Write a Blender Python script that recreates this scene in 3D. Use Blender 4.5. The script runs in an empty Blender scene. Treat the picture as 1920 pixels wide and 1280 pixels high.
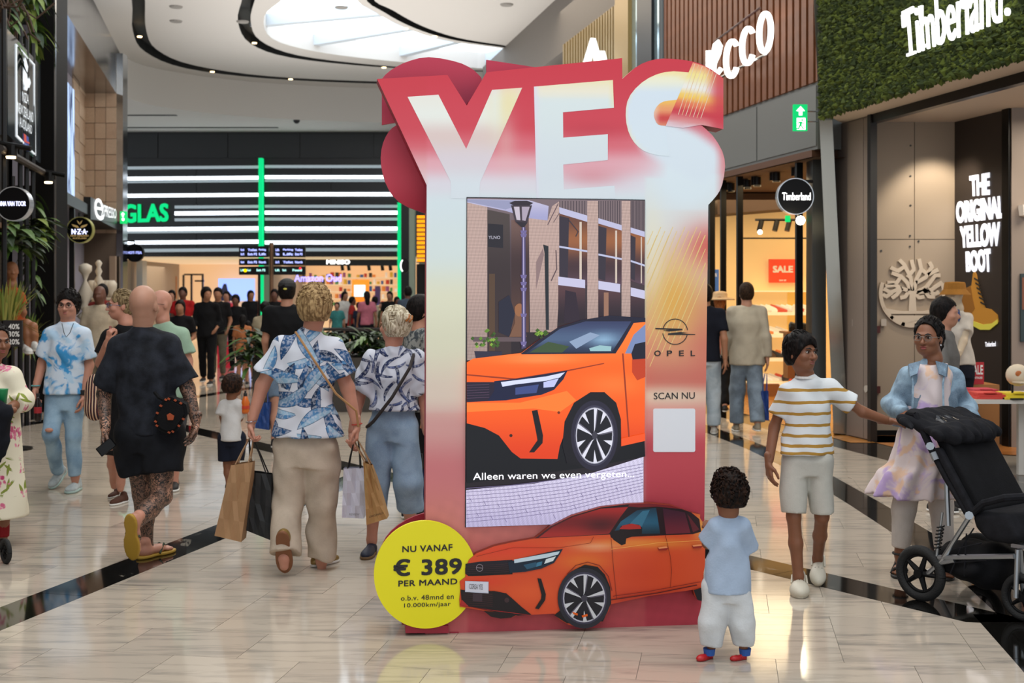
import bpy, math, random
import numpy as np
from mathutils import Vector, Matrix
random.seed(4); RNG = np.random.RandomState(7)
SC = bpy.context.scene; COL = SC.collection
F = 2300.0; HZ = 549.0; CH = 1.65      # focal length in pixels, horizon row, eye height
# ---------------------------------------------------------------- camera
cam = bpy.data.cameras.new('camera'); camo = bpy.data.objects.new('camera', cam); COL.objects.link(camo)
camo.location = (0, 0, CH); camo.rotation_euler = (math.pi/2, 0, 0)
cam.sensor_width = 36; cam.lens = 36*F/1920; cam.shift_y = -(640-HZ)/1920
cam.clip_end = 300; cam.dof.use_dof = True; cam.dof.focus_distance = 6.2; cam.dof.aperture_fstop = 4.2
SC.camera = camo
# ---------------------------------------------------------------- world, lights, exposure
w = bpy.data.worlds.new('sky'); SC.world = w; w.use_nodes = True
bg = w.node_tree.nodes['Background']; bg.inputs[0].default_value = (0.86, 0.93, 1.0, 1); bg.inputs[1].default_value = 0.95
SC.view_settings.view_transform = 'Standard'; SC.view_settings.look = 'None'
SC.view_settings.gamma = 1; SC.view_settings.use_curve_mapping = False; SC.view_settings.exposure = 0.12
def area(name, loc, size, energy, color, rot=(0, 0, 0), sy=None):
    l = bpy.data.lights.new(name, 'AREA'); l.energy = energy; l.color = color; l.size = size
    if sy: l.shape = 'RECTANGLE'; l.size_y = sy
    o = bpy.data.objects.new(name, l); o.location = loc; o.rotation_euler = rot; COL.objects.link(o); return o
def spot(name, loc, tgt, energy, color, ang=60, rad=.05):
    l = bpy.data.lights.new(name, 'SPOT'); l.energy = energy; l.color = color; l.spot_size = math.radians(ang); l.spot_blend = .6; l.shadow_soft_size = rad
    o = bpy.data.objects.new(name, l); o.location = loc
    o.rotation_euler = (Vector(tgt)-Vector(loc)).to_track_quat('-Z', 'Y').to_euler(); COL.objects.link(o); return o
area('ceiling_daylight', (0, 4.5, 7.8), 7, 420, (1, .96, .9), sy=8)
area('corridor_warm_fill', (-1, 19, 7.6), 6, 480, (1, .88, .72), sy=14)  # unseen warm fill added over the corridor to warm the floor's tone
area('ceiling_fill_uplight', (-3, 27, 5.0), 9, 420, (1, .97, .93), rot=(math.pi, 0, 0), sy=12)  # fill light added below the ceiling, pointing up to brighten the plaster
SC.cycles.max_bounces = 6; SC.cycles.diffuse_bounces = 3; SC.cycles.glossy_bounces = 3; SC.cycles.transmission_bounces = 4; SC.cycles.transparent_max_bounces = 8
SC.cycles.caustics_reflective = False; SC.cycles.caustics_refractive = False; SC.cycles.sample_clamp_indirect = 4
SC.cycles.use_denoising = True
# ---------------------------------------------------------------- helpers
def P(px, py, Y): return Vector(((px-960)*Y/F, Y, CH-(py-HZ)*Y/F))
def G(px, py):
    Y = F*CH/(py-HZ); return Vector(((px-960)*Y/F, Y, 0))
def lin(c):
    if isinstance(c, str): c = tuple(int(c[i:i+2], 16)/255 for i in (0, 2, 4))
    if max(c[:3]) > 1.001: c = [x/255 for x in c[:3]]
    return tuple((x/12.92 if x <= .04045 else ((x+.055)/1.055)**2.4) for x in c[:3])
MATS = {}
def mat(name, col='808080', rough=.5, metal=0, em=0, emc=None, spec=None, bump=0, bscale=40, var=0, vscale=8, alpha=None, sss=0, coat=0, stretch=None, vcol=None):
    if name in MATS: return MATS[name]
    m = bpy.data.materials.new(name); m.use_nodes = True; nt = m.node_tree; b = nt.nodes['Principled BSDF']
    c = lin(col); b.inputs['Base Color'].default_value = (*c, 1); b.inputs['Roughness'].default_value = rough; b.inputs['Metallic'].default_value = metal
    if em: b.inputs['Emission Color'].default_value = (*lin(emc or col), 1); b.inputs['Emission Strength'].default_value = em
    if spec is not None: b.inputs['Specular IOR Level'].default_value = spec
    if coat: b.inputs['Coat Weight'].default_value = coat; b.inputs['Coat Roughness'].default_value = .08
    if sss: b.inputs['Subsurface Weight'].default_value = sss; b.inputs['Subsurface Radius'].default_value = (.02, .008, .004); b.inputs['Subsurface Scale'].default_value = 1
    if alpha is not None: b.inputs['Alpha'].default_value = alpha
    if bump or var:
        tc = nt.nodes.new('ShaderNodeTexCoord'); src = tc.outputs['Object']
        if stretch:
            mp = nt.nodes.new('ShaderNodeMapping'); mp.inputs['Scale'].default_value = stretch; nt.links.new(src, mp.inputs[0]); src = mp.outputs[0]
    if var:
        n = nt.nodes.new('ShaderNodeTexNoise'); n.inputs['Scale'].default_value = vscale; n.inputs['Detail'].default_value = 4; nt.links.new(src, n.inputs['Vector'])
        r = nt.nodes.new('ShaderNodeValToRGB'); nt.links.new(n.outputs[0], r.inputs[0])
        v2 = lin(vcol) if vcol else tuple(x*(1-var) for x in c)
        r.color_ramp.elements[0].position = .35; r.color_ramp.elements[0].color = (*v2, 1)
        r.color_ramp.elements[1].position = .65; r.color_ramp.elements[1].color = (*(c if vcol else tuple(min(1, x*(1+var)) for x in c)), 1)
        nt.links.new(r.outputs[0], b.inputs['Base Color'])
    if bump:
        n = nt.nodes.new('ShaderNodeTexNoise'); n.inputs['Scale'].default_value = bscale; n.inputs['Detail'].default_value = 5; nt.links.new(src, n.inputs['Vector'])
        bp = nt.nodes.new('ShaderNodeBump'); bp.inputs['Strength'].default_value = bump; bp.inputs['Distance'].default_value = .02
        nt.links.new(n.outputs[0], bp.inputs['Height']); nt.links.new(bp.outputs[0], b.inputs['Normal'])
    MATS[name] = m; return m
def glow(name, col, s): return mat(name, col, .5, em=s, spec=0)
def matv(name, rough=.5, em=0, spec=.5, bump=0):            # colour read from the mesh's printed colours
    if name in MATS: return MATS[name]
    m = bpy.data.materials.new(name); m.use_nodes = True; nt = m.node_tree; b = nt.nodes['Principled BSDF']
    a = nt.nodes.new('ShaderNodeVertexColor'); a.layer_name = 'Col'; nt.links.new(a.outputs[0], b.inputs['Base Color'])
    b.inputs['Roughness'].default_value = rough; b.inputs['Specular IOR Level'].default_value = spec
    if em:
        nt.links.new(a.outputs[0], b.inputs['Emission Color']); b.inputs['Emission Strength'].default_value = em
        b.inputs['Base Color'].default_value = (0, 0, 0, 1)
        for l in list(nt.links):
            if l.to_socket == b.inputs['Base Color']: nt.links.remove(l)
    MATS[name] = m; return m
class MB:
    def __init__(s): s.v = []; s.f = []; s.c = []; s.mi = []; s.m = 0
    def add(s, vs, fs, col=None):
        o = len(s.v); s.v += [tuple(v) for v in vs]; s.f += [tuple(i+o for i in f) for f in fs]; s.mi += [s.m]*len(fs)
        if col is not None: s.c += ([col]*len(vs) if not isinstance(col, list) else col)
        return s
    def box(s, c, d, R=None):
        vs = [Vector((x*d[0]/2, y*d[1]/2, z*d[2]/2)) for x in (-1, 1) for y in (-1, 1) for z in (-1, 1)]
        if R is not None: vs = [R @ v for v in vs]
        c = Vector(c); return s.add([v+c for v in vs], [(0, 1, 3, 2), (4, 6, 7, 5), (0, 4, 5, 1), (2, 3, 7, 6), (0, 2, 6, 4), (1, 5, 7, 3)])
    def bbox(s, a, b): return s.box([(a[i]+b[i])/2 for i in range(3)], [abs(b[i]-a[i]) for i in range(3)])
    def hexa(s, q, r):      # q, r: matching quads front and back
        return s.add(list(q)+list(r), [(0, 1, 2, 3), (7, 6, 5, 4), (0, 4, 5, 1), (1, 5, 6, 2), (2, 6, 7, 3), (3, 7, 4, 0)])
    def tube(s, pts, r, n=10, cap=True, sc=None):
        pts = [Vector(p) for p in pts]; rr = r if isinstance(r, (list, tuple)) else [r]*len(pts); vs = []; fs = []; up = Vector((0, 0, 1)); pv = None
        for i, p in enumerate(pts):
            t = (pts[min(i+1, len(pts)-1)]-pts[max(i-1, 0)])
            t = t.normalized() if t.length > 1e-9 else Vector((0, 0, 1))
            if pv is None:
                a = t.cross(up); a = a if a.length > .1 else t.cross(Vector((1, 0, 0)))
            else: a = pv - t*pv.dot(t)
            a.normalize(); pv = a; b = t.cross(a)
            for k in range(n):
                q = 2*math.pi*k/n; vs.append(p+(a*math.cos(q)+b*math.sin(q))*rr[i])
        for i in range(len(pts)-1):
            for k in range(n): fs.append((i*n+k, i*n+(k+1) % n, (i+1)*n+(k+1) % n, (i+1)*n+k))
        if cap: fs += [tuple(range(n))[::-1], tuple(range((len(pts)-1)*n, len(pts)*n))]
        return s.add(vs, fs)
    def lathe(s, o, prof, n=16, axis=None, sx=1, sy=1):
        o = Vector(o); vs = []; fs = []; R = Vector((0, 0, 1)).rotation_difference(Vector(axis)).to_matrix() if axis is not None else Matrix.Identity(3)
        for (r, z) in prof:
            for k in range(n):
                q = 2*math.pi*k/n; vs.append(o+R @ Vector((r*math.cos(q)*sx, r*math.sin(q)*sy, z)))
        for i in range(len(prof)-1):
            for k in range(n): fs.append((i*n+k, i*n+(k+1) % n, (i+1)*n+(k+1) % n, (i+1)*n+k))
        fs += [tuple(range(n))[::-1], tuple(range((len(prof)-1)*n, len(prof)*n))]
        return s.add(vs, fs)
    def ell(s, c, r, n=14, m=9, R=None):
        vs = []; fs = []; c = Vector(c)
        for i in range(m+1):
            t = math.pi*(i+.001)/(m+.002)
            for k in range(n):
                q = 2*math.pi*k/n; v = Vector((math.sin(t)*math.cos(q)*r[0], math.sin(t)*math.sin(q)*r[1], math.cos(t)*r[2]))
                vs.append(c+(R @ v if R is not None else v))
        for i in range(m):
            for k in range(n): fs.append((i*n+k, (i+1)*n+k, (i+1)*n+(k+1) % n, i*n+(k+1) % n))
        return s.add(vs, fs)
    def prism(s, fr, poly, n0, n1, col=None):    # poly in frame coordinates, from depth n0 (back) to n1 (front)
        k = len(poly); vs = [fr.p(u, v, n1) for u, v in poly]+[fr.p(u, v, n0) for u, v in poly]
        fs = [tuple(range(k)), tuple(range(2*k-1, k-1, -1))]+[(i, i+k, (i+1) % k+k, (i+1) % k) for i in range(k)]
        return s.add(vs, fs, col)
    def build(s, name, m, parent=None, smooth=False, org=None, kind=None):
        me = bpy.data.meshes.new(name); org = Vector(org) if org is not None else (Vector(np.mean(np.array(s.v), axis=0)) if parent is None else Vector((0, 0, 0)))
        if parent is not None: org = parent.matrix_world_org if False else ORG[parent.name]
        vv = np.array(s.v, dtype=float)-np.array(org)
        me.from_pydata(vv.tolist(), [], s.f)
        for x in (m if isinstance(m, (list, tuple)) else [m]): me.materials.append(x)
        if isinstance(m, (list, tuple)): me.polygons.foreach_set('material_index', s.mi)
        if s.c:
            ca = me.color_attributes.new('Col', 'FLOAT_COLOR', 'POINT')
            ca.data.foreach_set('color', np.array([(*c, 1) for c in s.c], dtype=np.float32).ravel())
        if smooth: me.polygons.foreach_set('use_smooth', [True]*len(me.polygons))
        me.update(); o = bpy.data.objects.new(name, me); COL.objects.link(o)
        if parent is not None: o.parent = parent
        else: o.location = org
        ORG[o.name] = org
        if kind: o['kind'] = kind
        return o
ORG = {}
def thing(name, loc, label=None, cat=None, group=None):
    o = bpy.data.objects.new(name, None); COL.objects.link(o); o.location = loc; o.empty_display_size = .1; ORG[o.name] = Vector(loc); tag(o, label, cat, group); return o
def tag(o, label=None, cat=None, group=None, kind=None):
    if label: o['label'] = label
    if cat: o['category'] = cat
    if group: o['group'] = group
    if kind: o['kind'] = kind
    return o
def struct(mb, name, m, **k):
    o = mb.build(name, m, **k); o['kind'] = 'structure'; return o
class Frame:
    def __init__(s, O, U, V=(0, 0, 1)):
        s.O = Vector(O); s.U = Vector(U).normalized(); s.V = Vector(V).normalized(); s.N = s.U.cross(s.V)
    def p(s, u, v, n=0): return s.O+s.U*u+s.V*v+s.N*n
    def hit(s, px, py, n=0):
        d = Vector(((px-960)/F, 1, -(py-HZ)/F)); c = Vector((0, 0, CH)); o = s.O+s.N*n
        t = (o-c).dot(s.N)/d.dot(s.N); q = c+d*t-s.O
        return (q.dot(s.U), q.dot(s.V))
    def hits(s, pts, n=0): return [s.hit(*p, n) for p in pts]
    def w(s, px, py, n=0): u, v = s.hit(px, py, n); return s.p(u, v, n)
CD = Vector((-.2165, .9763, 0)).normalized()     # the corridor's direction
def LW(u): return Frame((u, 0, 0), CD)            # left wall (faces right) at lateral offset u
def RW(u): return Frame((u, 0, 0), -CD)           # right wall (faces left)
def FW(Y): return Frame((0, Y, 0), (1, 0, 0))     # frontal wall
_tc = {}
def text_geo(s, bold=0, spacing=1, res=3):
    key = (s, spacing)
    if key in _tc: return _tc[key]
    c = bpy.data.curves.new('t', 'FONT'); c.body = s; c.size = 1; c.space_character = spacing; c.resolution_u = res; c.fill_mode = 'FRONT'; c.space_line = .95; c.align_x = 'CENTER'
    o = bpy.data.objects.new('t', c); COL.objects.link(o); dg = bpy.context.evaluated_depsgraph_get()
    me = bpy.data.meshes.new_from_object(o.evaluated_get(dg)); v = np.array([x.co[:2] for x in me.vertices]); f = [tuple(p.vertices) for p in me.polygons]
    bpy.data.objects.remove(o); bpy.data.curves.remove(c); bpy.data.meshes.remove(me)
    v -= v.min(0); e = np.maximum(v.max(0), 1e-6); _tc[key] = (v/e, f, e); return _tc[key]
def text(mb, s, fr, quad, n, thick=0, bold=0, spacing=1, px=True, col=None):
    """lettering stretched over quad (top-left, top-right, bottom-right, bottom-left) of frame fr"""
    v, f, em = text_geo(s, 0, spacing); q = [Vector((*(fr.hit(*p, n) if px else p), 0)) for p in quad]
    def mp(a, b, nn): w_ = (q[3]*(1-a)+q[2]*a)*(1-b)+(q[0]*(1-a)+q[1]*a)*b; return fr.p(w_.x, w_.y, nn)
    dx, dy = bold*.8/em[0], bold*.8/em[1]; v = v*(1-2*V2(dx, dy))+V2(dx, dy)
    for i, (sx, sy) in enumerate(((0, 0), (1, 1), (1, -1), (-1, 1), (-1, -1)) if bold else ((0, 0),)):
        vs = [mp(a+sx*dx, b+sy*dy, n+i*.00004) for a, b in v]; k = len(vs); fs = list(f)
        if thick:
            vs += [mp(a+sx*dx, b+sy*dy, n-thick) for a, b in v]; ed = {}
            for t in f:
                for j in range(len(t)): ed[(t[j], t[(j+1) % len(t)])] = 1
            fs += [(a, a+k, b+k, b) for (a, b) in ed if (b, a) not in ed]
        mb.add(vs, fs, col)
    return mb
def V2(a, b): return np.array([a, b])
def rect(x0, y0, x1, y1): return [(x0, y0), (x1, y0), (x1, y1), (x0, y1)]
def copy_obj(o, parent=None):
    c = o.copy(); COL.objects.link(c)
    if parent is not None: c.parent = parent
    for ch in list(o.children): copy_obj(ch, c)
    return c
def circ(cx, cy, rx, ry=None, n=40, a0=0, a1=360):
    ry = ry or rx; return [(cx+rx*math.cos(math.radians(a0+(a1-a0)*i/(n if a1-a0 >= 360 else n-1))), cy+ry*math.sin(math.radians(a0+(a1-a0)*i/(n if a1-a0 >= 360 else n-1)))) for i in range(n)]
# ================================================================ floor
def marble(name, base, vein, dark=False):
    if name in MATS: return MATS[name]
    m = bpy.data.materials.new(name); m.use_nodes = True; nt = m.node_tree; b = nt.nodes['Principled BSDF']
    g = nt.nodes.new('ShaderNodeNewGeometry'); mp = nt.nodes.new('ShaderNodeMapping'); mp.inputs['Scale'].default_value = (1.2, 9, 1) if not dark else (2, 2, 1); mp.inputs['Rotation'].default_value = (0, 0, .15)
    oi = nt.nodes.new('ShaderNodeObjectInfo'); ad = nt.nodes.new('ShaderNodeVectorMath'); ad.operation = 'ADD'; mu = nt.nodes.new('ShaderNodeVectorMath'); mu.operation = 'SCALE'; mu.inputs['Scale'].default_value = 13
    nt.links.new(oi.outputs['Random'], mu.inputs[0]); nt.links.new(g.outputs['Position'], ad.inputs[0]); nt.links.new(mu.outputs[0], ad.inputs[1])
    nt.links.new(ad.outputs[0], mp.inputs[0])
    n = nt.nodes.new('ShaderNodeTexNoise'); n.inputs['Scale'].default_value = 1.6; n.inputs['Detail'].default_value = 8; n.inputs['Roughness'].default_value = .62; n.inputs['Distortion'].default_value = .6
    nt.links.new(mp.outputs[0], n.inputs['Vector'])
    r = nt.nodes.new('ShaderNodeValToRGB'); nt.links.new(n.outputs[0], r.inputs[0]); e = r.color_ramp.elements
    if dark: e[0].position = .3; e[0].color = (*lin(base), 1); e[1].position = .72; e[1].color = (*lin(base), 1); x = r.color_ramp.elements.new(.69); x.color = (*lin(vein), 1); y = r.color_ramp.elements.new(.66); y.color = (*lin(base), 1)
    else:
        e[0].position = .28; e[0].color = (*lin(vein), 1); e[1].position = .52; e[1].color = (*lin(base), 1)
    mx = nt.nodes.new('ShaderNodeMix'); mx.data_type = 'RGBA'; mx.blend_type = 'MULTIPLY'; mx.inputs[0].default_value = 1
    r2 = nt.nodes.new('ShaderNodeValToRGB'); r2.color_ramp.elements[0].color = (.86, .86, .87, 1); nt.links.new(oi.outputs['Random'], r2.inputs[0])
    nt.links.new(r.outputs[0], mx.inputs[6]); nt.links.new(r2.outputs[0], mx.inputs[7]); nt.links.new(mx.outputs[2], b.inputs['Base Color'])
    b.inputs['Roughness'].default_value = .1 if not dark else .06; b.inputs['Specular IOR Level'].default_value = .75; b.inputs['IOR'].default_value = 1.6
    MATS[name] = m; return m
M_MARB = marble('polished_white_marble', 'c2b5a4', '918a80'); M_BLK = marble('polished_black_marble', '12110f', '8a8275', True)
M_GROUT = mat('grout', '7d766c', .7)
def clip(poly, a, b, c, keep=1):     # keep points with a*x+b*y+c >= 0 (keep=1)
    out = []; k = len(poly)
    for i in range(k):
        p, q = poly[i], poly[(i+1) % k]; dp = (a*p[0]+b*p[1]+c)*keep; dq = (a*q[0]+b*q[1]+c)*keep
        if dp >= 0: out.append(p)
        if (dp >= 0) != (dq >= 0): t = dp/(dp-dq); out.append((p[0]+(q[0]-p[0])*t, p[1]+(q[1]-p[1])*t))
    return out
def area2(p): return abs(sum(p[i][0]*p[(i+1) % len(p)][1]-p[(i+1) % len(p)][0]*p[i][1] for i in range(len(p))))/2
class Strip:
    def __init__(s, A, B, w, lo=None, hi=None): # half planes of a straight strip from A to B, width w, limited in Y
        d = (Vector(B)-Vector(A)).normalized(); s.n = (-d.y, d.x); s.c = -(s.n[0]*A[0]+s.n[1]*A[1]); s.w = w/2; s.lo = lo; s.hi = hi; s.d = d
    def regions(s): # constraints for inside
        r = [(s.n[0], s.n[1], s.c+s.w), (-s.n[0], -s.n[1], -s.c+s.w)]
        if s.lo is not None: r.append((0, 1, -s.lo))
        if s.hi is not None: r.append((0, -1, s.hi))
        return r
def split(polys, cons):
    ins, outs = [], []
    for p in polys:
        cur = p
        for (a, b, c) in cons:
            if len(cur) < 3: break
            o = clip(cur, a, b, c, -1)
            if len(o) >= 3 and area2(o) > 1e-5: outs.append(o)
            cur = clip(cur, a, b, c, 1)
        if len(cur) >= 3 and area2(cur) > 1e-5: ins.append(cur)
    return ins, outs
# dark bands laid in the floor
arc = [(2.10, 16.6), (2.44, 14.4), (2.62, 13.0), (2.76, 11.0), (2.765, 9.4), (2.75, 8.2), (2.74, 7.3), (2.63, 6.3), (2.50, 5.4), (2.34, 4.4)]
bands = [Strip((-6.9, 18.97), (1.45, 7.53), .29, 6.15, 19), Strip((-3.16, 4.0), (-1.3, 11.3), .29, 4, 11.25), Strip((-6.5, 14.0), (-3.4, 25.5), .26, 14, 26), Strip((6.7, 0), (6.7-.2217*20, 20), .62)]
for i in range(len(arc)-1): bands.append(Strip(arc[i], arc[i+1], .27+(.25 if i > 6 else 0), arc[i+1][1], arc[i][1]))
ta = Vector((.17, .985, 0)).normalized(); tb = Vector((ta.y, -ta.x, 0))
def tile_xy(a, b): q = ta*a+tb*b; return (q.x, q.y)
fl = MB(); fl.bbox((-16, 2.5, -.06), (14, 46, -.0045)); floor = struct(fl, 'floor', M_GROUT, org=(0, 0, 0))
light, dark = [], []
RH, TW = .40, .60
for i in range(6, 58):
    off = (.3 if (i*7) % 3 == 1 else 0)
    for j in range(-22, 22):
        a0, a1 = i*RH+.05, (i+1)*RH+.05; b0, b1 = j*TW+off-.07, (j+1)*TW+off-.07; g = .0012
        p = [tile_xy(a0+g, b0+g), tile_xy(a0+g, b1-g), tile_xy(a1-g, b1-g), tile_xy(a1-g, b0+g)]
        cx, cy = np.mean(p, axis=0)
        if cy < 3.6 or cy > 22 or abs(cx/cy) > .52: continue
        outs = [p]
        for s in bands:
            if s is bands[3]: continue
            _, outs = split(outs, s.regions())
        _, outs = split(outs, [(1, .2217, -6.38)]) if True else (0, outs)
        for o in outs:
            if area2(o) > .0015: light.append(o)
def wedge(L, step=.9):
    for s in bands:
        lo = s.lo if s.lo is not None else 4; hi = s.hi if s.hi is not None else 20
        if s is bands[3]:
            for k in range(18):
                y0, y1 = 4+k*.9, 4+(k+1)*.9-.004; L.append([(6.38-.2217*y0, y0), (7.02-.2217*y0, y0), (7.02-.2217*y1, y1), (6.38-.2217*y1, y1)])
            continue
        tmin = -40
        for k in range(90):
            # piece across the strip
            base = Vector((-s.n[0]*s.c, -s.n[1]*s.c)); d = Vector((s.d.x, s.d.y)); nn = Vector(s.n)
            a = base+d*(tmin+k*step); b = base+d*(tmin+(k+1)*step-.004)
            p = [tuple(a-nn*s.w), tuple(b-nn*s.w), tuple(b+nn*s.w), tuple(a+nn*s.w)]
            if s.lo is not None: p = clip(p, 0, 1, -lo)
            if len(p) > 2 and s.hi is not None: p = clip(p, 0, -1, hi)
            if len(p) > 2 and s is bands[1]: p = clip(p, -bands[0].n[0], -bands[0].n[1], -bands[0].c-bands[0].w, 1) if (bands[0].n[0]*-2.6+bands[0].n[1]*6+bands[0].c) < 0 else clip(p, bands[0].n[0], bands[0].n[1], bands[0].c-bands[0].w, 1)
            if len(p) > 2 and area2(p) > .002: L.append(p)
wedge(dark)
def slab(mb, p, h=0, dep=.02):
    # counter clockwise
    s_ = sum(p[i][0]*p[(i+1) % len(p)][1]-p[(i+1) % len(p)][0]*p[i][1] for i in range(len(p)))
    if s_ < 0: p = p[::-1]
    k = len(p); vs = [(x, y, h) for x, y in p]+[(x, y, h-dep) for x, y in p]
    mb.add(vs, [tuple(range(k))]+[(i, i+k, (i+1) % k+k, (i+1) % k) for i in range(k)])
def vis(p):
    c = np.mean(p, axis=0); return c[1] > 4.6 and abs(c[0]/c[1]) < .45
light.sort(key=lambda p: (not vis(p), np.mean(p, axis=0)[1])); rest = MB()
for i, p in enumerate(light):
    if i < 285 and vis(p): t = MB(); slab(t, p); t.build('tile', M_MARB, floor)
    else: slab(rest, p)
rest.build('marble_tiles', M_MARB, floor, kind='stuff')
for p in dark:
    t = MB(); slab(t, p, .0006); t.build('dark_tile', M_BLK, floor)
fr_ = MB(); fr_.add([(-16, 22, -.001), (14, 22, -.001), (14, 46, -.001), (-16, 46, -.001)], [(0, 1, 2, 3)]); fr_.build('marble_paving', M_MARB, floor, kind='stuff')
# ================================================================ ceiling
M_CEIL = mat('white_plaster', 'cdc9c4', .8, bump=.02); M_CEILD = mat('black_groove', '070808', .6); M_FASC = mat('fascia_plaster', 'c2beb8', .8)
ZC = 7.95; ZL = 6.9
def cpt(px, py, z=ZC): Y = (z-CH)*F/(HZ-py); return ((px-960)*Y/F, Y)
def smooth(pts, n=40):
    pts = [np.array(p, float) for p in pts]; out = []
    k = len(pts)-1
    for i in range(n+1):
        t = i/n*k; j = min(int(t), k-1); f = t-j
        p0, p1, p2, p3 = pts[max(j-1, 0)], pts[j], pts[j+1], pts[min(j+2, k)]
        out.append(tuple(.5*((2*p1)+(-p0+p2)*f+(2*p0-5*p1+4*p2-p3)*f*f+(-p0+3*p1-3*p2+p3)*f**3)))
    return out
ext = lambda c, p: smooth(p+[cpt(*q) for q in c]+[])
cF = smooth([(-12.6, 20), (-12.9, 25)]+[cpt(*q) for q in [(150, 10), (200, 78), (225, 103), (300, 130), (480, 154), (720, 166), (900, 167)]]+[(3.5, 36.5), (9, 33)])
g1o = smooth([(-6.4, 19), (-7.4, 23)]+[cpt(*q) for q in [(247, 0), (249, 58), (272, 97), (348, 128), (500, 147), (715, 157), (900, 157)]]+[(3.5, 35.2), (9, 31)])
g1i = smooth([(-6.0, 19), (-6.9, 23)]+[cpt(*q) for q in [(272, 0), (274, 56), (294, 93), (362, 122), (505, 143), (715, 153), (900, 154)]]+[(3.4, 34.9), (9, 30.6)])
g2o = smooth([(-3.9, 19), (-5.0, 23)]+[cpt(*q) for q in [(455, -8), (446, 40), (470, 82), (545, 108), (700, 125), (850, 132), (950, 134)]]+[(3.3, 34), (9, 29.5)])
g2i = smooth([(-3.6, 19), (-4.6, 23)]+[cpt(*q) for q in [(480, -8), (470, 38), (488, 76), (560, 104), (705, 122), (850, 130), (950, 132)]]+[(3.2, 33.8), (9, 29.2)])
cO = smooth([(-3.1, 19), (-4.0, 23)]+[cpt(*q) for q in [(535, -8), (496, 30), (510, 72), (590, 96), (710, 112), (850, 124), (950, 128)]]+[(3.1, 33.2), (9, 28.8)])
cI = smooth([(-1.4, 19), (-2.3, 23)]+[cpt(*q) for q in [(668, -8), (705, 24), (760, 52), (830, 75), (920, 88), (1020, 97)]]+[(3.0, 31.5), (6, 30.5), (9, 27.5)])
g3o = smooth([(-1.3, 19), (-2.1, 23)]+[cpt(*q) for q in [(686, -8), (722, 24), (776, 52), (842, 73), (926, 86), (1020, 95.5)]]+[(3.0, 31.2), (6, 30.2), (9, 27.2)])
g3i = smooth([(-.9, 19), (-1.6, 23)]+[cpt(*q) for q in [(702, -8), (738, 20), (792, 49), (855, 70), (932, 83), (1020, 93)]]+[(3.0, 30.9), (6, 29.9), (9, 26.9)])
def band(mb, A, B, z, z2=None):
    k = len(A); z2 = z if z2 is None else z2
    mb.add([(x, y, z) for x, y in A]+[(x, y, z2) for x, y in B], [(i, i+1, k+i+1, k+i) for i in range(k-1)])
ce = MB(); outer = [(-20, y) for x, y in cF[:8]]+[(-20+i*29/(len(cF)-9), 44) for i in range(len(cF)-8)]
for A, B in ((cF, g1o), (g1i, g2o), (g2i, cO)): band(ce, A, B, ZC)
band(ce, cO, cO, ZC, ZC+.45); 
k = len(g3i); ce.add([(x, y, ZC) for x, y in g3i]+[(9, 19, ZC)], [tuple(range(k))+(k,)]); band(ce, cI, g3o, ZC); band(ce, cI, cI, ZC, ZC+.45)
ceiling = struct(ce, 'ceiling', M_CEIL, org=(0, 0, 0), smooth=False)
gr = MB()
for A, B in ((g1o, g1i), (g2o, g2i), (g3o, g3i)): band(gr, A, B, ZC+.25); band(gr, A, A, ZC, ZC+.25); band(gr, B, B, ZC, ZC+.25)
gr.build('shadow_groove', M_CEILD, ceiling)
fa = MB(); band(fa, cF, cF, ZL, ZC); f_ = fa.build('curved_fascia', M_FASC, ceiling, smooth=True)
lo = MB(); lp = [(-20, 20)]+cF+[(9, 44), (-20, 44)]; lo.add([(x, y, ZL) for x, y in lp], [tuple(range(len(lp)))]); lo.build('lower_soffit', M_CEIL, ceiling)
for (x0, x1, y) in ((228, 332, 216), (228, 522, 239)):
    s = MB(); A, B = cpt(x0, y, ZL), cpt(x1, y, ZL); s.bbox((A[0], A[1]-.12, ZL-.015), (B[0], B[1]+.05, ZL-.002)); s.build('slot', M_CEILD, ceiling)
M_SPOTG = glow('warm_pinlight', 'ffd9a0', 6)
for (x, y) in ((262, 68), (477, 80), (560, 47), (398, 134), (545, 148), (760, 53), (815, 68), (720, 126)):
    A = cpt(x, y); s = MB(); s.lathe((A[0], A[1], ZC-.02), [(.06, 0), (.06, .02)], 10); s.build('pinlight', M_SPOTG, ceiling)
for (x, y) in ((950, 8), (640, 13), (330, 39), (330, 12), (455, 40)):
    A = cpt(x, y); s = MB(); s.lathe((A[0], A[1], ZC-.03), [(.13, 0), (.15, .03)], 12); s.build('ceiling_vent', mat('vent_grey', '8f8b86', .7), ceiling)
# skylight beams and the glazing above
bm_ = mat('skylight_beam', 'c9d3dc', .6)
for i, (a, b) in enumerate([((500, 38), (695, 20)), ((565, 80), (745, 50)), ((725, 104), (835, 76)), ((920, 108), (985, 92))]):
    A, B = cpt(*a, ZC+.3), cpt(*b, ZC+.3); s = MB(); A = Vector((*A, ZC+.3)); B = Vector((*B, ZC+.3)); d = (B-A).normalized(); n_ = Vector((-d.y, d.x, 0))*.11; z = Vector((0, 0, .14))
    B = B+d*.6; A = A-d*.4
    s.hexa([A-n_-z, B-n_-z, B-n_+z, A-n_+z], [A+n_-z, B+n_-z, B+n_+z, A+n_+z]); s.build('skylight_beam', bm_, ceiling)
sg = MB(); sg.add([(-9, 18, ZC+.45), (10, 18, ZC+.45), (10, 38, ZC+.45), (-9, 38, ZC+.45)], [(0, 3, 2, 1)]); sg.build('skylight_glazing', glow('bright_daylight', 'eaf5ff', 1.9), ceiling)
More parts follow.
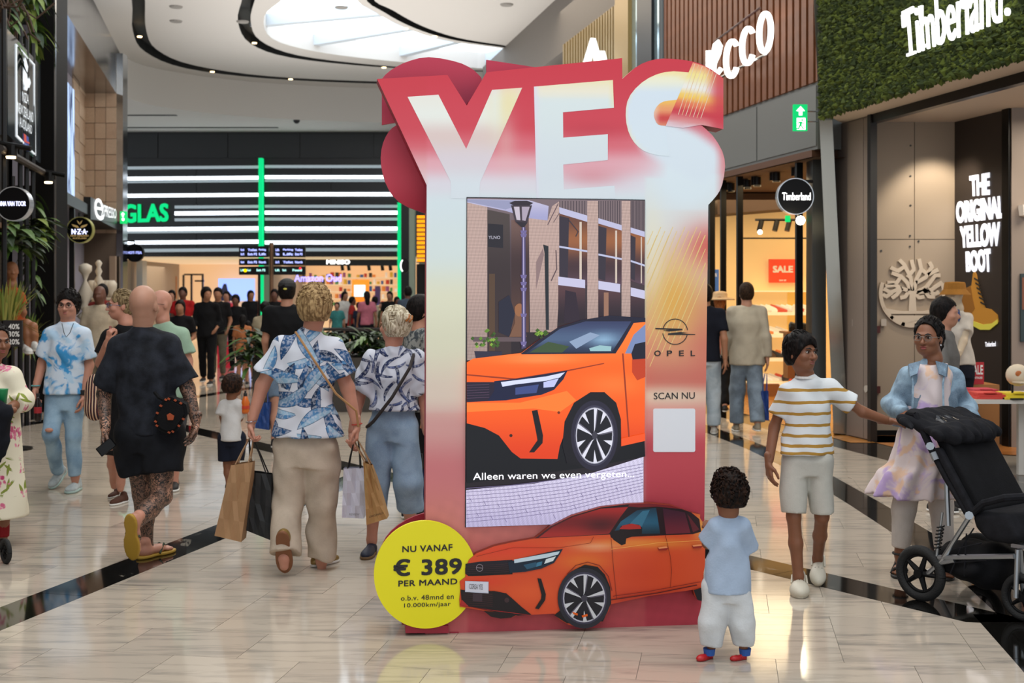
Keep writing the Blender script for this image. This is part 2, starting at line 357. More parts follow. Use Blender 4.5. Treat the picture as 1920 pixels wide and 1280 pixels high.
# a small dome camera under the soffit
s = MB(); a = P(556, 224, 37.3); s.tube([(a.x, a.y, ZL+.02), a], .05); s.ell(a, (.11, .11, .13)); tag(s.build('security_camera', mat('dark_plastic', '17181a', .4), smooth=True), 'small dark dome camera under the pale soffit above the striped facade', 'camera')
s = MB(); a = P(1068, 3, 27); s.bbox(a+Vector((-.15, -.1, -.02)), a+Vector((.15, .1, .25))); s.ell(a, (.1, .1, .08)); tag(s.build('security_camera', MATS['dark_plastic'], smooth=False), 'black camera housing hung from the ceiling at the top edge, left of the slatted fascia', 'camera')
# ================================================================ far facade with light lines
M_BLKP = mat('black_panel', '0b0d10', .35); M_WHG = glow('white_light_line', 'eef6ff', 2.4); M_WHD = glow('dim_light_line', 'a7b4bb', .45); M_GRN = glow('green_light', '10c878', 1.0)
M_BLKM = mat('black_metal', '0c0b0b', .35, .4); M_CHR = mat('polished_steel', 'b9bcbf', .12, 1); M_WHITE = glow('white_sign_light', 'ffffff', 2.2)
fw = FW(40.0)
wall = MB(); wall.prism(fw, fw.hits([(60, 245), (830, 245), (830, 481), (60, 481)]), -.4, 0); wall_far = struct(wall, 'wall_far', M_BLKP, org=(-8, 40.2, 4.8))
# thin joints and the raised upper panels of the dark facade
for (x0, x1, y0, y1) in ((60, 296, 251, 296), (298, 427, 251, 296), (429, 562, 251, 296), (564, 700, 251, 296), (702, 830, 251, 296)):
    q = MB(); q.prism(fw, fw.hits(rect(x0, y0, x1, y1)), 0, .04); q.build('facade_panel', mat('charcoal_panel', '16191c', .45), wall_far)
for (x0, x1, y0, y1) in ((60, 368, 305, 400), (370, 487, 305, 400), (495, 620, 305, 400), (622, 745, 305, 400), (60, 368, 402, 478), (370, 487, 402, 478), (495, 620, 402, 478), (622, 745, 402, 478)):
    q = MB(); q.prism(fw, fw.hits(rect(x0, y0, x1, y1)), 0, .03); q.build('facade_panel', M_BLKP, wall_far)
fac = thing('light_line_sign', fw.w(490, 400, .05), 'wide black storefront facade with horizontal white light lines and green uprights', 'sign')
def lightbar(x0, x1, y, h, m, sl=-.008):
    q = MB(); ya = y; yb = y+sl*(x1-x0); a = [(x0, ya-h/2), (x1, yb-h/2), (x1, yb+h/2), (x0, ya+h/2)]
    q.prism(fw, fw.hits(a, .08), .03, .12); q.build('light_bar', m, fac)
for (y, h, m) in ((315, 5, M_WHD), (335, 6, M_WHG), (341.5, 3, M_WHD), (367, 6, M_WHG)): lightbar(225, 485, y, h, m)
for (y, h, m) in ((388, 5, M_WHD), (400, 6.5, M_WHG), (412, 5, M_WHD)): lightbar(328, 485, y, h, m)
for (y, h, m) in ((430, 6.5, M_WHG), (436, 3, M_WHD), (455, 6.5, M_WHG), (470, 6, M_WHD)): lightbar(213, 485, y, h, m)
for (y, h, m) in ((312, 5, M_WHD), (332, 6, M_WHG), (339, 3, M_WHD), (364, 6.5, M_WHG), (386.5, 5, M_WHD), (398.5, 6.5, M_WHG), (410.5, 5, M_WHD), (428.5, 6.5, M_WHG), (435, 3, M_WHD), (454.5, 6.5, M_WHG), (468, 6, M_WHD)): lightbar(497, 746, y, h, m, 0)
for x, y0 in ((490, 297), (749.5, 380)):
    q = MB(); q.prism(fw, fw.hits(rect(x-3.6, y0, x+3.6, 700), .2), .1, .35); q.build('green_upright', M_GRN, fac)
q = MB(); text(q, 'GLAS', fw, [(230, 383), (315, 381), (315, 415), (230, 418)], .14, .06, bold=.03); q.build('green_lettering', M_GRN, fac)
q = MB(); q.prism(fw, fw.hits(circ(764, 408+42, 2.4, 9)), .03, .1); q.build('green_mark', M_GRN, fac)
# ---- shops below the facade
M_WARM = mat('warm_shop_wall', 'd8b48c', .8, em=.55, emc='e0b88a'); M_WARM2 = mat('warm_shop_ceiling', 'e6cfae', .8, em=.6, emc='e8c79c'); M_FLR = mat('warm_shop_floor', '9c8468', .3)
sh = MB(); Yb = 47.0; zt = 2.9
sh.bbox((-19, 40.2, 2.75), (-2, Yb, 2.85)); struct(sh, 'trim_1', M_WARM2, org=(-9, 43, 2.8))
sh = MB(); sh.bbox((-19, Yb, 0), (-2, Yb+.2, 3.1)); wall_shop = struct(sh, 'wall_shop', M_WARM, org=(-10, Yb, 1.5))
sh = MB()
for x in (-12.9, -8.05, -2.9): sh.bbox((x-.15, 40.2, 0), (x+.15, Yb, 2.75))
struct(sh, 'trim_2', mat('shop_divider', '9a8f84', .7), org=(-8, 43, 1.4))
def fbox(name, x0, y0, x1, y1, Y, m, d=.2, label=None, cat=None, parent=None, group=None, org=True):
    fr = FW(Y); q = MB(); q.prism(fr, fr.hits(rect(x0, y0, x1, y1)), -d, 0); o = q.build(name, m, parent)
    if label: tag(o, label, cat, group)
    return o
fbox('pillar', 256, 488, 267, 745, 41, mat('pale_column', 'a9aeb2', .6), .5, 'slim pale column at the left end of the far shopfronts', 'pillar'); fbox('pillar', 497, 488, 512, 745, 41, MATS['pale_column'], .5, 'slim pale grey column right of the green upright under the facade', 'pillar')
fbox('glowing_picture', 279, 519, 313, 548, 46.5, glow('white_screen', 'fff6e6', 2), .1, 'small glowing white picture on the far shop wall', 'picture')
o = fbox('portrait_poster', 315, 518, 331, 560, 46.5, mat('poster_tan', 'b9825e', .7), .05, 'narrow portrait poster beside the glowing white panel', 'poster')
q = MB(); fr = FW(46.5); q.prism(fr, fr.hits(circ(323, 530, 5, 8)), .0, .02); q.build('printed_face', mat('poster_face', '8a5136', .7), o)
o = thing('video_screen', P(443, 540, 46.4), 'large blue glowing video screen on the far shop wall', 'screen')
q = MB(); q.prism(fr, fr.hits(rect(410, 522, 478, 564)), 0, .05); q.build('screen', glow('blue_screen', '7f9cf0', 1.5), o)
q = MB(); q.prism(fr, fr.hits([(413, 564), (415, 545), (420, 532), (425, 532), (428, 545), (438, 556), (446, 564)]), .05, .07); q.build('printed_figure', mat('navy_print', '1d2b60', .6), o)
o = fbox('kids_poster', 660, 524, 692, 566, 45, mat('orange_poster', 'd8821e', .6, em=.5), .05, 'orange lit poster board in the far toy shop', 'poster')
q = MB(); f45 = FW(45.0); q.prism(f45, f45.hits(rect(664, 534, 685, 556)), 0, .03); q.build('pale_picture', glow('pale_blue_print', 'bfe2ee', .9), o)
fbox('partition', 480, 563, 540, 640, 40.6, mat('pink_panel', 'd9705a', .6, em=.2), .1, 'salmon coloured panel behind the crowd by the green upright', 'panel') 
fbox('purple_banner', 703, 536, 713, 570, 44.5, mat('purple', '3d2f6b', .6), .05, 'dark purple banner in the far toy shop', 'banner')
for i, (x0, y0, x1, y1) in enumerate([(342, 515, 345, 575), (357, 513, 360, 575), (345, 513, 380, 516), (378, 513, 381, 575), (365, 525, 382, 528)]): 
    fbox('frame_bar', x0, y0, x1, y1, 45, M_BLKM, .1, parent=(rk if i else (rk := thing('garment_rack', P(360, 600, 45), 'black metal display frame in the far shop', 'rack'))))
sh_col = ['c0392b', '2c5aa0', 'd8b13a', 'f2f2f2', '4a8a4f', '8e4a86', 'e08a3c', '333333']
shelf_unit = thing('shelf_unit', P(600, 560, 46.6), 'wall shelving with small packages in the far toy shop', 'shelf')
f466 = FW(46.6)
for r in range(5):
    y = 520+r*13; q = MB(); q.prism(f466, f466.hits(rect(556, y, 748, y+1.6)), 0, .4); q.build('shelf_board', mat('shelf_cream', 'e6d8bc', .6, em=.3), shelf_unit)
for kk, c in enumerate(sh_col):
    q = MB()
    for r in range(5):
        for i in range(24):
            if (i*7+r*5) % 8 == kk and random.random() < .85:
                x = 558+i*7.9+random.random()*2; y = 520+r*13; h = 4+random.random()*6; q.prism(f466, f466.hits(rect(x, y-h, x+3+random.random()*3, y)), .1, .35)
    q.build('boxed_goods', mat('pack_'+c, c, .6, em=.15), shelf_unit, kind='stuff')
q = MB(); fr = FW(40.4); q.prism(fr, fr.hits(rect(571, 485, 745, 498)), -.1, 0); o = q.build('shop_header', M_BLKP); tag(o, 'black header board with white lettering over the far toy shop', 'sign')
q = MB(); text(q, 'MINISO', fr, rect(612, 487, 656, 495), .05, bold=.05); q.build('white_lettering', M_WHITE, o)
q = MB(); text(q, 'Amazon Oud', FW(44), rect(552, 514, 640, 528), .0, bold=.02); tag(q.build('lit_shop_name', glow('violet_neon', '8f8cff', 2.0)), 'violet glowing cursive shop name hanging in the far shop', 'sign')
for i, x in enumerate((640, 652, 690, 715, 730)): 
    q = MB(); a = P(x, 495, 42); q.tube([Vector((a.x, a.y, 2.76)), a+Vector((.05, 0, -.22))], .06, 8); tag(q.build('track_spot', M_BLKM), ['leftmost', 'second from left', 'middle', 'fourth from left', 'rightmost'][i]+' small black spotlight under the far toy shop ceiling', 'spotlight', 'spotlights in the far toy shop')
area('far_shop_light', (-8.5, 43.5, 2.6), 9, 160, (1, .82, .6), sy=3)
fbox('dark_pier', 752, 380, 768, 760, 39.5, M_BLKP, .2, 'narrow black pier right of the light line facade', 'pier'); fbox('pillar', 767, 300, 777, 760, 36, mat('greenish_column', '8f9a86', .6), .5, 'narrow grey green column just left of the red display', 'pillar')
o = thing('ring_sign', P(758, 498, 36.2), 'small black round blade sign with a glowing white ring left of the red display', 'sign')
q = MB(); fr = FW(36.2); q.prism(fr, fr.hits(circ(759, 498, 9, 14)), -.1, 0); q.build('disc', M_BLKM, o)
q = MB(); a = circ(757, 498, 6.5, 12, 14, 110, 250); b = circ(757, 498, 4.6, 10, 14, 110, 250)[::-1]; q.prism(fr, fr.hits(a+b), 0, .03); q.build('glowing_ring', M_WHITE, o); q = MB(); q.tube([P(764, 498, 36.25), P(771, 498, 36.3)], .04); q.build('bracket', M_BLKM, o)
st = thing('lit_rack', P(790, 440, 30), 'stack of amber glowing boxes on a dark pole just left of the red display', 'light stack')
q = MB(); fr = FW(30.0); q.prism(fr, fr.hits(rect(797, 400, 801, 745)), -.1, 0); q.build('pole', M_BLKM, st)
for i in range(11):
    y = 404+i*8.1; q = MB(); q.prism(fr, fr.hits(rect(782, y, 797, y+5.4)), -.15, .05); q.build('glowing_box', glow('amber', 'ff9d1a', 1.0), st); q = MB(); q.prism(fr, fr.hits(rect(781, y+5.6, 799, y+7)), -.2, .08); q.build('tray', mat('brass_dark', '6b4a20', .5), st)
fbox('dark_pier', 781, 495, 800, 760, 31, M_BLKM, .3, 'black framed shop pier under the amber light stack', 'pier')
# wayfinding boards
wf = thing('wayfinding_sign', P(509, 560, 26), 'post mounted black direction board with two angled faces of lit text', 'sign')
q = MB(); q.tube([P(509, 455, 26), Vector((P(509, 455, 26).x, 26, 0))], .045, 10); q.build('post', mat('bronze_post', '7b5a41', .4, .5), wf)
q = MB(); q.tube([P(486, 512, 26), Vector((P(486, 512, 26).x, 26, 0))], .03, 8); q.build('post', M_BLKM, wf)
M_DB = mat('board_black', '08090d', .3); blu = glow('blue_white_text', 'a8b4ff', 1.3); cya = glow('cyan_text', 'a8e4e0', 1.1)
fr = FW(25.9)
for (xa, xb, ss) in ((448, 503, -1), (513, 572, 1)):
    for j, (ya, yb) in enumerate(((462, 482), (485, 497), (500, 515))):
        yo = 0 if ss < 0 else 0
        q = MB(); q.prism(fr, fr.hits([(xa, ya+(0 if ss < 0 else -1)), (xb, ya+(-1 if ss < 0 else 0)), (xb, yb), (xa, yb)]), -.08, 0); bd = q.build('board', M_DB, wf)
        q = MB(); 
        for (lx, ww) in ((.06, .12), (.3, .32), (.68, .24)) if j < 2 else ((.05, .14), (.28, .12), (.6, .3)):
            for rr in range(2 if j != 1 else 1):
                y = ya+4+rr*8; x = xa+(xb-xa)*lx; 
                if y+4 < yb: text(q, random.choice(['Toilet', 'Parking', 'Lift', 'Food', 'North', 'Exit P2']), fr, rect(x, y, x+(xb-xa)*ww, y+4.5), .01, bold=.04)
        q.build('lettering', blu if j < 2 else cya, bd)
q = MB(); q.prism(fr, fr.hits(circ(460, 507, 3)), 0, .02); q.build('yellow_mark', glow('yellow_mark', 'ffd800', 1.3), wf); q = MB(); q.prism(fr, fr.hits(circ(563, 503, 2)), 0, .02); q.build('red_mark', glow('red_mark', 'ff3040', 1.3), wf)
o = thing('promotion_stand', P(419, 660, 27), 'red and pink promotion stand behind the crowd on the left', 'stand')
fr = FW(27.0); q = MB(); q.prism(fr, fr.hits(rect(407, 569, 434, 690)), -.3, 0); q.build('panel', mat('red_panel', 'c42b3d', .5, em=.25), o); q = MB(); q.prism(fr, fr.hits(rect(413, 590, 430, 640)), 0, .02); q.build('printed_picture', mat('pinkpic', 'e79aa8', .6), o)
q = MB(); text(q, 'SALE', fr, rect(411, 573, 430, 583), .02, bold=.05); q.build('lettering', mat('white_print', 'f4f2ee', .6), o)
# ================================================================ left side
uL = -2.68; lw = LW(uL); M_PLAS = mat('lilac_plaster', '9c96a0', .8); M_WOODT = mat('textured_stone_tile', 'ccb298', .75, bump=.35, bscale=10, var=.12, vscale=20, stretch=(1, 1, 24)); M_WOODT2 = mat('textured_stone_tile_b', 'c4a88e', .75, bump=.35, bscale=10, var=.12, vscale=20, stretch=(24, 24, 1))
def YL(px, u=uL): return u/((px-960)/F+.2217)
# mirror steel band over the shopfronts
q = MB(); q.prism(lw, [(lw.hit(95, 300)[0], 5.97), (lw.hit(229, 300)[0], 5.97), (lw.hit(229, 300)[0], 7.0), (lw.hit(95, 300)[0], 7.0)], -.7, 0)
w_l = struct(q, 'wall_left', mat('mirror_band', '83868a', .13, 1, var=.1, vscale=1.5))
q = MB(); Yp = 26.6; fp = FW(Yp); q.prism(fp, fp.hits([(219, 100), (231, 100), (231, 760), (219, 760)], 0), -.3, .02); struct(q, 'trim_3', M_CHR)
# recess wall with video screen, stone tile pier
l2 = LW(-3.38); q = MB(); q.prism(l2, [(l2.hit(60, 300)[0], 0), (l2.hit(158, 300)[0], 0), (l2.hit(158, 300)[0], 6.0), (l2.hit(60, 300)[0], 6.0)], -.3, 0); wall_left_b = struct(q, 'wall_left_bay', M_PLAS)
q = MB(); q.prism(fp, fp.hits(rect(150, 172, 219, 760)), -.3, 0); pier = struct(q, 'wall_left_pier', mat('tile_backing', '6f5f52', .8))
for r in range(9):
    for c in range(3):
        x0 = 158+c*20.5; y0 = 172+r*29.5; q = MB(); g = .5; q.prism(fp, fp.hits(rect(x0+g, y0+g, x0+20.5-g, y0+29.5-g)), 0, .02+.012*((r+c) % 2)); q.build('tile', M_WOODT if (r+c) % 2 else M_WOODT2, pier)
for r in range(11):
    for c in range(2):
        x0 = 135+c*11.5; z0 = 3.2+r*.27; a = l2.hit(x0, 300)[0]; b = l2.hit(x0+11.2, 300)[0]; q = MB(); q.prism(l2, [(a, z0), (b, z0), (b, z0+.26), (a, z0+.26)], 0, .02+.01*((r+c) % 2)); q.build('tile', M_WOODT if (r+c) % 2 else M_WOODT2, wall_left_b)
vs_ = thing('video_wall', l2.w(120, 250, .05), 'tall blue white video screen in the recess above the left shopfront', 'screen')
q = MB(); a, b = l2.hit(103, 300)[0], l2.hit(135, 300)[0]; q.prism(l2, [(a, 3.25), (b, 3.25), (b, 5.72), (a, 5.72)], 0, .05)
nm = mat('video_image', '8fb0dd', .4, em=1.0)
nt = nm.node_tree; bb = nt.nodes['Principled BSDF']; tc = nt.nodes.new('ShaderNodeTexCoord'); mp = nt.nodes.new('ShaderNodeMapping'); mp.inputs['Scale'].default_value = (3, 3, .5); nn = nt.nodes.new('ShaderNodeTexNoise'); nn.inputs['Scale'].default_value = 1.6; nn.inputs['Detail'].default_value = 6; nn.inputs['Distortion'].default_value = 1.2
rr = nt.nodes.new('ShaderNodeValToRGB'); rr.color_ramp.elements[0].position = .4; rr.color_ramp.elements[0].color = (*lin('2c3e60'), 1); rr.color_ramp.elements[1].position = .58; rr.color_ramp.elements[1].color = (*lin('b6d0f6'), 1)
nt.links.new(tc.outputs['Object'], mp.inputs[0]); nt.links.new(mp.outputs[0], nn.inputs[0]); nt.links.new(nn.outputs[0], rr.inputs[0]); nt.links.new(rr.outputs[0], bb.inputs['Emission Color']); nt.links.new(rr.outputs[0], bb.inputs['Base Color'])
q.build('screen', nm, vs_)
# black canopy with espresso bar lettering
def ublock(u0, u1, Y0, Y1, z0, z1): # a block following the corridor
    k = .2217; return ([(u0-k*Y0, Y0, z0), (u1-k*Y0, Y0, z0), (u1-k*Y0, Y0, z1), (u0-k*Y0, Y0, z1)], [(u0-k*Y1, Y1, z0), (u1-k*Y1, Y1, z0), (u1-k*Y1, Y1, z1), (u0-k*Y1, Y1, z1)])
q = MB(); q.hexa(*ublock(-3.4, -2.66, 17.7, 27.0, 3.02, 3.2)); can = q.build('canopy', M_BLKM); tag(can, 'long black canopy over the left shopfronts carrying white lettering', 'canopy')
ex = LW(-2.62); xs = thing('coffee_bar_sign', ex.w(196, 392), 'black fascia sign with white lettering and large curled letter', 'sign')
q = MB(); q.prism(ex, ex.hits([(170, 369), (219, 396), (219, 418), (170, 411)]), -.12, 0); q.build('panel', M_BLKM, xs)
q = MB(); text(q, 'XPRESSO', ex, [(190, 382), (218, 392), (218, 410), (190, 405)], .02, bold=.0); text(q, 'e', ex, [(176, 369), (193, 374), (195, 414), (178, 411)], .02, bold=.0); q.build('lettering', glow('soft_white', 'f2f6f8', 1.0), xs)
for (x, y) in ((114, 371), (124, 377), (134, 381)):
    q = MB(); a = l2.w(x, y, .4); q.lathe(a, [(.06, 0), (.06, .03)], 10); tag(q.build('downlight', glow('warm_down', 'ffe3b8', 7)), ['nearest', 'middle', 'farthest'][(x > 114)+(x > 124)]+' warm round downlight under the black canopy', 'light', 'canopy downlights')
# glass shopfront of the bay with warm interior
q = MB(); l3 = LW(-4.6)
q.prism(l3, [(l3.hit(60, 500)[0], 0), (l3.hit(150, 500)[0], 0), (l3.hit(150, 500)[0], 3.2), (l3.hit(60, 500)[0], 3.2)], -.2, 0); struct(q, 'wall_left_interior', mat('brown_interior', '5d4633', .7, em=.12, emc='8a6238'))
q = MB()
for px_ in (104, 119, 140): a = lw.hit(px_, 500)[0]; q.prism(lw, [(a-.05, 0), (a+.05, 0), (a+.05, 3.05), (a-.05, 3.05)], -.08, 0)
tag(q.build('shopfront_mullions', M_BLKM), 'black upright mullions of the glass shopfront under the canopy', 'frame')
# bead garland lights
q = MB()
for i in range(44):
    a = lw.w(104+((i*37) % 11)*.8, 408+i*4.2, -.3); q.ell(a, (.022,)*3, 6, 4)
tag(q.build('fairy_lights', glow('fairy', 'ffcf7a', 6), kind='stuff'), 'vertical string of tiny warm fairy lights in the left shop window', 'fairy lights')
# black column in front
col_ = thing('black_column', P(85, 640, 17), 'full height matt black column between the two left shops', 'column'); 
q = MB(); f17 = FW(17.0); q.prism(f17, [(f17.hit(66, 0)[0], 0), (f17.hit(102, 0)[0], 0), (f17.hit(102, 0)[0], 6.8), (f17.hit(66, 0)[0], 6.8)], -.5, 0); q.build('shaft', mat('black_stone', '0a0909', .5, spec=.2), col_)
q = MB(); q.prism(f17, [(f17.hit(102, 0)[0], 0), (f17.hit(104.5, 0)[0], 0), (f17.hit(104.5, 0)[0], 6.8), (f17.hit(102, 0)[0], 6.8)], -.02, .01); q.build('metal_edge', M_CHR, col_)
# hanging panel sign with kiwi and fern mark
M_PAN = mat('dark_glass_panel', '2a3138', .12, coat=.5); ps = thing('panel_sign', lw.w(45, 180), 'tall tilted dark glass sign panel with white frame line and fern bird mark', 'sign')
q = MB(); q.prism(lw, lw.hits([(13.5, 53.6), (76, 121.9), (76, 306.7), (15, 253)]), -.12, 0); q.build('panel', M_PAN, ps)
q = MB(); A = [(29, 82), (64.5, 121), (66, 292), (30, 256)]; B = [(30.4, 86), (63.2, 122.5), (64.7, 288), (31.4, 253)]
for i in range(4): q.prism(lw, lw.hits([A[i], A[(i+1) % 4], B[(i+1) % 4], B[i]]), 0, .01)
q.build('frame_line', glow('sign_white', 'c9d0d6', .8), ps)
q = MB()
for s_, pts in enumerate(([(46, 108), (51, 125), (49, 140), (52, 160), (49, 170), (45, 168), (46, 150), (43, 135), (44, 122)], [(41, 133), (47, 152), (46, 164), (41, 152)], [(53, 143), (56, 155), (53, 165), (49, 162)], [(43.5, 112), (46.5, 120), (47, 135), (44, 130)])): q.prism(lw, lw.hits(pts), 0, .012)
q.build('fern_bird_mark', MATS['sign_white'], ps)
for s_, qd in (('NZA', [(42, 171), (54, 178), (54, 196), (42, 189)]), ('NEW ZEALAND', [(33, 190), (62.5, 212), (62.5, 230), (33, 210)]), ('AUCKLAND', [(37, 218), (60, 236), (60, 252), (37, 236)])): q = MB(); text(q, s_, lw, qd, .012, bold=.0); q.build('lettering', MATS['sign_white'], ps)
q = MB(); q.prism(lw, lw.hits([(42.5, 250), (52, 257), (53.5, 284), (44, 278)]), 0, .01); q.build('flag', mat('flag_blue', '2a4a9a', .5, em=.2), ps); q = MB(); q.prism(lw, lw.hits([(42.5, 250), (47, 253.5), (47.5, 268), (43, 265)]), .011, .015); q.prism(lw, lw.hits([(47, 264), (53, 267), (53, 270), (47, 267)]), .011, .015); q.build('flag_canton', mat('flag_red', 'c34a3c', .5, em=.2), ps)
for i, (x, y) in enumerate(((22, 272), (92, 323))):
    q = MB(); a = lw.w(x, y, .1); q.tube([a+Vector((-.3, 0, .05)), a, a+Vector((.22, 0, -.04))], .03, 8); q.lathe(a+Vector((.0, 0, -.02)), [(.06, -.12), (.06, .02)], 10); o = q.build('sign_lamp', M_BLKM); tag(o, ['black bracket lamp under the tilted glass sign panel', 'black bracket lamp beside the foot of the black column sign'][i], 'lamp')
    q = MB(); q.lathe(a+Vector((0, -.02, -.15)), [(.05, 0), (.055, .02)], 10); q.build('bulb', glow('bulb_warm', 'ffdca8', 9), o)
def round_sign(name, cx, cy, r, Y, label, lines, arm, rim=None):
    t = thing(name, P(cx, cy, Y), label, 'sign'); fr = FW(Y); q = MB(); q.prism(fr, fr.hits(circ(cx, cy, r, n=48)), -.09, 0); q.build('disc', mat('gloss_black', '060608', .4, spec=.15), t)
    q = MB(); a = fr.hits(circ(cx, cy, r+1.2, n=48)); b = fr.hits(circ(cx, cy, r, n=48)); k = 48; q.add([fr.p(*x, .01) for x in a]+[fr.p(*x, .01) for x in b]+[fr.p(*x, -.1) for x in a], [(i, (i+1) % k, (i+1) % k+k, i+k) for i in range(k)]+[(i, i+2*k, (i+1) % k+2*k, (i+1) % k) for i in range(k)]); q.build('rim', rim or mat('steel_rim', 'c9ccd0', .2, 1, em=.15), t)
    for (s_, quad, m, b_) in lines: q = MB(); text(q, s_, fr, quad, .01, .008, bold=b_); q.build('lettering', m, t)
    q = MB(); q.tube([P(*arm[0], Y+.05), P(*arm[1], Y+.05)], .02, 8); q.build('bracket', M_BLKM, t); return t
SW = MATS['sign_white']; lav = glow('lavender_white', 'd9dcff', 1.6)
round_sign('round_sign', 25, 382, 31, 13.6, 'large round black blade sign with pale lettering at the left edge', [('HANNA VAN TOOR', rect(-12, 377, 48, 386), lav, .0)], ((25, 352), (25, 330)))
t = round_sign('round_sign', 149.5, 431, 23.5, 19.5, 'round black blade sign with golden fern mark in front of the stone tile pier', [('N·Z·A·', rect(134, 429, 164, 439), lav, .02), ('NEW ZEALAND', rect(132, 440, 166, 443.5), mat('gold_print', 'b89a60', .5, em=.3), .02), ('AUCKLAND', rect(136, 445, 162, 448), MATS['gold_print'], .02)], ((149, 408), (149, 398)), mat('brass_rim', 'b8b46a', .3, .8, em=.15))
q = MB(); fr = FW(19.5)
for sx in (-1, 1):
    q.prism(fr, fr.hits([(149.5+sx*1, 427), (149.5+sx*4, 423), (149.5+sx*15, 420), (149.5+sx*12, 424), (149.5+sx*5, 427)]), 0, .01); q.prism(fr, fr.hits([(149.5, 421), (149.5+sx*1.5, 416), (149.5+sx*5, 413), (149.5+sx*3, 418)]), 0, .01)
q.build('golden_fern', MATS['gold_print'], t)
o = thing('round_sign', P(252, 474, 27), 'small dark round blade sign far back, left of the direction boards', 'sign'); fr = FW(27.0); q = MB(); q.prism(fr, fr.hits(circ(252, 474, 17)), -.1, 0); q.build('disc', MATS['gloss_black'], o); q = MB(); text(q, 'HOT-TEA', fr, rect(238, 471, 266, 476), .01, bold=.04); q.build('lettering', blu, o); q = MB(); q.tube([P(252, 459, 27), P(252, 452, 27), P(226, 450, 26.9)], .02); q.build('bracket', M_BLKM, o)
# exit sign far left
o = thing('exit_sign', P(230, 405, 26.5), 'small green glowing exit sign beside the green lettering', 'sign'); fr = FW(26.5); q = MB(); q.prism(fr, fr.hits(rect(225, 396, 236, 419)), -.1, 0); q.build('panel', glow('exit_green', '18b860', 1.2), o); q = MB(); q.prism(fr, fr.hits([(230.5, 398), (234, 402), (232, 402), (232, 406), (229, 406), (229, 402), (227, 402)]), 0, .01); q.prism(fr, fr.hits(circ(231, 411, 2.2, 3)), 0, .01); q.build('arrow_mark', M_WHITE, o)
# ---- nearer left shop: shelves, plants, discount board
M_DKW = mat('dark_timber', '241a13', .55); M_WDP = mat('timber_slat', '6b4b30', .6)
s1 = LW(-3.75); q = MB(); q.prism(s1, [(s1.hit(-60, 500)[0], 0), (s1.hit(75, 500)[0], 0), (s1.hit(75, 500)[0], 6.9), (s1.hit(-60, 500)[0], 6.9)], -.2, 0); wl = struct(q, 'wall_left_near', mat('near_shop_wall', '15110e', .7))
for i in range(16):
    a = s1.hit(20+i*3.2, 500)[0]; q = MB(); q.prism(s1, [(a, 2.55), (a+.09, 2.55), (a+.09, 3.35), (a, 3.35)], 0, .04); q.build('slat', M_WDP, wl)
shf = thing('display_shelving', s1.w(40, 700, .4), 'dark open shelving full of plants at the left edge', 'shelving')
for z in (.12, 1.5, 2.4): q = MB(); q.hexa(*ublock(-3.2, -2.75, 13.6, 16.0, z, z+.06)); q.build('shelf', M_DKW if z < 1 else M_WDP, shf)
for px_ in (8, 38, 50, 62): q = MB(); a = P(px_, 500, YL(px_)+.1); q.tube([(a.x, a.y, 0), (a.x, a.y, 4.9)], .03, 6); q.build('upright', M_BLKM, shf)
for (x0, x1) in ((0, 95),): q = MB(); q.tube([lw.w(x0, 278, .02), lw.w(x1, 331, .02)], .045, 8); q.build('top_rail', M_DKW, shf)
LEAF = [mat('leaf_dark', '24381a', .5), mat('leaf_mid', '4c6b2a', .5), mat('leaf_olive', '76873a', .5), mat('leaf_gold', '8d8a3e', .6)]
def leaf(mb, base, d, L, W, up=Vector((0, 0, 1)), curl=.3):
    d = d.normalized(); s_ = d.cross(up); s_ = s_.normalized() if s_.length > .05 else Vector((1, 0, 0)); vs = []; n = 4
    for i in range(n+1):
        t = i/n; c = base+d*L*t-up*curl*L*t*t; w_ = W*math.sin(math.pi*min(.98, .12+t*.86)); dn = Vector((0, 0, -.15*w_)); vs += [c-s_*w_+dn*-1, c, c+s_*w_-dn]
    mb.add(vs, [(3*i, 3*i+1, 3*i+4, 3*i+3) for i in range(n)]+[(3*i+1, 3*i+2, 3*i+5, 3*i+4) for i in range(n)])
def plant(name, base, n, L, W, label, cat='plant', mats=(0, 1, 2), spread=1, upb=.5, curl=.4, pot=None, R=.12, H=.0, parent=None, group=None):
    t = thing(name, base, label, cat, group) if parent is None else parent; base = Vector(base)
    for mi in mats:
        q = MB()
        for i in range(n//len(mats)):
            a = random.uniform(0, 6.28); e = random.uniform(-.2, 1); d = Vector((math.cos(a)*spread, math.sin(a)*spread, upb*e+.15)); o_ = base+Vector((math.cos(a)*R*random.random(), math.sin(a)*R*random.random(), random.random()*H)); l_ = L*random.uniform(.6, 1.2)
            leaf(q, o_, d, l_, W*random.uniform(.7, 1.2), curl=curl)
        q.build('foliage', LEAF[mi], t, kind='stuff')
    if pot: q = MB(); q.lathe(base-Vector((0, 0, pot[1])), [(pot[0]*.75, 0), (pot[0], pot[1]*.95), (pot[0]*1.05, pot[1])], 16); q.build('pot', pot[2], t)
    return t
plant('leafy_plant', lw.w(48, 455, -.1), 90, .34, .07, 'broad leaved bright green plant below the round black sign', mats=(0, 1, 1, 2), curl=.5, R=.22, H=.3)
plant('leafy_plant', lw.w(12, 470, -.1), 90, .36, .06, 'dense dark green plant at the left edge under the round sign', mats=(0, 0, 1), curl=.6, R=.3, H=.3)
plant('grass_plant', lw.w(12, 600, .0), 110, .55, .014, 'clump of yellow green grass beside the discount board', mats=(2, 3), upb=2.4, curl=.2, spread=.5, R=.12)
plant('grass_plant', lw.w(52, 640, .0), 80, .5, .014, 'loose yellow green grass right of the discount board', mats=(2, 3, 1), upb=1.9, curl=.3, spread=.5, R=.1)
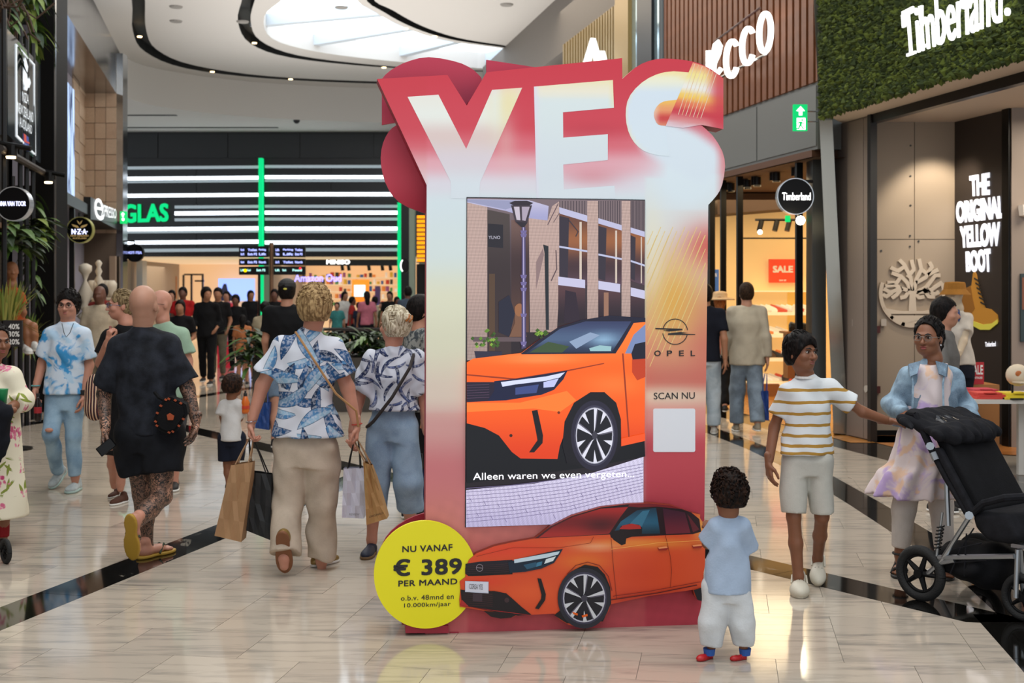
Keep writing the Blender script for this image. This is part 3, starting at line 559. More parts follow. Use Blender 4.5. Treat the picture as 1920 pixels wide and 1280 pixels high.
plant('hanging_plant', lw.w(58, 90, -.1), 80, .28, .05, 'hanging ivy trailing beside the tilted sign panel', mats=(0, 1, 2), upb=-.6, curl=.8, R=.12, H=.9)
plant('hanging_plant', lw.w(62, 560, -.05), 60, .22, .035, 'thin trailing creeper hanging down beside the black column', mats=(0, 1), upb=-.5, curl=.9, R=.05, H=1.4)
plant('hanging_plant', lw.w(2, 150, -.2), 50, .3, .045, 'trailing creeper at the left edge behind the tilted sign panel', mats=(0, 1), upb=-.5, curl=.8, R=.1, H=1.2)
q = MB()
for i in range(26):
    a = lw.w(14+random.uniform(-14, 26), 12, -.1); b_ = a+Vector((random.uniform(-.5, .5), random.uniform(-.3, .3), random.uniform(-.5, .5))); q.tube([a, (a+b_)/2+Vector((0, 0, random.uniform(-.2, .2))), b_], .012, 5)
tag(q.build('branch_lamp', mat('driftwood', '4a3423', .7), kind='stuff'), 'nest of twisted driftwood branches hung at the top left corner', 'lamp shade')
dbd = thing('discount_board', P(24, 650, 12.9), 'black discount board listing three white percentages at the left edge', 'sign'); fr = FW(12.9); q = MB(); q.prism(fr, fr.hits([(6, 600), (41, 601), (41, 650), (6, 649)]), -.03, 0); q.build('board', mat('board_dark', '1d1a1d', .5), dbd)
q = MB(); [text(q, s_, fr, rect(16, y, 36.5, y+10), .004, bold=.02) for s_, y in (('40%', 607), ('30%', 621), ('20%', 635.5))]; q.build('lettering', mat('white_print', 'f4f2ee', .6), dbd)
q = MB(); q.tube([P(24, 650, 12.92), (P(24, 650, 12.92).x, 12.92, 0)], .02, 8); q.lathe((P(24, 650, 12.92).x, 12.92, 0), [(.2, 0), (.2, .02), (.02, .03)], 16); q.build('stand', M_BLKM, dbd)
# totems and bulb vases behind the people
M_IV = mat('ivory', 'cfc4b2', .5); M_WG = glow('warm_white_globe', 'ffe7c4', 1.3)
for (x, Y, prof, lab) in ((160, 19.5, [(.05, .9), (.12, .95), (.04, 1.05), (.12, 1.12), (.05, 1.2), (.14, 1.28), (.04, 1.36), (.1, 1.42), (.05, 1.5), (.13, 1.62), (.02, 1.85), (.06, 1.95), (.1, 2.0), (.1, 2.08), (.03, 2.12)], 'ivory stacked disc totem, left of the bulb shaped vases'), (185, 20.5, [(.03, .9), (.09, .98), (.03, 1.06), (.09, 1.14), (.03, 1.22), (.09, 1.3), (.03, 1.38), (.12, 1.5), (.03, 1.62), (.07, 1.72), (.03, 1.79), (.07, 1.87), (.03, 1.94), (.06, 2.01), (.03, 2.08), (.06, 2.15), (.02, 2.2)], 'ivory beaded totem rising among the bulb shaped vases')):
    a = P(x, 600, Y); q = MB(); q.lathe((a.x, a.y, 0), [(.16, 0), (.16, .05), (.05, .12), (.04, .8)]+prof, 16); tag(q.build('totem', M_IV, smooth=True), lab, 'decoration')
bs = thing('bulb_stand', P(190, 560, 21), 'display stand with five white bulb shaped heads', 'stand'); q = MB(); q.tube([P(190, 575, 21), (P(190, 575, 21).x, 21, 0)], .04); q.tube([P(172, 560, 21), P(210, 560, 21)], .03); q.build('stem', M_IV, bs)
for i, x in enumerate((174, 182, 193, 202, 208)): q = MB(); q.lathe(P(x, 556, 21), [(.03, 0), (.05, .06), (.1, .16), (.1, .22), (.06, .28)], 14); q.build('bulb', M_IV, bs, smooth=True)
fbox('posts_display', 205, 480, 216, 620, 26.4, mat('pale_pier_face', 'a88f78', .7), .1, 'pale shelf upright on the stone tile pier', 'upright')
# planter in the middle behind the shoppers
pl = thing('planter', (-2.55, 17.5, 0), 'long planter box with dense dark green foliage behind the two shoppers', 'planter')
q = MB(); q.bbox((-3.6, 17.0, 0), (-1.5, 18.2, .75)); q.build('box', mat('planter_box', '3a3530', .6), pl)
for i in range(9): plant('', (-3.5+.24*i, 17.4+.3*(i % 2), .78), 66, .42, .035, '', mats=(0, 0, 1), upb=1.1, curl=.5, R=.2, H=.25, parent=pl)
plant('potted_shrub', P(468, 690, 17), 70, .4, .04, 'small dark leafy shrub beside the boy in the blue shirt', mats=(0, 1), upb=.8, curl=.5, R=.1, H=.5)
# dining counter with the crowd behind
q = MB(); q.bbox((-6.5, 30, .72), (-1.2, 30.8, .78)); q.bbox((-6.4, 30.3, 0), (-6.2, 30.5, .72)); q.bbox((-1.6, 30.3, 0), (-1.4, 30.5, .72)); tag(q.build('dining_counter', M_DKW), 'long dark dining counter behind the planter', 'table')

q = MB(); q.bbox((-3.0, 41.5, 0), (9.5, 41.8, 7.2)); struct(q, 'wall_far_right', mat('far_beige', '8d8378', .8))

q = MB(); q.prism(LW(-3.75), [(1, 0), (s1.hit(-60, 500)[0], 0), (s1.hit(-60, 500)[0], 6.9), (1, 6.9)], -.2, 0); struct(q, 'wall_left_front', mat('front_left_wall', '8a8078', .6))
q = MB(); q.prism(RW(8.6), [(-8.5, 0), (-1, 0), (-1, 6.9), (-8.5, 6.9)], -.2, 0); struct(q, 'wall_right_front', MATS['front_left_wall'])
# ================================================================ right side, first shop (slatted fascia)
uE = 6.70; rw = RW(uE); M_GREY = mat('grey_metal_panel', '777876', .35, .3, bump=.02); M_DGR = mat('dark_steel', '4a4b4a', .3, .6)
def U(fr, px, py=300): return fr.hit(px, py)[0]
def ub(fr, xa, xb, z0, z1, n0, n1, mb=None):
    a, b = U(fr, xa), U(fr, xb); q = mb or MB(); q.prism(fr, [(a, z0), (b, z0), (b, z1), (a, z1)], n0, n1); return q
q = ub(rw, 1244, 1549, 4.1, 7.0, -.3, -.06); wr = struct(q, 'wall_right', mat('slat_backing', '2a1a10', .7))
M_SLAT = mat('terracotta_slat', '703f1f', .5, var=.15, vscale=5); a0, a1 = U(rw, 1248), U(rw, 1548); N = 29
base = MB(); w_ = (a1-a0)/N; base.add([rw.p(a0, 4.1, -.06), rw.p(a0+w_*.66, 4.1, -.06), rw.p(a0+w_*.66, 4.1, .03), rw.p(a0, 4.1, .03)]+[rw.p(a0, 7.0, -.06), rw.p(a0+w_*.66, 7.0, -.06), rw.p(a0+w_*.66, 7.0, .03), rw.p(a0, 7.0, .03)], [(3, 2, 1, 0), (4, 5, 6, 7), (0, 1, 5, 4), (1, 2, 6, 5), (2, 3, 7, 6), (3, 0, 4, 7)])
sl0 = base.build('slat', M_SLAT, wr)
for i in range(1, N): c = sl0.copy(); COL.objects.link(c); c.location = sl0.location+rw.U*w_*i
q = ub(rw, 1300, 1533, 3.32, 4.1, -.3, 0); wrb = struct(q, 'trim_4', M_GREY)
for a, b in ((1300, 1420), (1422, 1532)): q = ub(rw, a, b, 3.36, 4.06, 0, .015); q.build('fascia_panel', M_GREY, wrb)
q = ub(rw, 1300, 1525, 3.24, 3.32, -.4, .02); struct(q, 'trim_5', mat('warm_reveal', '5a3a26', .5))
# glowing letters
es = thing('shoe_shop_sign', rw.w(1385, 80, .2), 'glowing white rounded letters mounted on the terracotta slats', 'sign')
def stroke(mb, fr, pts, wd, n, th=.1, closed=False):
    p = [Vector((*q_, 0)) for q_ in pts]; k = len(p); L = []; R = []
    for i in range(k):
        a = p[(i-1) % k] if closed or i else p[0]; b = p[(i+1) % k] if closed or i < k-1 else p[-1]; t = (b-a).normalized(); nn_ = Vector((-t.y, t.x, 0)); L.append(p[i]+nn_*wd/2); R.append(p[i]-nn_*wd/2)
    lo = [fr.hit(v.x, v.y, n) for v in L]; ro = [fr.hit(v.x, v.y, n) for v in R]; vs = [fr.p(*x, n) for x in lo]+[fr.p(*x, n) for x in ro]+[fr.p(*x, n-th) for x in lo]+[fr.p(*x, n-th) for x in ro]; fs = []
    for i in range(k if closed else k-1):
        j = (i+1) % k; fs += [(i, j, j+k, i+k), (i+2*k, i+3*k, j+3*k, j+2*k), (i, i+2*k, j+2*k, j), (i+k, j+k, j+3*k, i+3*k)]
    if not closed: fs += [(0, k, 3*k, 2*k), (k-1, 3*k-1, 4*k-1, 2*k-1)]
    mb.add(vs, fs)
EL = glow('letter_glow', 'fffdf6', 2.0)
def ring(cx, cy, rx, ry, sk, a0, a1, n=22): return [(cx+rx*math.cos(math.radians(a)), cy-ry*math.sin(math.radians(a))+sk*math.cos(math.radians(a))*rx) for a in [a0+(a1-a0)*i/n for i in range(n+1)]]
SK = -.42
q = MB(); stroke(q, rw, ring(1433, 61, 11, 36, SK, 0, 345, 30), 8.5, .25, .02, closed=True); q.build('letter', EL, es)
for cx, cy, rx in ((1401, 86, 11), (1371, 110, 11)): q = MB(); stroke(q, rw, ring(cx, cy, rx, 33, SK, 38, 322), 8.5, .25, .02); q.build('letter', EL, es)
q = MB(); stroke(q, rw, [(1327, 95), (1331, 118), (1337, 100), (1340, 84), (1345, 78), (1349, 86), (1346, 100), (1338, 118), (1337, 132), (1344, 138), (1351, 128)], 7.5, .25, .02); stroke(q, rw, [(1327, 95), (1327, 132)], 7.5, .25, .02); q.build('letter', EL, es)
for (a, b) in (((1340, 78), (1425, 15)), ((1350, 146), (1440, 100))): q = MB(); q.tube([rw.w(*a, .1), rw.w(*b, .1)], .018, 6); q.build('rail', M_CHR, es)
area('letters_wash', rw.w(1390, 75, .5), 1.2, 14, (1, .9, .75), rot=(math.pi/2, 0, math.atan2(rw.N.y, rw.N.x)+math.pi/2+math.pi))
# farther slatted fascia, gold and black piers
q = ub(rw, 1060, 1170, 4.1, 6.7, -.3, -.05); wr2 = struct(q, 'wall_right_far', mat('pale_backing', '9fb2b4', .4, em=.12))
for i in range(20): a = 1064+i*5.1; q = ub(rw, a, a+2.9, 4.1, 6.72, -.05, .1); q.build('slat', mat('brass_slat', '8a7446', .4, .3), wr2)
q = ub(rw, 1165, 1190, 0, 7.3, -.3, .12); struct(q, 'trim_6', mat('gold_pier', '9a8150', .4, .4))
q = ub(rw, 1190, 1211, 0, 7.3, -.3, .05); struct(q, 'trim_7', mat('pale_glass_pier', '9fb9c4', .08, .7)); q = ub(rw, 1210, 1238, 0, 7.3, -.3, .15); struct(q, 'trim_8', M_BLKM); q = ub(rw, 1238, 1247, 0, 7.3, -.3, .1); struct(q, 'trim_9', MATS['pale_glass_pier'])
q = ub(rw, 1000, 1062, 3, 6.3, -.5, -.2); struct(q, 'wall_right_corner', mat('white_glazed', 'b7c6cf', .15, .5))
q = ub(rw, 900, 1190, 6.72, 7.95, -.6, -.08); struct(q, 'trim_10', mat('grey_soffit', '6f6963', .7))
o = thing('triangle_sign', rw.w(1105, 100, .2), 'white peaked emblem on the brass slats above the red display', 'sign')
q = MB(); stroke(q, rw, [(1096, 118), (1107, 74), (1117, 118)], 6, .3); stroke(q, rw, [(1110, 100), (1122, 97), (1127, 118)], 6, .3); q.build('emblem', glow('emblem_white', 'e8eef0', 1), o)
# ---- interior of the shoe shop
Yi = 20.0; fi = FW(Yi)
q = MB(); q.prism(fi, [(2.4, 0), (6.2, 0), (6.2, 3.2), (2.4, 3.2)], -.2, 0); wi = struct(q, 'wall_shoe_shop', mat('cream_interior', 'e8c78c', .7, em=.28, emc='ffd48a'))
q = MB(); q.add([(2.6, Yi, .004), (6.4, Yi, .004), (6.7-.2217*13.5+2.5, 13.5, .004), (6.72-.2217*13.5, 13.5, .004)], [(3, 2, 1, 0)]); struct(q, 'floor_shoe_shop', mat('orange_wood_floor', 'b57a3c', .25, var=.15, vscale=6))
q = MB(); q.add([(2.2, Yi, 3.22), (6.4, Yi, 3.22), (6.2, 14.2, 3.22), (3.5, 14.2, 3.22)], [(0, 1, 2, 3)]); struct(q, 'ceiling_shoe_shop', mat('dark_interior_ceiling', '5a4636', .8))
q = MB(); q.bbox((6.0, 14.6, 0), (6.1, Yi, 3.2)); struct(q, 'wall_shoe_shop_side', MATS['cream_interior'])
q = MB(); u0, u1 = .0, 1; q.prism(fi, [(fi.hit(1328, 400)[0], fi.hit(0, 408)[1]), (fi.hit(1530, 400)[0], fi.hit(0, 392)[1]), (fi.hit(1530, 400)[0], 3.2), (fi.hit(1328, 400)[0], 3.2)], .0, .9); struct(q, 'trim_11', mat('brown_bulkhead', '4c3b31', .7))
sp = area('shoe_shop_light', (4.3, 17.6, 3.1), 2.4, 110, (1, .74, .42), sy=4)
us = thing('shoe_shelving', (4.6, Yi, 0), 'cream wall shelving with rows of shoes in the bright shoe shop', 'shelving')
SHY = ((1400, 1528, 587), (1412, 1478, 628), (1400, 1528, 672), (1395, 1528, 716))
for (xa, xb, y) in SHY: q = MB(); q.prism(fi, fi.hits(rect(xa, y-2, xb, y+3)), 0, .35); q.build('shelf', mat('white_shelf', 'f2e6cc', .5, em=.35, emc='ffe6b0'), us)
q = MB(); q.prism(fi, fi.hits(rect(1400, 545, 1528, 547)), 0, .3); q.build('shelf', MATS['white_shelf'], us)
q = MB(); q.prism(fi, fi.hits(rect(1395, 716, 1450, 739)), 0, .45); q.build('base_cabinet', mat('oak', '8a5a34', .5), us)
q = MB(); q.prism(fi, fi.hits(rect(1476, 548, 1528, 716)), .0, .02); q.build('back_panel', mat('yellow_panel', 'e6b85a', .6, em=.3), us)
SC_ = ['f4efe6', 'c94a35', '20201f', 'f1e9dc', '2d2a35', 'e08040', 'd8d2c6', '4a3528']
def shoe_mb(p, L=.26, H=.1, fl=1):
    q = MB(); prof = [(-.5, 0, .75), (-.42, 0, 1.0), (-.2, 0, .85), (.05, 0, .62), (.3, 0, .42), (.46, 0, .3)]; vs = []; n = 8
    for i, (x, _, h) in enumerate(prof):
        wd = [.09, .11, .11, .12, .12, .07][i]*.36/.12*L*.5*.4*2.2
        for k in range(n):
            a = 2*math.pi*k/n; vs.append((p[0]+fl*x*L, p[1]+math.cos(a)*wd*.6, p[2]+max(0, .5+.5*math.sin(a))*h*H))
    fs = [(i*n+k, i*n+(k+1) % n, (i+1)*n+(k+1) % n, (i+1)*n+k) for i in range(5) for k in range(n)]+[tuple(range(n))[::-1], tuple(range(5*n, 6*n))]; q.add(vs, fs); return q
rows = [(585, 1406, 1524, 12, .33, 'upper'), (626, 1416, 1476, 5, .2, 'second'), (670, 1404, 1524, 10, .2, 'third'), (714, 1402, 1524, 10, .2, 'lowest')]
protos = {}; CN = ['white', 'red', 'black', 'cream', 'dark grey', 'orange', 'pale grey', 'brown']; ORD = 'first second third fourth fifth sixth seventh eighth ninth tenth eleventh twelfth'.split()
for (y, xa, xb, n, dep, nm_) in rows:
    for i in range(n):
        c = SC_[(i*3+int(y)) % 8] if y != 585 else SC_[(0, 3, 6, 0)[i % 4] if i % 5 else 1]; a = fi.w(xa+(xb-xa)*(i+.5)/n, y, .2)
        if c not in protos: protos[c] = shoe_mb((0, 0, 0), .3, .13).build('shoe', mat('shoe_'+c, c, .5, em=.08), org=(0, 0, 0)); o = protos[c]
        else: o = protos[c].copy(); COL.objects.link(o)
        o.location = a; o.rotation_euler.z = random.uniform(-.6, .6); tag(o, f'{CN[SC_.index(c)]} shoe, {ORD[i]} from left on the {nm_} shelf of the shoe shop', 'shoe', f'shoes on the {nm_} shelf')
o = thing('sale_sign', fi.w(1468, 508, .1), 'orange red SALE board hanging in the bright shoe shop', 'sign'); q = MB(); q.prism(fi, fi.hits(rect(1440, 486, 1497, 530)), .04, .1); q.build('board', mat('sale_red', 'd8401f', .5, em=.45), o); q = MB(); text(q, 'SALE', fi, rect(1449, 498, 1487, 511), .11, bold=.05); q.build('lettering', mat('white_print', 'f4f2ee', .6), o); q = MB(); text(q, 'now on', fi, rect(1461, 524, 1474, 527), .11, bold=.03); q.build('lettering', mat('white_print', 'f4f2ee', .6), o)
o = thing('blue_banner', P(1337, 530, 18.6), 'blue hanging banner just right of the red display', 'banner'); f18 = FW(18.6); q = MB(); q.prism(f18, f18.hits(rect(1322, 505, 1348, 562)), -.03, 0); q.build('cloth', mat('banner_blue', '3a63a0', .6, em=.25), o); q = MB(); text(q, 'NEW IN', f18, rect(1329, 512, 1344, 519), .005, bold=.04); q.build('lettering', MATS['white_print'], o)
fr_s = thing('shop_window_frame', rw.w(1400, 500), 'black steel mullions of the shoe shop window', 'frame')
for x, wd in ((1331, .1), (1352, .04), (1383, .05), (1494, .05)): a = U(rw, x); q = MB(); q.prism(rw, [(a-wd, .0 if x < 1400 else .02), (a, 0), (a, 3.25), (a-wd, 3.25)], -.08, 0); q.build('mullion', M_BLKM, fr_s)
q = MB(); q.prism(fi, fi.hits(rect(1382, 448, 1526, 450.5)), .5, .56); q.build('transom', M_BLKM, fr_s)
tk = thing('track_light', rw.w(1420, 338, -.2), 'row of black track spotlights under the grey fascia', 'spotlights'); q = MB(); q.tube([rw.w(1350, 343, -.25), rw.w(1526, 300, -.25)], .025, 6); q.build('rail', M_BLKM, tk)
for (x, y) in ((1365, 340), (1371, 343), (1396, 334), (1402, 337), (1415, 330), (1420, 332), (1450, 320), (1456, 323), (1491, 311), (1497, 315), (1520, 304)):
    a = rw.w(x, y, -.25); q = MB(); q.tube([a, a+Vector((0, 0, -.13))], .05, 10); q.build('spot_head', M_BLKM, tk)
tk = thing('track_light', P(1440, 413, 18), 'short black ceiling track with angled spotlights inside the shoe shop', 'spotlights'); q = MB(); q.tube([P(1416, 412, 18), P(1498, 412, 18)], .02, 6); q.build('rail', M_BLKM, tk)
for x in (1426, 1455, 1478): a = P(x+2, 414, 18); q = MB(); q.tube([a, a+Vector((-.04, -.02, -.15))], .04, 10); q.build('spot_head', M_BLKM, tk)
q = MB(); q.ell(P(1425, 435, 17.9), (.035,)*3); q.build('lens', glow('lens', 'fff2d8', 8), tk)
q = MB(); a = P(1501, 413, 13.7); q.ell(a, (.05,)*3); o = q.build('halogen_lamp', glow('halogen', 'fff0cc', 60)); tag(o, 'dazzling bare halogen lamp just below the round black sign', 'lamp'); q = MB(); q.tube([a, a+Vector((.03, .2, .03)), a+Vector((.1, .55, .1))], .012, 6); q.build('stem', M_BLKM, o)
q = MB(); f152 = FW(15.3); q.prism(f152, f152.hits(rect(1473, 404, 1482, 416)), -.03, 0); tag(q.build('exit_sign', glow('exit_green', '18b860', 1.2)), 'tiny green exit sign inside the shoe shop under the round black sign', 'sign')
# counter with shoes inside shop
q = MB(); f17b = FW(17.5); q.prism(f17b, f17b.hits(rect(1475, 622, 1530, 626)), -.5, 0); q.prism(f17b, f17b.hits(rect(1480, 626, 1528, 710)), -.4, -.1); o = q.build('display_counter', MATS['oak']); tag(o, 'oak display counter at the right of the shoe shop', 'counter')
for i in range(3): q = shoe_mb(P(1500+i*9, 622, 17.6), .32, .15); tag(q.build('shoe', mat('shoe_black', '171717', .4)), ['leftmost', 'middle', 'rightmost'][i]+' black shoe on the oak display counter', 'shoe', 'shoes on the oak counter')
# ---- columns between the shops
q = MB(); f144 = FW(14.45); q.prism(f144, [(f144.hit(1522, 0)[0], 0), (f144.hit(1549, 0)[0], 0), (f144.hit(1549, 0)[0], 4.1), (f144.hit(1524, 0)[0], 4.1)], -.3, 0); struct(q, 'trim_12', M_DGR)
q = MB(); q.hexa([P(1563, 812, 14.2), P(1590, 814, 14.2), P(1545, -90, 13.9), P(1522, -90, 13.9)], [P(1563, 805, 14.7), P(1592, 805, 14.7), P(1547, -60, 14.5), P(1522, -60, 14.5)]); struct(q, 'trim_13', mat('satin_steel_post', '9e9a90', .16, .75))
# ================================================================ right side, boot shop
ut = 7.02; rt = RW(ut); rb = RW(6.5); M_WG1 = mat('taupe_panel', '80736a', .55); ZS = 3.63
zfr = rt
q = MB(); a, b = U(rt, 1562), U(rt, 1636); q.prism(rt, [(a, 0), (b, 0), (b, ZS), (a, ZS)], -.03, 0); wt = struct(q, 'wall_boot_shop', M_WG1)
for x0, x1 in ((1592, 1621.5), (1622.5, 1634)): q = ub(rt, x0, x1, .02, ZS-.02, 0, .02); q.build('panel', M_WG1, wt)
q = ub(rt, 1634, 1640, 0, ZS+.02, -.03, .05); struct(q, 'trim_14', mat('dark_door_frame', '1c1815', .4))
# soffit and rail
kk = .2217; q = MB(); Y0, Y1 = 8.5, 13.6; q.add([(6.5-kk*Y0, Y0, ZS-.004), (12, Y0, ZS-.004), (12, 14.3, ZS-.004), (6.5-kk*Y1, Y1, ZS-.004), (7.02-kk*14.3, 14.3, ZS-.004)], [(0, 1, 2, 4, 3)]); struct(q, 'ceiling_boot_shop', mat('cream_soffit', 'c4b3a0', .7))
q = ub(rt, 1636, 1985, ZS-.1, ZS, -.06, .03); struct(q, 'trim_15', mat('dark_rail', '15110f', .3, .5))
bl = MB(); bl.hexa(*ublock(6.5, 7.3, 8.5, 13.62, ZS+.01, 6.8)); wm = struct(bl, 'wall_moss', mat('moss_backing', '2a3a10', .9))
mats_moss = [mat('moss_dark', '26330a', .95), mat('moss_mid', '3b4712', .95), mat('moss_light', '525e1c', .95)]
for mi, n_ in enumerate((6500, 6500, 4000)):
    Yr = RNG.uniform(9.6, 13.66, n_); Zr = RNG.uniform(ZS-.03, 4.98, n_); rr_ = RNG.uniform(.022, .045, n_); out = RNG.uniform(0, .05, n_)
    t_ = np.array([[1, 0, 0], [-1, 0, 0], [0, 1, 0], [0, -1, 0], [0, 0, 1], [0, 0, -1]], float); fo = np.array([[0, 2, 4], [2, 1, 4], [1, 3, 4], [3, 0, 4], [2, 0, 5], [1, 2, 5], [3, 1, 5], [0, 3, 5]])
    c = np.stack([6.5-kk*Yr, Yr, Zr], 1)+np.array(rb.N)*out[:, None]
    V_ = (c[:, None, :]+(t_[None]+RNG.uniform(-.45, .45, (n_, 6, 3)))*rr_[:, None, None]).reshape(-1, 3); F_ = (fo[None]+np.arange(n_)[:, None, None]*6).reshape(-1, 3)
    q = MB(); q.v = V_.tolist(); q.f = F_.tolist(); q.mi = [0]*len(q.f); q.build('moss', mats_moss[mi], wm, kind='stuff')
ts = thing('boot_shop_sign', rb.w(1790, 40, .15), 'large glowing white serif lettering on the green moss wall', 'sign')
M_TL = glow('letter_white', 'ffffff', 1.3)
TQ = [(1690, 22), (1876, -74), (1876, 42), (1697, 108)]
def serif(s, fr, quad, n, th, m, par, nm='lettering', bold=.02):
    q = MB(); text(q, s, fr, quad, n, th, bold=bold, spacing=1.0); return q.build(nm, m, par)
serif('Timberland', rb, TQ, .16, .02, M_TL, ts, bold=.0)
q = MB()   # serifs and the bar of the first letter
for (x, y, w2) in ((1691, 46, 5), (1723, 30, 5)): q.prism(rb, rb.hits([(x-2, y-18), (x+w2, y-20), (x+w2, y+4), (x, y+6)], .16), .14, .16)
for (x, y) in ((1707, 104), (1731, 90)): q.prism(rb, rb.hits([(x-8, y-3), (x+8, y-9), (x+8, y-4), (x-8, y+2)], .16), .14, .16)
q.build('serif_strokes', M_TL, ts, kind='stuff')
q = MB(); q.prism(rb, rb.hits(circ(1887, 22, 4.4, 7.5, 20), .16), .14, .16); q.build('registered_mark', M_TL, ts)
# window wall, poster wall
Yw = 14.2; fb = FW(Yw); M_CLAD = mat('greige_cladding', 'a0917f', .55)
q = MB(); q.prism(fb, [(3.9, 0), (5.35, 0), (5.35, 3.75), (3.9, 3.75)], -.2, -.02); wb = struct(q, 'wall_boot_back', mat('joint_dark', '3c3530', .8))
for (x0, y0, x1, y1) in ((1641, 216, 1714, 448), (1715.2, 216, 1790, 448), (1641, 449.2, 1714, 806), (1715.2, 449.2, 1790, 806)):
    q = MB(); q.prism(fb, fb.hits(rect(x0, y0, x1, y1)), -.02, 0); p_ = q.build('panel', M_CLAD, wb)
for (x, y) in ((1707, 273), (1707, 330), (1707, 385), (1706, 442), (1722, 452), (1706, 462), (1652, 470)): q = MB(); a = fb.w(x, y); q.tube([a, a-Vector((0, .01, 0))], .012, 6); q.build('screw', M_DGR, wb)
q = MB(); q.prism(fb, fb.hits(rect(1641, 806, 1790, 817)), -.02, .03); q.build('plinth', M_BLKM, wb)
# tree emblem
te = thing('tree_emblem', fb.w(1709, 550, .03), 'large pale cut out tree emblem on the greige wall', 'emblem'); M_TE = mat('pale_emblem', 'c9bba9', .6)
cx, cy, R_ = 1709, 552, 61
def st(mb, pts, w0, w1=None):
    p = fb.hits(pts); k = len(p)
    for i in range(k-1):
        a, b = Vector((*p[i], 0)), Vector((*p[i+1], 0)); t = (b-a).normalized(); nn_ = Vector((-t.y, t.x, 0)); ww = w0*Yw/F/2
        b2 = b+t*ww*.5; mb.prism(fb, [((a+nn_*ww).x, (a+nn_*ww).y), ((a-nn_*ww).x, (a-nn_*ww).y), ((b2-nn_*ww).x, (b2-nn_*ww).y), ((b2+nn_*ww).x, (b2+nn_*ww).y)][::-1], 0, .03+.0006*(i % 3))
q = MB(); st(q, circ(cx, cy-2, R_-2, 62, 26, 190, 214)[::-1] if False else [(cx+(R_-2)*math.cos(math.radians(a)), cy-2+(62-2)*math.sin(math.radians(a))) for a in range(-18, 206, 8)], 7)
q.prism(fb, fb.hits([(1655, 577), (1690, 583), (1730, 583), (1764, 577), (1758, 588), (1663, 588)]), 0, .03)
q.prism(fb, fb.hits([(1663, 591)]+[(1709+52*math.cos(math.radians(a)), 568+46*math.sin(math.radians(a))) for a in range(28, 153, 8)][::-1]+[(1755, 591)]), 0, .03)
q.build('ring', M_TE, te)
q = MB(); q.prism(fb, fb.hits([(1702, 584), (1704, 552), (1700, 545), (1718, 545), (1715, 552), (1717, 584)]), 0, .031)
for br in ([(1708, 552), (1700, 530), (1688, 518), (1672, 512)], [(1704, 545), (1688, 540), (1668, 548), (1657, 542)], [(1710, 548), (1706, 520), (1694, 496), (1686, 488)], [(1700, 520), (1712, 505), (1708, 489)], [(1712, 550), (1716, 525), (1726, 505), (1722, 487)], [(1716, 530), (1734, 520), (1746, 500), (1742, 493)], [(1716, 548), (1736, 538), (1752, 516), (1760, 516)], [(1718, 548), (1742, 545), (1764, 530)], [(1736, 540), (1750, 552), (1758, 548)], [(1690, 540), (1680, 552), (1672, 558)], [(1730, 541), (1740, 556), (1750, 556)], [(1688, 518), (1680, 530), (1664, 530)], [(1694, 500), (1682, 508), (1670, 502)], [(1728, 506), (1738, 515), (1756, 506)], [(1672, 548), (1660, 556), (1655, 552)], [(1704, 545), (1696, 556), (1688, 558)], [(1713, 548), (1722, 558), (1730, 556)], [(1688, 540), (1676, 534), (1660, 536)]): st(q, br, 7)
q.build('branches', M_TE, te)
# poster wall with boot
rp = RW(8.27); q = ub(rp, 1790, 1887, 0, 3.7, -.15, 0); wp = struct(q, 'wall_poster', mat('poster_charcoal', '332c29', .5))
q = ub(rp, 1886, 1899, 0, 3.75, -.2, .05); struct(q, 'trim_16', M_BLKM)
fg = FW(13.1); q = MB(); q.prism(fg, [(fg.hit(1897, 0)[0], 0), (9, 0), (9, 3.72), (fg.hit(1897, 0)[0], 3.72)], -.2, 0); struct(q, 'wall_boot_right', mat('right_cladding', '8d8076', .6))
pt = thing('poster_lettering', rp.w(1836, 420, .01), 'bold white four line slogan on the charcoal poster wall', 'lettering')
M_PW = mat('lit_white_print', 'e8eaf2', .5, em=.85)
for s_, qd in (('THE', [(1817, 330), (1855, 323), (1855, 365), (1819, 368)]), ('ORIGINAL', [(1792, 378), (1880, 366), (1882, 409), (1793, 419)]), ('YELLOW', [(1799, 424), (1874, 415), (1874, 461), (1801, 465)]), ('BOOT', [(1810, 471), (1856, 465), (1858, 510), (1811, 510)])): q = MB(); text(q, s_, rp, qd, .012, .008, bold=.05, spacing=.97); q.build('slogan_word', M_PW, pt)
bt = thing('boot_print', rp.w(1840, 570, .01), 'tan work boot picture printed below the slogan on the poster wall', 'picture')
q = MB(); q.prism(rp, rp.hits([(1829, 508), (1832, 515), (1836, 540), (1843, 562), (1848, 577), (1860, 580), (1871, 590), (1873, 603), (1862, 612), (1845, 614), (1824, 605), (1822, 590), (1806, 580), (1806, 543), (1823, 535), (1826, 512)]), 0, .012); q.build('upper', mat('boot_tan', 'b07a2c', .6, em=.25), bt)
q = MB(); q.prism(rp, rp.hits([(1822, 600), (1845, 608), (1862, 606), (1873, 598), (1873, 606), (1858, 618), (1840, 618), (1822, 608)]), .012, .018); q.build('sole', mat('boot_sole', 'c9c04a', .6, em=.25), bt)
q = MB(); q.prism(rp, rp.hits([(1806, 543), (1822, 536), (1826, 560), (1830, 578), (1822, 590), (1806, 582)]), .012, .015); q.build('heel_panel', mat('boot_brown', '8c5c22', .6, em=.2), bt)
q = MB()
for i in range(6): y = 520+i*9; q.prism(rp, rp.hits([(1829+i*2.4, y), (1837+i*2.6, y+5), (1837+i*2.6, y+8), (1829+i*2.4, y+3)]), .012, .02)
q.build('laces', mat('boot_lace', '2c2a26', .6), bt)
q = MB(); text(q, 'Timberland', rp, [(1847, 641), (1867, 640), (1867, 649), (1847, 650)], .012, bold=.04); q.build('small_wordmark', M_PW, bt)
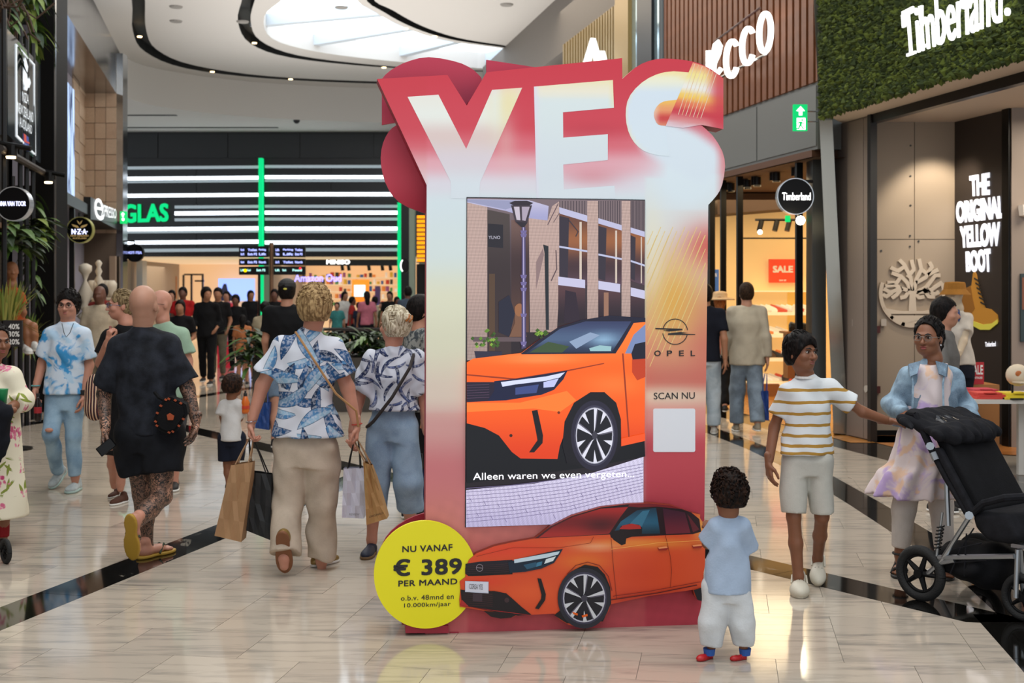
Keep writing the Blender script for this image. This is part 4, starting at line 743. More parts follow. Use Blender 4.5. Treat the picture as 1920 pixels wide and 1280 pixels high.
# ceiling spots inside
for i, (x, y, Y) in enumerate(((1720, 208, 13.7), (1759, 196, 13.3), (1803, 184, 12.9))):
    a = P(x, y, Y); q = MB(); q.tube([a+Vector((0, 0, .12)), a+Vector((.02, 0, -.03))], .055, 12); o = q.build('ceiling_spot', mat('cream_spot', 'c9bba8', .5)); tag(o, ('cream ceiling spot nearest the tree emblem wall', 'middle cream ceiling spot of the three over the boot shop window', 'cream ceiling spot nearest the poster wall')[i], 'spotlight')
spot('cladding_wash', (4.9, 13.45, 3.5), (4.85, 14.2, 2.3), 90, (1, .85, .66), 75, .05); area('boot_shop_light', (6.2, 12.0, 3.5), 1.4, 60, (1, .87, .7)); spot('poster_wash', (4.4, 12.6, 3.5), (5.3, 13.6, 1.6), 55, (1, .9, .8), 70)
q = MB(); fgq = FW(12.5); q.add([P(1592, 816, 14.15), P(1676, 838, 13.1), (9, 10, 0), (9, 14.2, 0)], [(0, 1, 2, 3)]); q.v = [(x, y, .004) for x, y, z in q.v]; struct(q, 'floor_boot_shop', mat('boot_wood_floor', 'a56a35', .35, var=.15, vscale=9))
# small fittings
o = fbox('call_plate', 1598, 599, 1609, 611, 14.02, mat('plate_white', 'b5aca2', .5), .06, 'small square call plate on the taupe panel left of the door frame', 'plate'); fbox('call_plate', 1652, 598, 1662, 611, 14.16, MATS['plate_white'], .02, 'small square call plate on the greige wall left of the tree emblem', 'plate')
fbox('alarm_box', 1643, 611, 1651, 624, 14.16, mat('dark_red', '4a1512', .5), .04, 'dark red alarm box below the tree emblem, upper of two', 'alarm box'); fbox('alarm_box', 1643, 724, 1651, 737, 14.16, MATS['dark_red'], .04, 'dark red alarm box low on the greige wall, lower of two', 'alarm box')
q = MB(); a = rt.w(1623, 729, .05); q.tube([a, a-rt.N*.06], .04, 16); tag(q.build('round_button', MATS['plate_white']), 'round pale push button low beside the door frame', 'button')
q = MB(); q.prism(fg, fg.hits([(1909, 385), (1925, 385), (1925, 408), (1911, 405)]), 0, .12); tag(q.build('wall_sensor', mat('sensor_white', 'd6cfc6', .4)), 'small white sensor box high on the right wall edge', 'sensor')
q = MB(); q.prism(fg, fg.hits(rect(1912, 513, 1930, 640)), 0, .03); o = q.build('picture_frame', mat('teal_picture', '2b3c40', .6)); tag(o, 'dark framed picture cut by the right edge', 'picture'); q = MB(); q.prism(fg, fg.hits(rect(1914, 520, 1930, 580)), .03, .035); q.build('print', mat('picture_print', '7a4b38', .6), o)
# exit sign
o = thing('exit_sign', P(1501, 220, 13.9), 'green running man exit sign with upward arrow on a steel arm', 'sign'); fr = FW(13.9); q = MB(); q.prism(fr, fr.hits(rect(1488, 195.5, 1514, 245)), -.05, 0); q.build('panel', glow('exit_green_b', '12a85c', 1.1), o)
q = MB(); q.prism(fr, fr.hits([(1501, 199), (1509, 208), (1504, 208), (1504, 216), (1498, 216), (1498, 208), (1493, 208)][::-1]), 0, .004); q.prism(fr, fr.hits(rect(1494, 221, 1510, 243)), 0, .003); q.build('arrow_and_door', M_WHITE, o)
q = MB(); q.prism(fr, fr.hits(circ(1504, 225, 2, n=10)), .003, .006)
for pp in ([(1499, 228), (1504, 228), (1503, 236), (1499, 235)], [(1500, 234), (1503, 235), (1508, 242), (1505, 242)], [(1499, 233), (1502, 235), (1498, 242), (1493, 242), (1494, 240), (1497, 239)], [(1495, 230), (1500, 228), (1500, 230), (1496, 232)], [(1503, 229), (1508, 231), (1508, 233), (1503, 231)]): q.prism(fr, fr.hits(pp), .003, .006)
q.build('running_man', MATS['exit_green_b'], o)
for y in (209, 228): q = MB(); q.tube([P(1514, y, 13.92), P(1533, y, 13.95)], .008, 6); q.build('arm', M_CHR, o)
t = round_sign('round_sign', 1491.5, 368, 33, 14.0, 'round black blade sign with white serif lettering beside the steel post', [('Timberland', rect(1467, 361, 1520, 375), M_WHITE, .0)], ((1524, 340), (1500, 340)))
# display table with shirts and caps
tb = thing('display_table', (4.45, 11.3, 0), 'white metal display table with folded shirts at the right edge', 'table'); M_TW = mat('white_table', 'c9c4bc', .4)
f11 = FW(11.0)
q = MB(); q.bbox((4.05, 10.9, .665), (5.9, 11.9, .70)); q.build('tabletop', M_TW, tb)
for (x, y) in ((4.62, 11.15), (5.85, 10.95), (4.1, 11.8), (5.85, 11.8)): q = MB(); q.bbox((x-.025, y-.025, 0), (x+.025, y+.025, .665)); q.build('leg', M_TW, tb)
for i, (x, y, c, l) in enumerate(((4.28, 11.1, 'c9433a', 'red folded shirt on the white display table'), (4.52, 11.05, 'd9c02c', 'yellow folded shirt on the white display table'), (4.4, 11.5, 'b83a4a', 'dark red folded shirt behind the others on the display table'))):
    q = MB(); q.box((x, y, .712), (.26, .3, .02)); q.box((x+.01, y, .73), (.24, .28, .018)); q.box((x, y+.01, .747), (.22, .26, .014)); q.ell((x, y-.12, .757), (.06, .03, .01)); tag(q.build('folded_shirt', mat('shirt_'+c, c, .8, bump=.2, bscale=30)), l, 'shirt')
o = thing('sale_card', P(1832, 705, 12.4), 'red SALE card standing behind the woman in denim', 'sign'); f124 = FW(12.4); q = MB(); q.prism(f124, f124.hits([(1818, 679), (1845, 679), (1845, 720), (1819, 721)]), -.03, 0); q.build('card', mat('card_red', 'b3202a', .5, em=.1), o); q = MB(); text(q, 'SALE', f124, rect(1820.5, 684, 1843, 702), .004, bold=.03); q.build('lettering', MATS['white_print'], o); q = MB(); text(q, 'CONTINUES', f124, rect(1821, 706, 1842, 710), .004, bold=.03); q.build('lettering', MATS['white_print'], o)
q = MB(); q.prism(f124, f124.hits(rect(1818, 721, 1874, 854)), -.4, 0); tag(q.build('wooden_plinth', mat('birch', 'a8703c', .5)), 'light wooden plinth under the red SALE card', 'plinth')
cs = thing('cap_stand', P(1905, 750, 10.6), 'black stand holding a cream baseball cap at the right edge', 'stand'); q = MB(); b_ = P(1907, 757, 10.9); q.lathe((b_.x, 11.0, .70), [(.12, 0), (.12, .015), (.01, .02), (.01, .22)], 16); q.build('base', M_BLKM, cs)
cp = thing('baseball_cap', P(1905, 700, 11), 'cream baseball cap with coloured badge at the right edge', 'cap'); q = MB(); c_ = P(1908, 703, 11); q.ell(c_, (.1, .11, .1)); q.build('crown', mat('cap_cream', 'cdbfa8', .8), cp, smooth=True); q = MB(); q.prism(Frame(c_+Vector((0, 0, -.06)), (1, 0, 0), (0, 1, 0)), [(-.08, -.08), (-.05, -.19), (.05, -.19), (.08, -.08)], 0, .01); q.build('peak', MATS['cap_cream'], cp); q = MB(); q.ell(c_+Vector((-.03, -.095, .02)), (.03, .012, .025)); q.build('badge', mat('badge', 'b0622c', .6), cp)
# ================================================================ the red display
import bmesh
A0, A1 = G(797, 1188), G(1318, 1170); KF = Frame(A0, A1-A0)
kio = thing('display_kiosk', (A0+A1)/2, 'tall red and white advertising display with big letters, screen and printed orange car', 'display')
def art(mb, poly, colfn, n, step=.03, fr=KF, zstep=None):
    """flat print: polygon in photo coordinates laid on the panel, colour given per point"""
    uv = fr.hits(poly, 0)
    if not callable(colfn): c = lin(colfn) if isinstance(colfn, str) or max(colfn) > 1 else colfn; mb.add([fr.p(u, v, n) for u, v in uv], [tuple(range(len(uv)))[::-1]], c); return
    bm = bmesh.new(); vs = [bm.verts.new((u, v, 0)) for u, v in uv]; bm.faces.new(vs)
    us = [p[0] for p in uv]; vv = [p[1] for p in uv]
    def cuts(lo, hi, st, ax):
        x = math.floor(lo/st)*st+st
        while x < hi:
            co = (x, 0, 0) if ax == 0 else (0, x, 0); no = (1, 0, 0) if ax == 0 else (0, 1, 0)
            bmesh.ops.bisect_plane(bm, geom=bm.verts[:]+bm.edges[:]+bm.faces[:], plane_co=co, plane_no=no, dist=1e-6); x += st
    cuts(min(vv), max(vv), zstep or step, 1); cuts(min(us), max(us), step, 0)
    bm.verts.index_update(); V_ = []; C_ = []; c0 = Vector((0, 0, CH))
    for v in bm.verts:
        q = fr.p(v.co.x, v.co.y, 0); V_.append(fr.p(v.co.x, v.co.y, n)); x = 960+F*q.x/q.y; y = HZ-F*(q.z-CH)/q.y; C_.append(colfn(x, y))
    mb.add(V_, [tuple(v.index for v in f.verts) for f in bm.faces], C_); bm.free()
def S8(c): return np.array(c, float)/255
def stops(t, st):
    if t <= st[0][0]: return S8(st[0][1])
    for i in range(len(st)-1):
        if t <= st[i+1][0]:
            f = (t-st[i][0])/(st[i+1][0]-st[i][0]); f = f*f*(3-2*f); return S8(st[i][1])*(1-f)+S8(st[i+1][1])*f
    return S8(st[-1][1])
def L(c): return lin(tuple(np.clip(c, 0, 1)))
def mix(a, b, f): return a*(1-f)+b*f
def sst(a, b, x): t = min(1, max(0, (x-a)/(b-a))); return t*t*(3-2*t)
def blob(x, y, cx, cy, rx, ry): return math.exp(-((x-cx)/rx)**2-((y-cy)/ry)**2)
def arcp(pts, n=14): return smooth(pts, n)
top = [(840-1, 140.5), (875, 198), (912, 135.5), (1002, 126), (1166.5, 109), (1167, 148)]
Sarc = arcp([(1167, 148), (1195, 124), (1225, 112), (1256, 110), (1300, 115.5), (1330, 128), (1356, 146.5)], 14)
Rb = arcp([(1314, 234), (1336, 254), (1354, 283), (1359.5, 311), (1354, 346), (1344, 366), (1328, 384)], 12)
OUT = [(707, 148)]+top+Sarc[1:]+[(1356, 242)]+Rb+[(1318, 1170), (797, 1188), (800, 347)]
M_RED = mat('panel_red_edge', '9c2036', .5); M_BACK = matv('printed_board', .55, spec=.3)
q = MB(); q.prism(KF, KF.hits(OUT)[::-1], -.13, 0); fp_ = q.build('front_panel', M_RED, kio)
def facecol(x, y):
    # upper part: red fading to white below the letters
    rd = stops(y, [(110, (206, 60, 74)), (235, (212, 74, 88)), (270, (221, 110, 122)), (308, (232, 176, 186)), (345, (226, 222, 230)), (380, (220, 232, 236)), (470, (222, 234, 232)), (560, (232, 232, 206)), (640, (226, 224, 198)), (740, (224, 206, 190)), (800, (212, 160, 158)), (880, (200, 112, 120)), (980, (202, 118, 112)), (1080, (190, 84, 88)), (1190, (186, 76, 84))])
    if x < 800 and y < 350: rd = mix(rd, stops(y, [(150, (206, 64, 76)), (250, (210, 78, 90)), (330, (230, 190, 190))]), .6)
    if x > 1205 and y > 330:
        r2 = stops(y, [(330, (222, 232, 236)), (430, (226, 228, 226)), (500, (232, 206, 180)), (590, (226, 180, 130)), (660, (220, 150, 120)), (712, (208, 120, 104)), (742, (232, 206, 182)), (775, (222, 150, 140)), (840, (196, 76, 86)), (1000, (178, 60, 72)), (1180, (176, 60, 74))])
        r2 = mix(r2, S8((214, 70, 60)), .75*blob(x, y, 1330, 460, 50, 42)); r2 = mix(r2, S8((236, 178, 78)), .8*blob(x, y, 1262, 560, 46, 70)); r2 = mix(r2, S8((206, 100, 90)), .5*blob(x, y, 1325, 640, 36, 90))
        r2 = mix(r2, S8((238, 232, 205)), .7*blob(x, y, 1222, 470, 22, 90)); rd = mix(rd, r2, sst(1205, 1215, x))
    if y < 395:
        if x > 1120: # white bowl of the last letter
            w_ = max(blob(x, y, 1290, 330, 62, 62), .75*blob(x, y, 1278, 272, 50, 34)); rd = mix(rd, S8((224, 236, 242)), min(1, 1.5*w_))
            tt = min(1, max(0, ((x-1236)*74+(y-258)*42)/(74**2+42**2))); dd = math.hypot(x-1236-74*tt, y-258-42*tt); rd = mix(rd, S8((222, 233, 241)), sst(50, 27, dd))
            if x > 1300: rd = mix(rd, S8((212, 92, 92)), .55*sst(1338, 1362, x)*sst(245, 280, y))
        rd = mix(rd, S8((196, 66, 80)), .5*blob(x, y, 1110, 244, 60, 16)); rd = mix(rd, S8((214, 108, 118)), .45*blob(x, y, 1110, 332, 60, 18))
        rd = mix(rd, S8((232, 196, 190)), .5*blob(x, y, 948, 262, 20, 50))
    if y > 940: rd = mix(rd, S8((214, 130, 112)), .3*blob(x, y, 960, 1010, 90, 30)); rd = rd*(1+.03*math.sin(x*.9+y*2.1)*math.sin(y*1.3+x*.21))
    if 770 < y and x < 880: rd = mix(rd, S8((216, 150, 140)), .25)
    return L(rd)
q = MB(); art(q, OUT, facecol, .0008, .018, zstep=.018); q.build('artwork', M_BACK, fp_)
# the three letters
def ycol(x, y):
    c = stops(y, [(165, (240, 214, 220)), (185, (238, 236, 226)), (215, (238, 240, 232)), (255, (226, 205, 200)), (300, (224, 214, 220)), (350, (222, 230, 236))])
    if x > 895: c = mix(c, S8((240, 226, 172)), .8*blob(x, y, 955, 195, 34, 60)); c = mix(c, S8((232, 240, 238)), .5*blob(x, y, 930, 185, 10, 60))
    return L(c)
def ecol(x, y):
    c = stops(y, [(150, (240, 230, 190)), (172, (240, 234, 214)), (190, (222, 232, 232)), (330, (220, 228, 234)), (370, (222, 230, 236))])
    c = mix(c, S8((228, 222, 236)), .8*sst(1014, 1003, x)); c = mix(c, S8((240, 226, 170)), .6*sst(1140, 1153, x)*sst(215, 190, y)); return L(c)
Yp_ = [(764, 181.5), (822, 177.5), (874, 279), (922.5, 168.5), (979, 164.5), (900, 342), (898, 372), (846, 372), (845, 340)]
q = MB(); art(q, Yp_, ycol, .0016, .02); Ep_ = [(1001, 162.5), (1149, 150), (1151, 202), (1055.5, 210.5), (1056, 258), (1139.5, 251.5), (1139.5, 300), (1056, 308.5), (1057, 355), (1152, 348), (1154, 372), (1006, 372)]
art(q, Ep_, ecol, .0016, .02)
def scol(x, y):
    c = stops(y, [(134, (246, 232, 176)), (150, (240, 238, 214)), (175, (218, 230, 240)), (290, (222, 234, 242))]); d = ((x-1245)/75)**2+((y-215)/80)**2
    c = mix(c, S8((246, 226, 170)), .7*sst(.78, 1.05, d)*sst(300, 240, y)); return L(c)
Sl = arcp([(1294, 136), (1250, 134.5), (1210, 150), (1180, 181), (1173, 217), (1181, 254), (1201, 279), (1228, 290), (1255, 293)], 22)+arcp([(1248, 236), (1232, 232), (1226, 211), (1240, 192), (1270, 187)], 14)
art(q, Sl, scol, .0016, .018)
def ccol(x, y): c = stops(y, [(187, (246, 196, 96)), (205, (238, 160, 110)), (222, (208, 70, 70)), (236, (226, 140, 110))]); return L(mix(c, S8((240, 214, 190)), .7*sst(1240, 1226, x)))
art(q, arcp([(1248, 236), (1232, 232), (1226, 211), (1240, 192), (1270, 187)], 14)+[(1262, 215)], ccol, .002, .012)
def tcol(x, y):
    t = y-(x-1300)*.15; c = stops(t, [(118, (236, 150, 120)), (140, (246, 228, 150)), (165, (240, 238, 232)), (182, (248, 206, 100)), (198, (232, 120, 90)), (212, (206, 64, 76)), (228, (222, 140, 140)), (240, (226, 206, 214))])
    c = mix(c, S8((206, 62, 76)), sst(1318, 1350, x)*.85*sst(262, 235, y)); return L(c)
art(q, [(1299, 117), (1320, 124), (1356, 147), (1356, 242), (1314, 234), (1280, 240), (1248, 236)], tcol, .0024, .016)
for i in range(17): # fine engraved lines
    x = 1302+i*7; art(q, [(x, 120+i*2.2), (x+1.1, 120+i*2.2), (x-30, 215+i*1.2), (x-31.1, 215+i*1.2)], (232, 196, 150) if i % 2 else (236, 214, 190), .0028) if x < 1350 else None
for i in range(20):
    x = 1216+i*7.5; y0 = 425+(i % 3)*8; L_ = 300-abs(i-8)*9; x2 = x-L_*.42
    pts = []
    for t in (0, 1):
        xx = x+(x2-x)*t; pts.append((xx, y0+L_*t))
    if pts[0][0] > 1322: k = (pts[0][0]-1322)/(pts[0][0]-pts[1][0]); pts[0] = (1322, pts[0][1]+(pts[1][1]-pts[0][1])*k)
    if pts[1][0] < 1213: k = (1213-pts[1][0])/(pts[0][0]-pts[1][0]); pts[1] = (1213, pts[1][1]+(pts[0][1]-pts[1][1])*k)
    if pts[1][1] > pts[0][1]+10: art(q, [pts[0], (pts[0][0]+1.2, pts[0][1]), (pts[1][0]+1.2, pts[1][1]), pts[1]], (244, 214, 140), .0014)
q.build('printed_letters', M_BACK, fp_)
# back boards
def backcol(x, y): c = stops(y, [(105, (188, 62, 84)), (200, (170, 56, 78)), (240, (186, 66, 84)), (330, (196, 66, 82)), (400, (172, 40, 58))]); c = mix(c, S8((110, 22, 40)), .65*sst(752, 800, x-(y-230)*.35)*sst(225, 262, y)); c = mix(c, S8((140, 58, 86)), .6*blob(x, y, 880, 190, 26, 30)); return L(c)
b1 = [(716, 234), (716, 148)]+arcp([(716, 146), (735, 130), (765, 115), (804, 107), (855, 115.5), (885, 129), (903, 146)], 14)[1:]+[(905, 250), (790, 250), (746, 229)]
b2 = arcp([(748, 232), (731, 244), (717, 272), (714.5, 309), (727, 352), (753, 382), (800, 401)], 16)+[(880, 401), (880, 232)]
b3 = [(912, 112), (1004, 126), (1000, 180), (912, 180)]
b4 = arcp([(830, 958), (790, 963), (750, 982), (722, 1010), (708, 1050), (708, 1090)], 12)+[(760, 1180), (860, 1180)]
for i, b_ in enumerate((b1, b2, b3, b4)):
    n0 = -.20-.035*(i == 0); q = MB(); pp = KF.hits(b_, n0+.02); q.prism(KF, pp, n0, n0+.02); bo = q.build('back_board', M_RED, kio)
    q = MB()
    if i < 3: fr2 = Frame(KF.O+KF.N*(n0+.021), KF.U); art(q, b_, backcol, 0, .03, fr=fr2); q.build('artwork', M_BACK, bo)
q = MB(); q.bbox((0, 0, 0), (0, 0, 0)); q = MB()
for u in (.25, 1.1): q.prism(KF, [(u-.03, .3), (u+.03, .3), (u+.03, 2.6), (u-.03, 2.6)], -.2, -.13)
q.build('spacer', M_RED, kio)
q = MB(); q.prism(KF, KF.hits([(843, 1184), (860, 1184), (860, 1190), (843, 1190)]), -.05, .005); q.prism(KF, [(.1, -.0), (1.25, -.0), (1.25, .012), (.1, .012)], -.11, -.02); q.build('foot', M_RED, kio)
# ------------------------------------------------ the screen
SCR = [(876, 371), (1208, 376), (1204.5, 976), (873, 986.5)]
q = MB(); q.prism(KF, KF.hits([(874.6, 369.3), (1209.2, 374.4), (1205.8, 977.5), (871.6, 988)])[::-1], -.01, .004); scr = q.build('screen', mat('screen_bezel', '0d0d10', .3), kio)
def ZA(pts): return [(860+x/2.2854, 360+y/2.2854) for x, y in pts]
def ZB(pts): return [(690+x/2.9538, 900+y/2.9538) for x, y in pts]
class Lay:
    def __init__(s, n): s.mb = MB(); s.n = n
    def __call__(s, poly, c, z=ZA, step=.02):
        s.n += .00012; p = z(poly) if z else poly; art(s.mb, p, c, s.n, step)
    def line(s, pts, w, c, z=ZA):
        p = z(pts) if z else pts; s.n += .0001
        for i in range(len(p)-1):
            (x0, y0), (x1, y1) = p[i], p[i+1]; d = math.hypot(x1-x0, y1-y0) or 1; nx, ny = -(y1-y0)/d*w/2, (x1-x0)/d*w/2; ex, ey = (x1-x0)/d*w*.2, (y1-y0)/d*w*.2
            art(s.mb, [(x0+nx-ex, y0+ny-ey), (x1+nx+ex, y1+ny+ey), (x1-nx+ex, y1-ny+ey), (x0-nx-ex, y0-ny-ey)], c, s.n)
def vg(*st): return lambda x, y: L(stops(y, st))
s = Lay(.0045)
s(SCR, vg((371, (120, 104, 110)), (500, (70, 56, 62)), (640, (40, 30, 36)), (987, (30, 24, 30))), None)
def brick(x, y): k = .06*math.sin(y*1.35)+.04*math.sin(x*.9+y*.2); return L(S8((182, 156, 148))*(1+k)*(1-.12*sst(520, 640, y)))
s([(36, 35), (122, 45), (122, 720), (36, 720)], brick, step=.007)
s([(122, 75), (218, 95), (225, 700), (122, 690)], vg((400, (74, 64, 62)), (520, (54, 42, 44)), (640, (60, 46, 46))))
s([(125, 135), (190, 140), (190, 240), (125, 235)], (36, 32, 40)); s([(130, 350), (155, 350), (155, 680), (130, 680)], (84, 62, 46)); s([(225, 120), (300, 120), (300, 600), (225, 600)], vg((410, (110, 84, 78)), (500, (60, 42, 44)), (620, (90, 62, 52))))
s([(36, 30), (300, 35), (385, 60), (380, 122), (300, 112), (205, 82), (36, 45)], vg((374, (190, 186, 214)), (410, (160, 160, 200))))
s([(36, 32), (240, 36), (250, 60), (200, 75), (36, 42)], (148, 150, 182))
s([(300, 112), (380, 122), (400, 60), (430, 40), (430, 420), (420, 600), (305, 600)], brick, step=.007)
for (a, b) in ((550, 597), (697, 735)): s([(a, 38), (b, 38), (b, 545), (a, 545)], brick, step=.007)
for (a, b, t1, t2) in ((430, 550, 65, 92), (597, 697, 112, 135), (735, 795, 152, 175)):
    w_ = b-a; s([(a, 38), (b, 38), (b, t1+w_*.3), (a, t1)], (120, 104, 108))
    for k in range(10): s([(a+w_*k/10, 38), (a+w_*k/10+3, 38), (a+w_*k/10+3, t1+w_*.3*k/10), (a+w_*k/10, t1+w_*.3*k/10)], (64, 54, 62))
    s([(a, t1), (b, t1+w_*.3), (b, t2+w_*.3), (a, t2)], (186, 186, 216)); s([(a, t2), (b, t2+w_*.3), (b, 400), (a, 380)], vg((410, (104, 66, 52)), (450, (150, 92, 56)), (500, (66, 44, 50)), (540, (88, 66, 80))))
    s([(a, t2+10), (a+w_*.35, t2+20), (a+w_*.3, 380), (a, 370)], (52, 44, 56)); s([(a+w_*.72, t2+w_*.3), (a+w_*.8, t2+w_*.3), (a+w_*.8, 390), (a+w_*.72, 390)], (206, 190, 176))
    s([(a, 230+(a-430)*.2), (b, 250+(a-430)*.2), (b, 258+(a-430)*.2), (a, 238+(a-430)*.2)], (186, 190, 220))
for (a, b, t) in ((425, 540, 362), (597, 690, 380), (735, 795, 408)): s([(a, t), (b, t+14), (b, t+50), (a, t+36)], (196, 194, 222)); s([(a, t+36), (b, t+50), (b, 560), (a, 560)], vg((530, (88, 58, 62)), (600, (40, 28, 38))))
s([(455, 420), (500, 430), (520, 560), (450, 560)], (44, 30, 44)); s([(620, 430), (640, 430), (640, 540), (620, 540)], (150, 110, 90))
s.line([(380, 140), (400, 100), (425, 50)], 1.6, (90, 72, 80)); s.line([(405, 130), (430, 90)], 1.2, (90, 72, 80)); s.line([(470, 120), (510, 170), (500, 190)], 2, (60, 50, 58)); s.line([(415, 250), (418, 330), (395, 380)], 2, (84, 66, 72))
s([(360, 225), (383, 232), (385, 590), (372, 590), (366, 260)], (34, 38, 44)); s([(330, 300), (360, 240), (364, 270), (330, 420)], (140, 116, 116))
# passers by reflected behind the glass, table
s([(238, 490), (262, 475), (280, 500), (275, 545), (290, 620), (215, 620), (240, 560)], (120, 84, 64)); s(circ(258, 505, 20, 28, 14), (150, 100, 66)); s([(170, 470), (215, 440), (240, 520), (215, 620), (170, 600)], (34, 34, 52)); s([(60, 620), (270, 622), (270, 640), (60, 640)], (96, 80, 84))
for i in range(46): # shrubs
    cx, cy = (128+random.gauss(0, 28), 640+random.gauss(0, 20)) if i < 28 else (352+random.gauss(0, 16), 606+random.gauss(0, 10)); s([(cx-9, cy), (cx, cy-10), (cx+9, cy-2), (cx, cy+7)], random.choice([(96, 136, 42), (60, 92, 30), (130, 166, 60), (44, 70, 26)]))
s([(65, 680), (185, 682), (180, 714), (72, 714)], (46, 42, 62))
s([(268, 150), (284, 150), (287, 665), (267, 672)], (74, 66, 106)); s([(273, 150), (278, 150), (280, 660), (274, 660)], (170, 160, 200))
for y in (165, 180, 355, 385, 410, 520, 640): s([(262, y), (290, y), (286, y+14), (266, y+14)], (110, 100, 150))
s([(214, 48), (240, 38), (290, 38), (318, 48), (298, 60), (232, 58)], (46, 38, 48)); s([(222, 58), (312, 58), (292, 132), (240, 128)], (60, 50, 60)); s([(234, 64), (258, 64), (262, 122), (246, 120)], (196, 186, 200)); s([(268, 64), (302, 64), (284, 124), (270, 122)], (170, 158, 176)); s([(240, 128), (292, 132), (278, 152), (264, 150)], (40, 34, 44))
# ground shadow and cobbles
s([(31, 985), (792, 1060), (795, 1130), (560, 1175), (33, 1245)], (10, 9, 16), ZA)
def cob(x, y): k = .1*math.sin(x*1.1+y*.7)*math.sin(y*1.9-x*.3); return L(stops(y, [(880, (206, 200, 226)), (930, (196, 188, 216)), (987, (176, 168, 202))])*(1+k))
CB = [(1204.7, 855), (1204.5, 976), (873, 986.5), (873.3, 917), (1000, 905), (1110, 885)]
s(CB, cob, None, .006)
for i in range(11):
    y0 = 918+i*7; s.line([(874, y0-4), (960, y0-i*.2-10), (1060, y0-22-i*.4), (1204, y0-50-i*1.2)], 1.0, (118, 108, 148), None) if y0 < 985 else None
for i in range(30):
    x0 = 880+i*13; y0 = 925+(i*29) % 50
    if 950-(x0-873)*.13 < y0+30 and x0 < 1196: s.line([(x0, y0+8-(x0-873)*.11), (x0+4, y0+15-(x0-873)*.11)], .9, (110, 100, 140), None)
# car on the screen
OR = lambda x, y: L(mix(mix(stops(y, [(640, (255, 120, 40)), (700, (248, 96, 20)), (760, (244, 92, 22)), (860, (220, 60, 16))]), S8((255, 170, 110)), .55*blob(x, y, 1010, 672, 70, 9)), S8((255, 150, 80)), .4*blob(x, y, 1150, 720, 60, 22)))
s([(33, 728), (60, 712), (265, 688), (330, 640), (420, 580), (520, 550), (640, 533), (795, 540), (792, 1062), (690, 1085), (640, 1010), (560, 920), (470, 980), (430, 1085), (420, 1140), (262, 1138), (225, 1110), (170, 1040), (110, 1008), (33, 988)], OR, step=.02)
s([(33, 778), (240, 796), (455, 762), (620, 730), (618, 735), (455, 768), (240, 803), (33, 784)], (150, 52, 20)); s([(33, 900), (260, 900), (460, 850), (500, 890), (430, 940), (320, 925), (33, 940)], (255, 124, 44))
s([(262, 692), (330, 640), (420, 580), (520, 548), (640, 528), (795, 538), (795, 556), (745, 560), (700, 640), (668, 690), (270, 694)], (26, 24, 46))
s([(285, 688), (430, 585), (540, 553), (735, 553), (690, 625), (652, 684)], lambda x, y: L(mix(stops(y, [(600, (52, 60, 96)), (635, (76, 96, 128)), (660, (34, 44, 70))]), S8((150, 190, 220)), .8*blob(x, y, 1130, 636, 26, 12))), step=.02)
s([(300, 686), (380, 640), (470, 660), (440, 686)], (60, 80, 50)); s([(470, 640), (560, 600), (600, 612), (500, 670)], (140, 160, 190)); s([(555, 668), (600, 655), (650, 660), (648, 680), (560, 680)], (150, 190, 196))
s([(708, 690), (745, 610), (795, 565), (795, 650), (770, 690)], (120, 136, 180)); s([(735, 690), (750, 650), (795, 640), (795, 712), (740, 716)], (20, 18, 38)); s([(738, 716), (795, 712), (795, 790), (760, 805), (738, 770)], (190, 60, 24))
s([(695, 690), (702, 690), (728, 1045), (722, 1050)], (150, 50, 20))
s([(33, 812), (152, 812), (150, 892), (33, 898)], (34, 24, 46))
for k in range(6): s.line([(33, 826+k*11), (128, 822+k*11)], .8, (90, 66, 90))
s([(150, 808), (245, 798), (463, 762), (445, 800), (405, 845), (352, 866), (200, 890), (120, 893), (150, 850)], (20, 24, 58)); s([(178, 812), (370, 788), (452, 770), (430, 792), (375, 806), (240, 822), (185, 832)], (214, 220, 250)); s([(360, 812), (425, 796), (405, 832), (360, 836)], (190, 196, 240)); s([(240, 836), (340, 822), (330, 858), (240, 866)], (60, 74, 130))
s([(310, 935), (334, 930), (358, 1040), (356, 1072), (320, 1112), (298, 1112), (334, 1060), (330, 1036)], (20, 14, 20)); s(circ(221, 1040, 7, 7, 10), (60, 24, 10)); s(circ(425, 942, 6, 6, 10), (110, 40, 16))
s([(440, 1080), (450, 980), (490, 900), (560, 855), (620, 855), (670, 900), (690, 970), (692, 1085), (670, 1120), (560, 1180), (460, 1160)], (16, 12, 20))
def wheel(s, cx, cy, rx, ry, z, tyre, hub, k=5, sk=0):
    s([(cx+rx*math.cos(a), cy+ry*math.sin(a)) for a in [i*math.pi/20 for i in range(40)]], tyre, z); s([(cx+rx*.86*math.cos(a), cy+ry*.86*math.sin(a)) for a in [i*math.pi/20 for i in range(40)]], (60, 58, 78), z)
    s([(cx+rx*.8*math.cos(a), cy+ry*.8*math.sin(a)) for a in [i*math.pi/20 for i in range(40)]], (22, 20, 30), z)
    R = lambda r, a: (cx+rx*r*math.cos(math.radians(a)), cy+ry*r*math.sin(math.radians(a)))
    for i in range(36): a = i*10; s([R(.8, a), R(.8, a+10), R(.755, a+10), R(.755, a)], (186, 186, 200), z)
    for i in range(k):
        a = -90+i*360/k; s([R(.1, a-24), R(.17, a+5), R(.77, a+8), R(.78, a-2), R(.17, a-7)], hub, z); s([R(.2, a+8), R(.25, a+14), R(.77, a+11), R(.77, a+8)], (96, 92, 108), z)
        s([R(.4, a+37), R(.78, a+28), R(.78, a+40)], hub, z)
    s([R(.12, i*30) for i in range(12)], (60, 58, 70), z)
wheel(s, 577, 1040, 100, 150, ZA, (38, 34, 52), (222, 222, 236))
s([(690, 1052), (792, 1030), (792, 1062), (690, 1085)], (240, 84, 30))
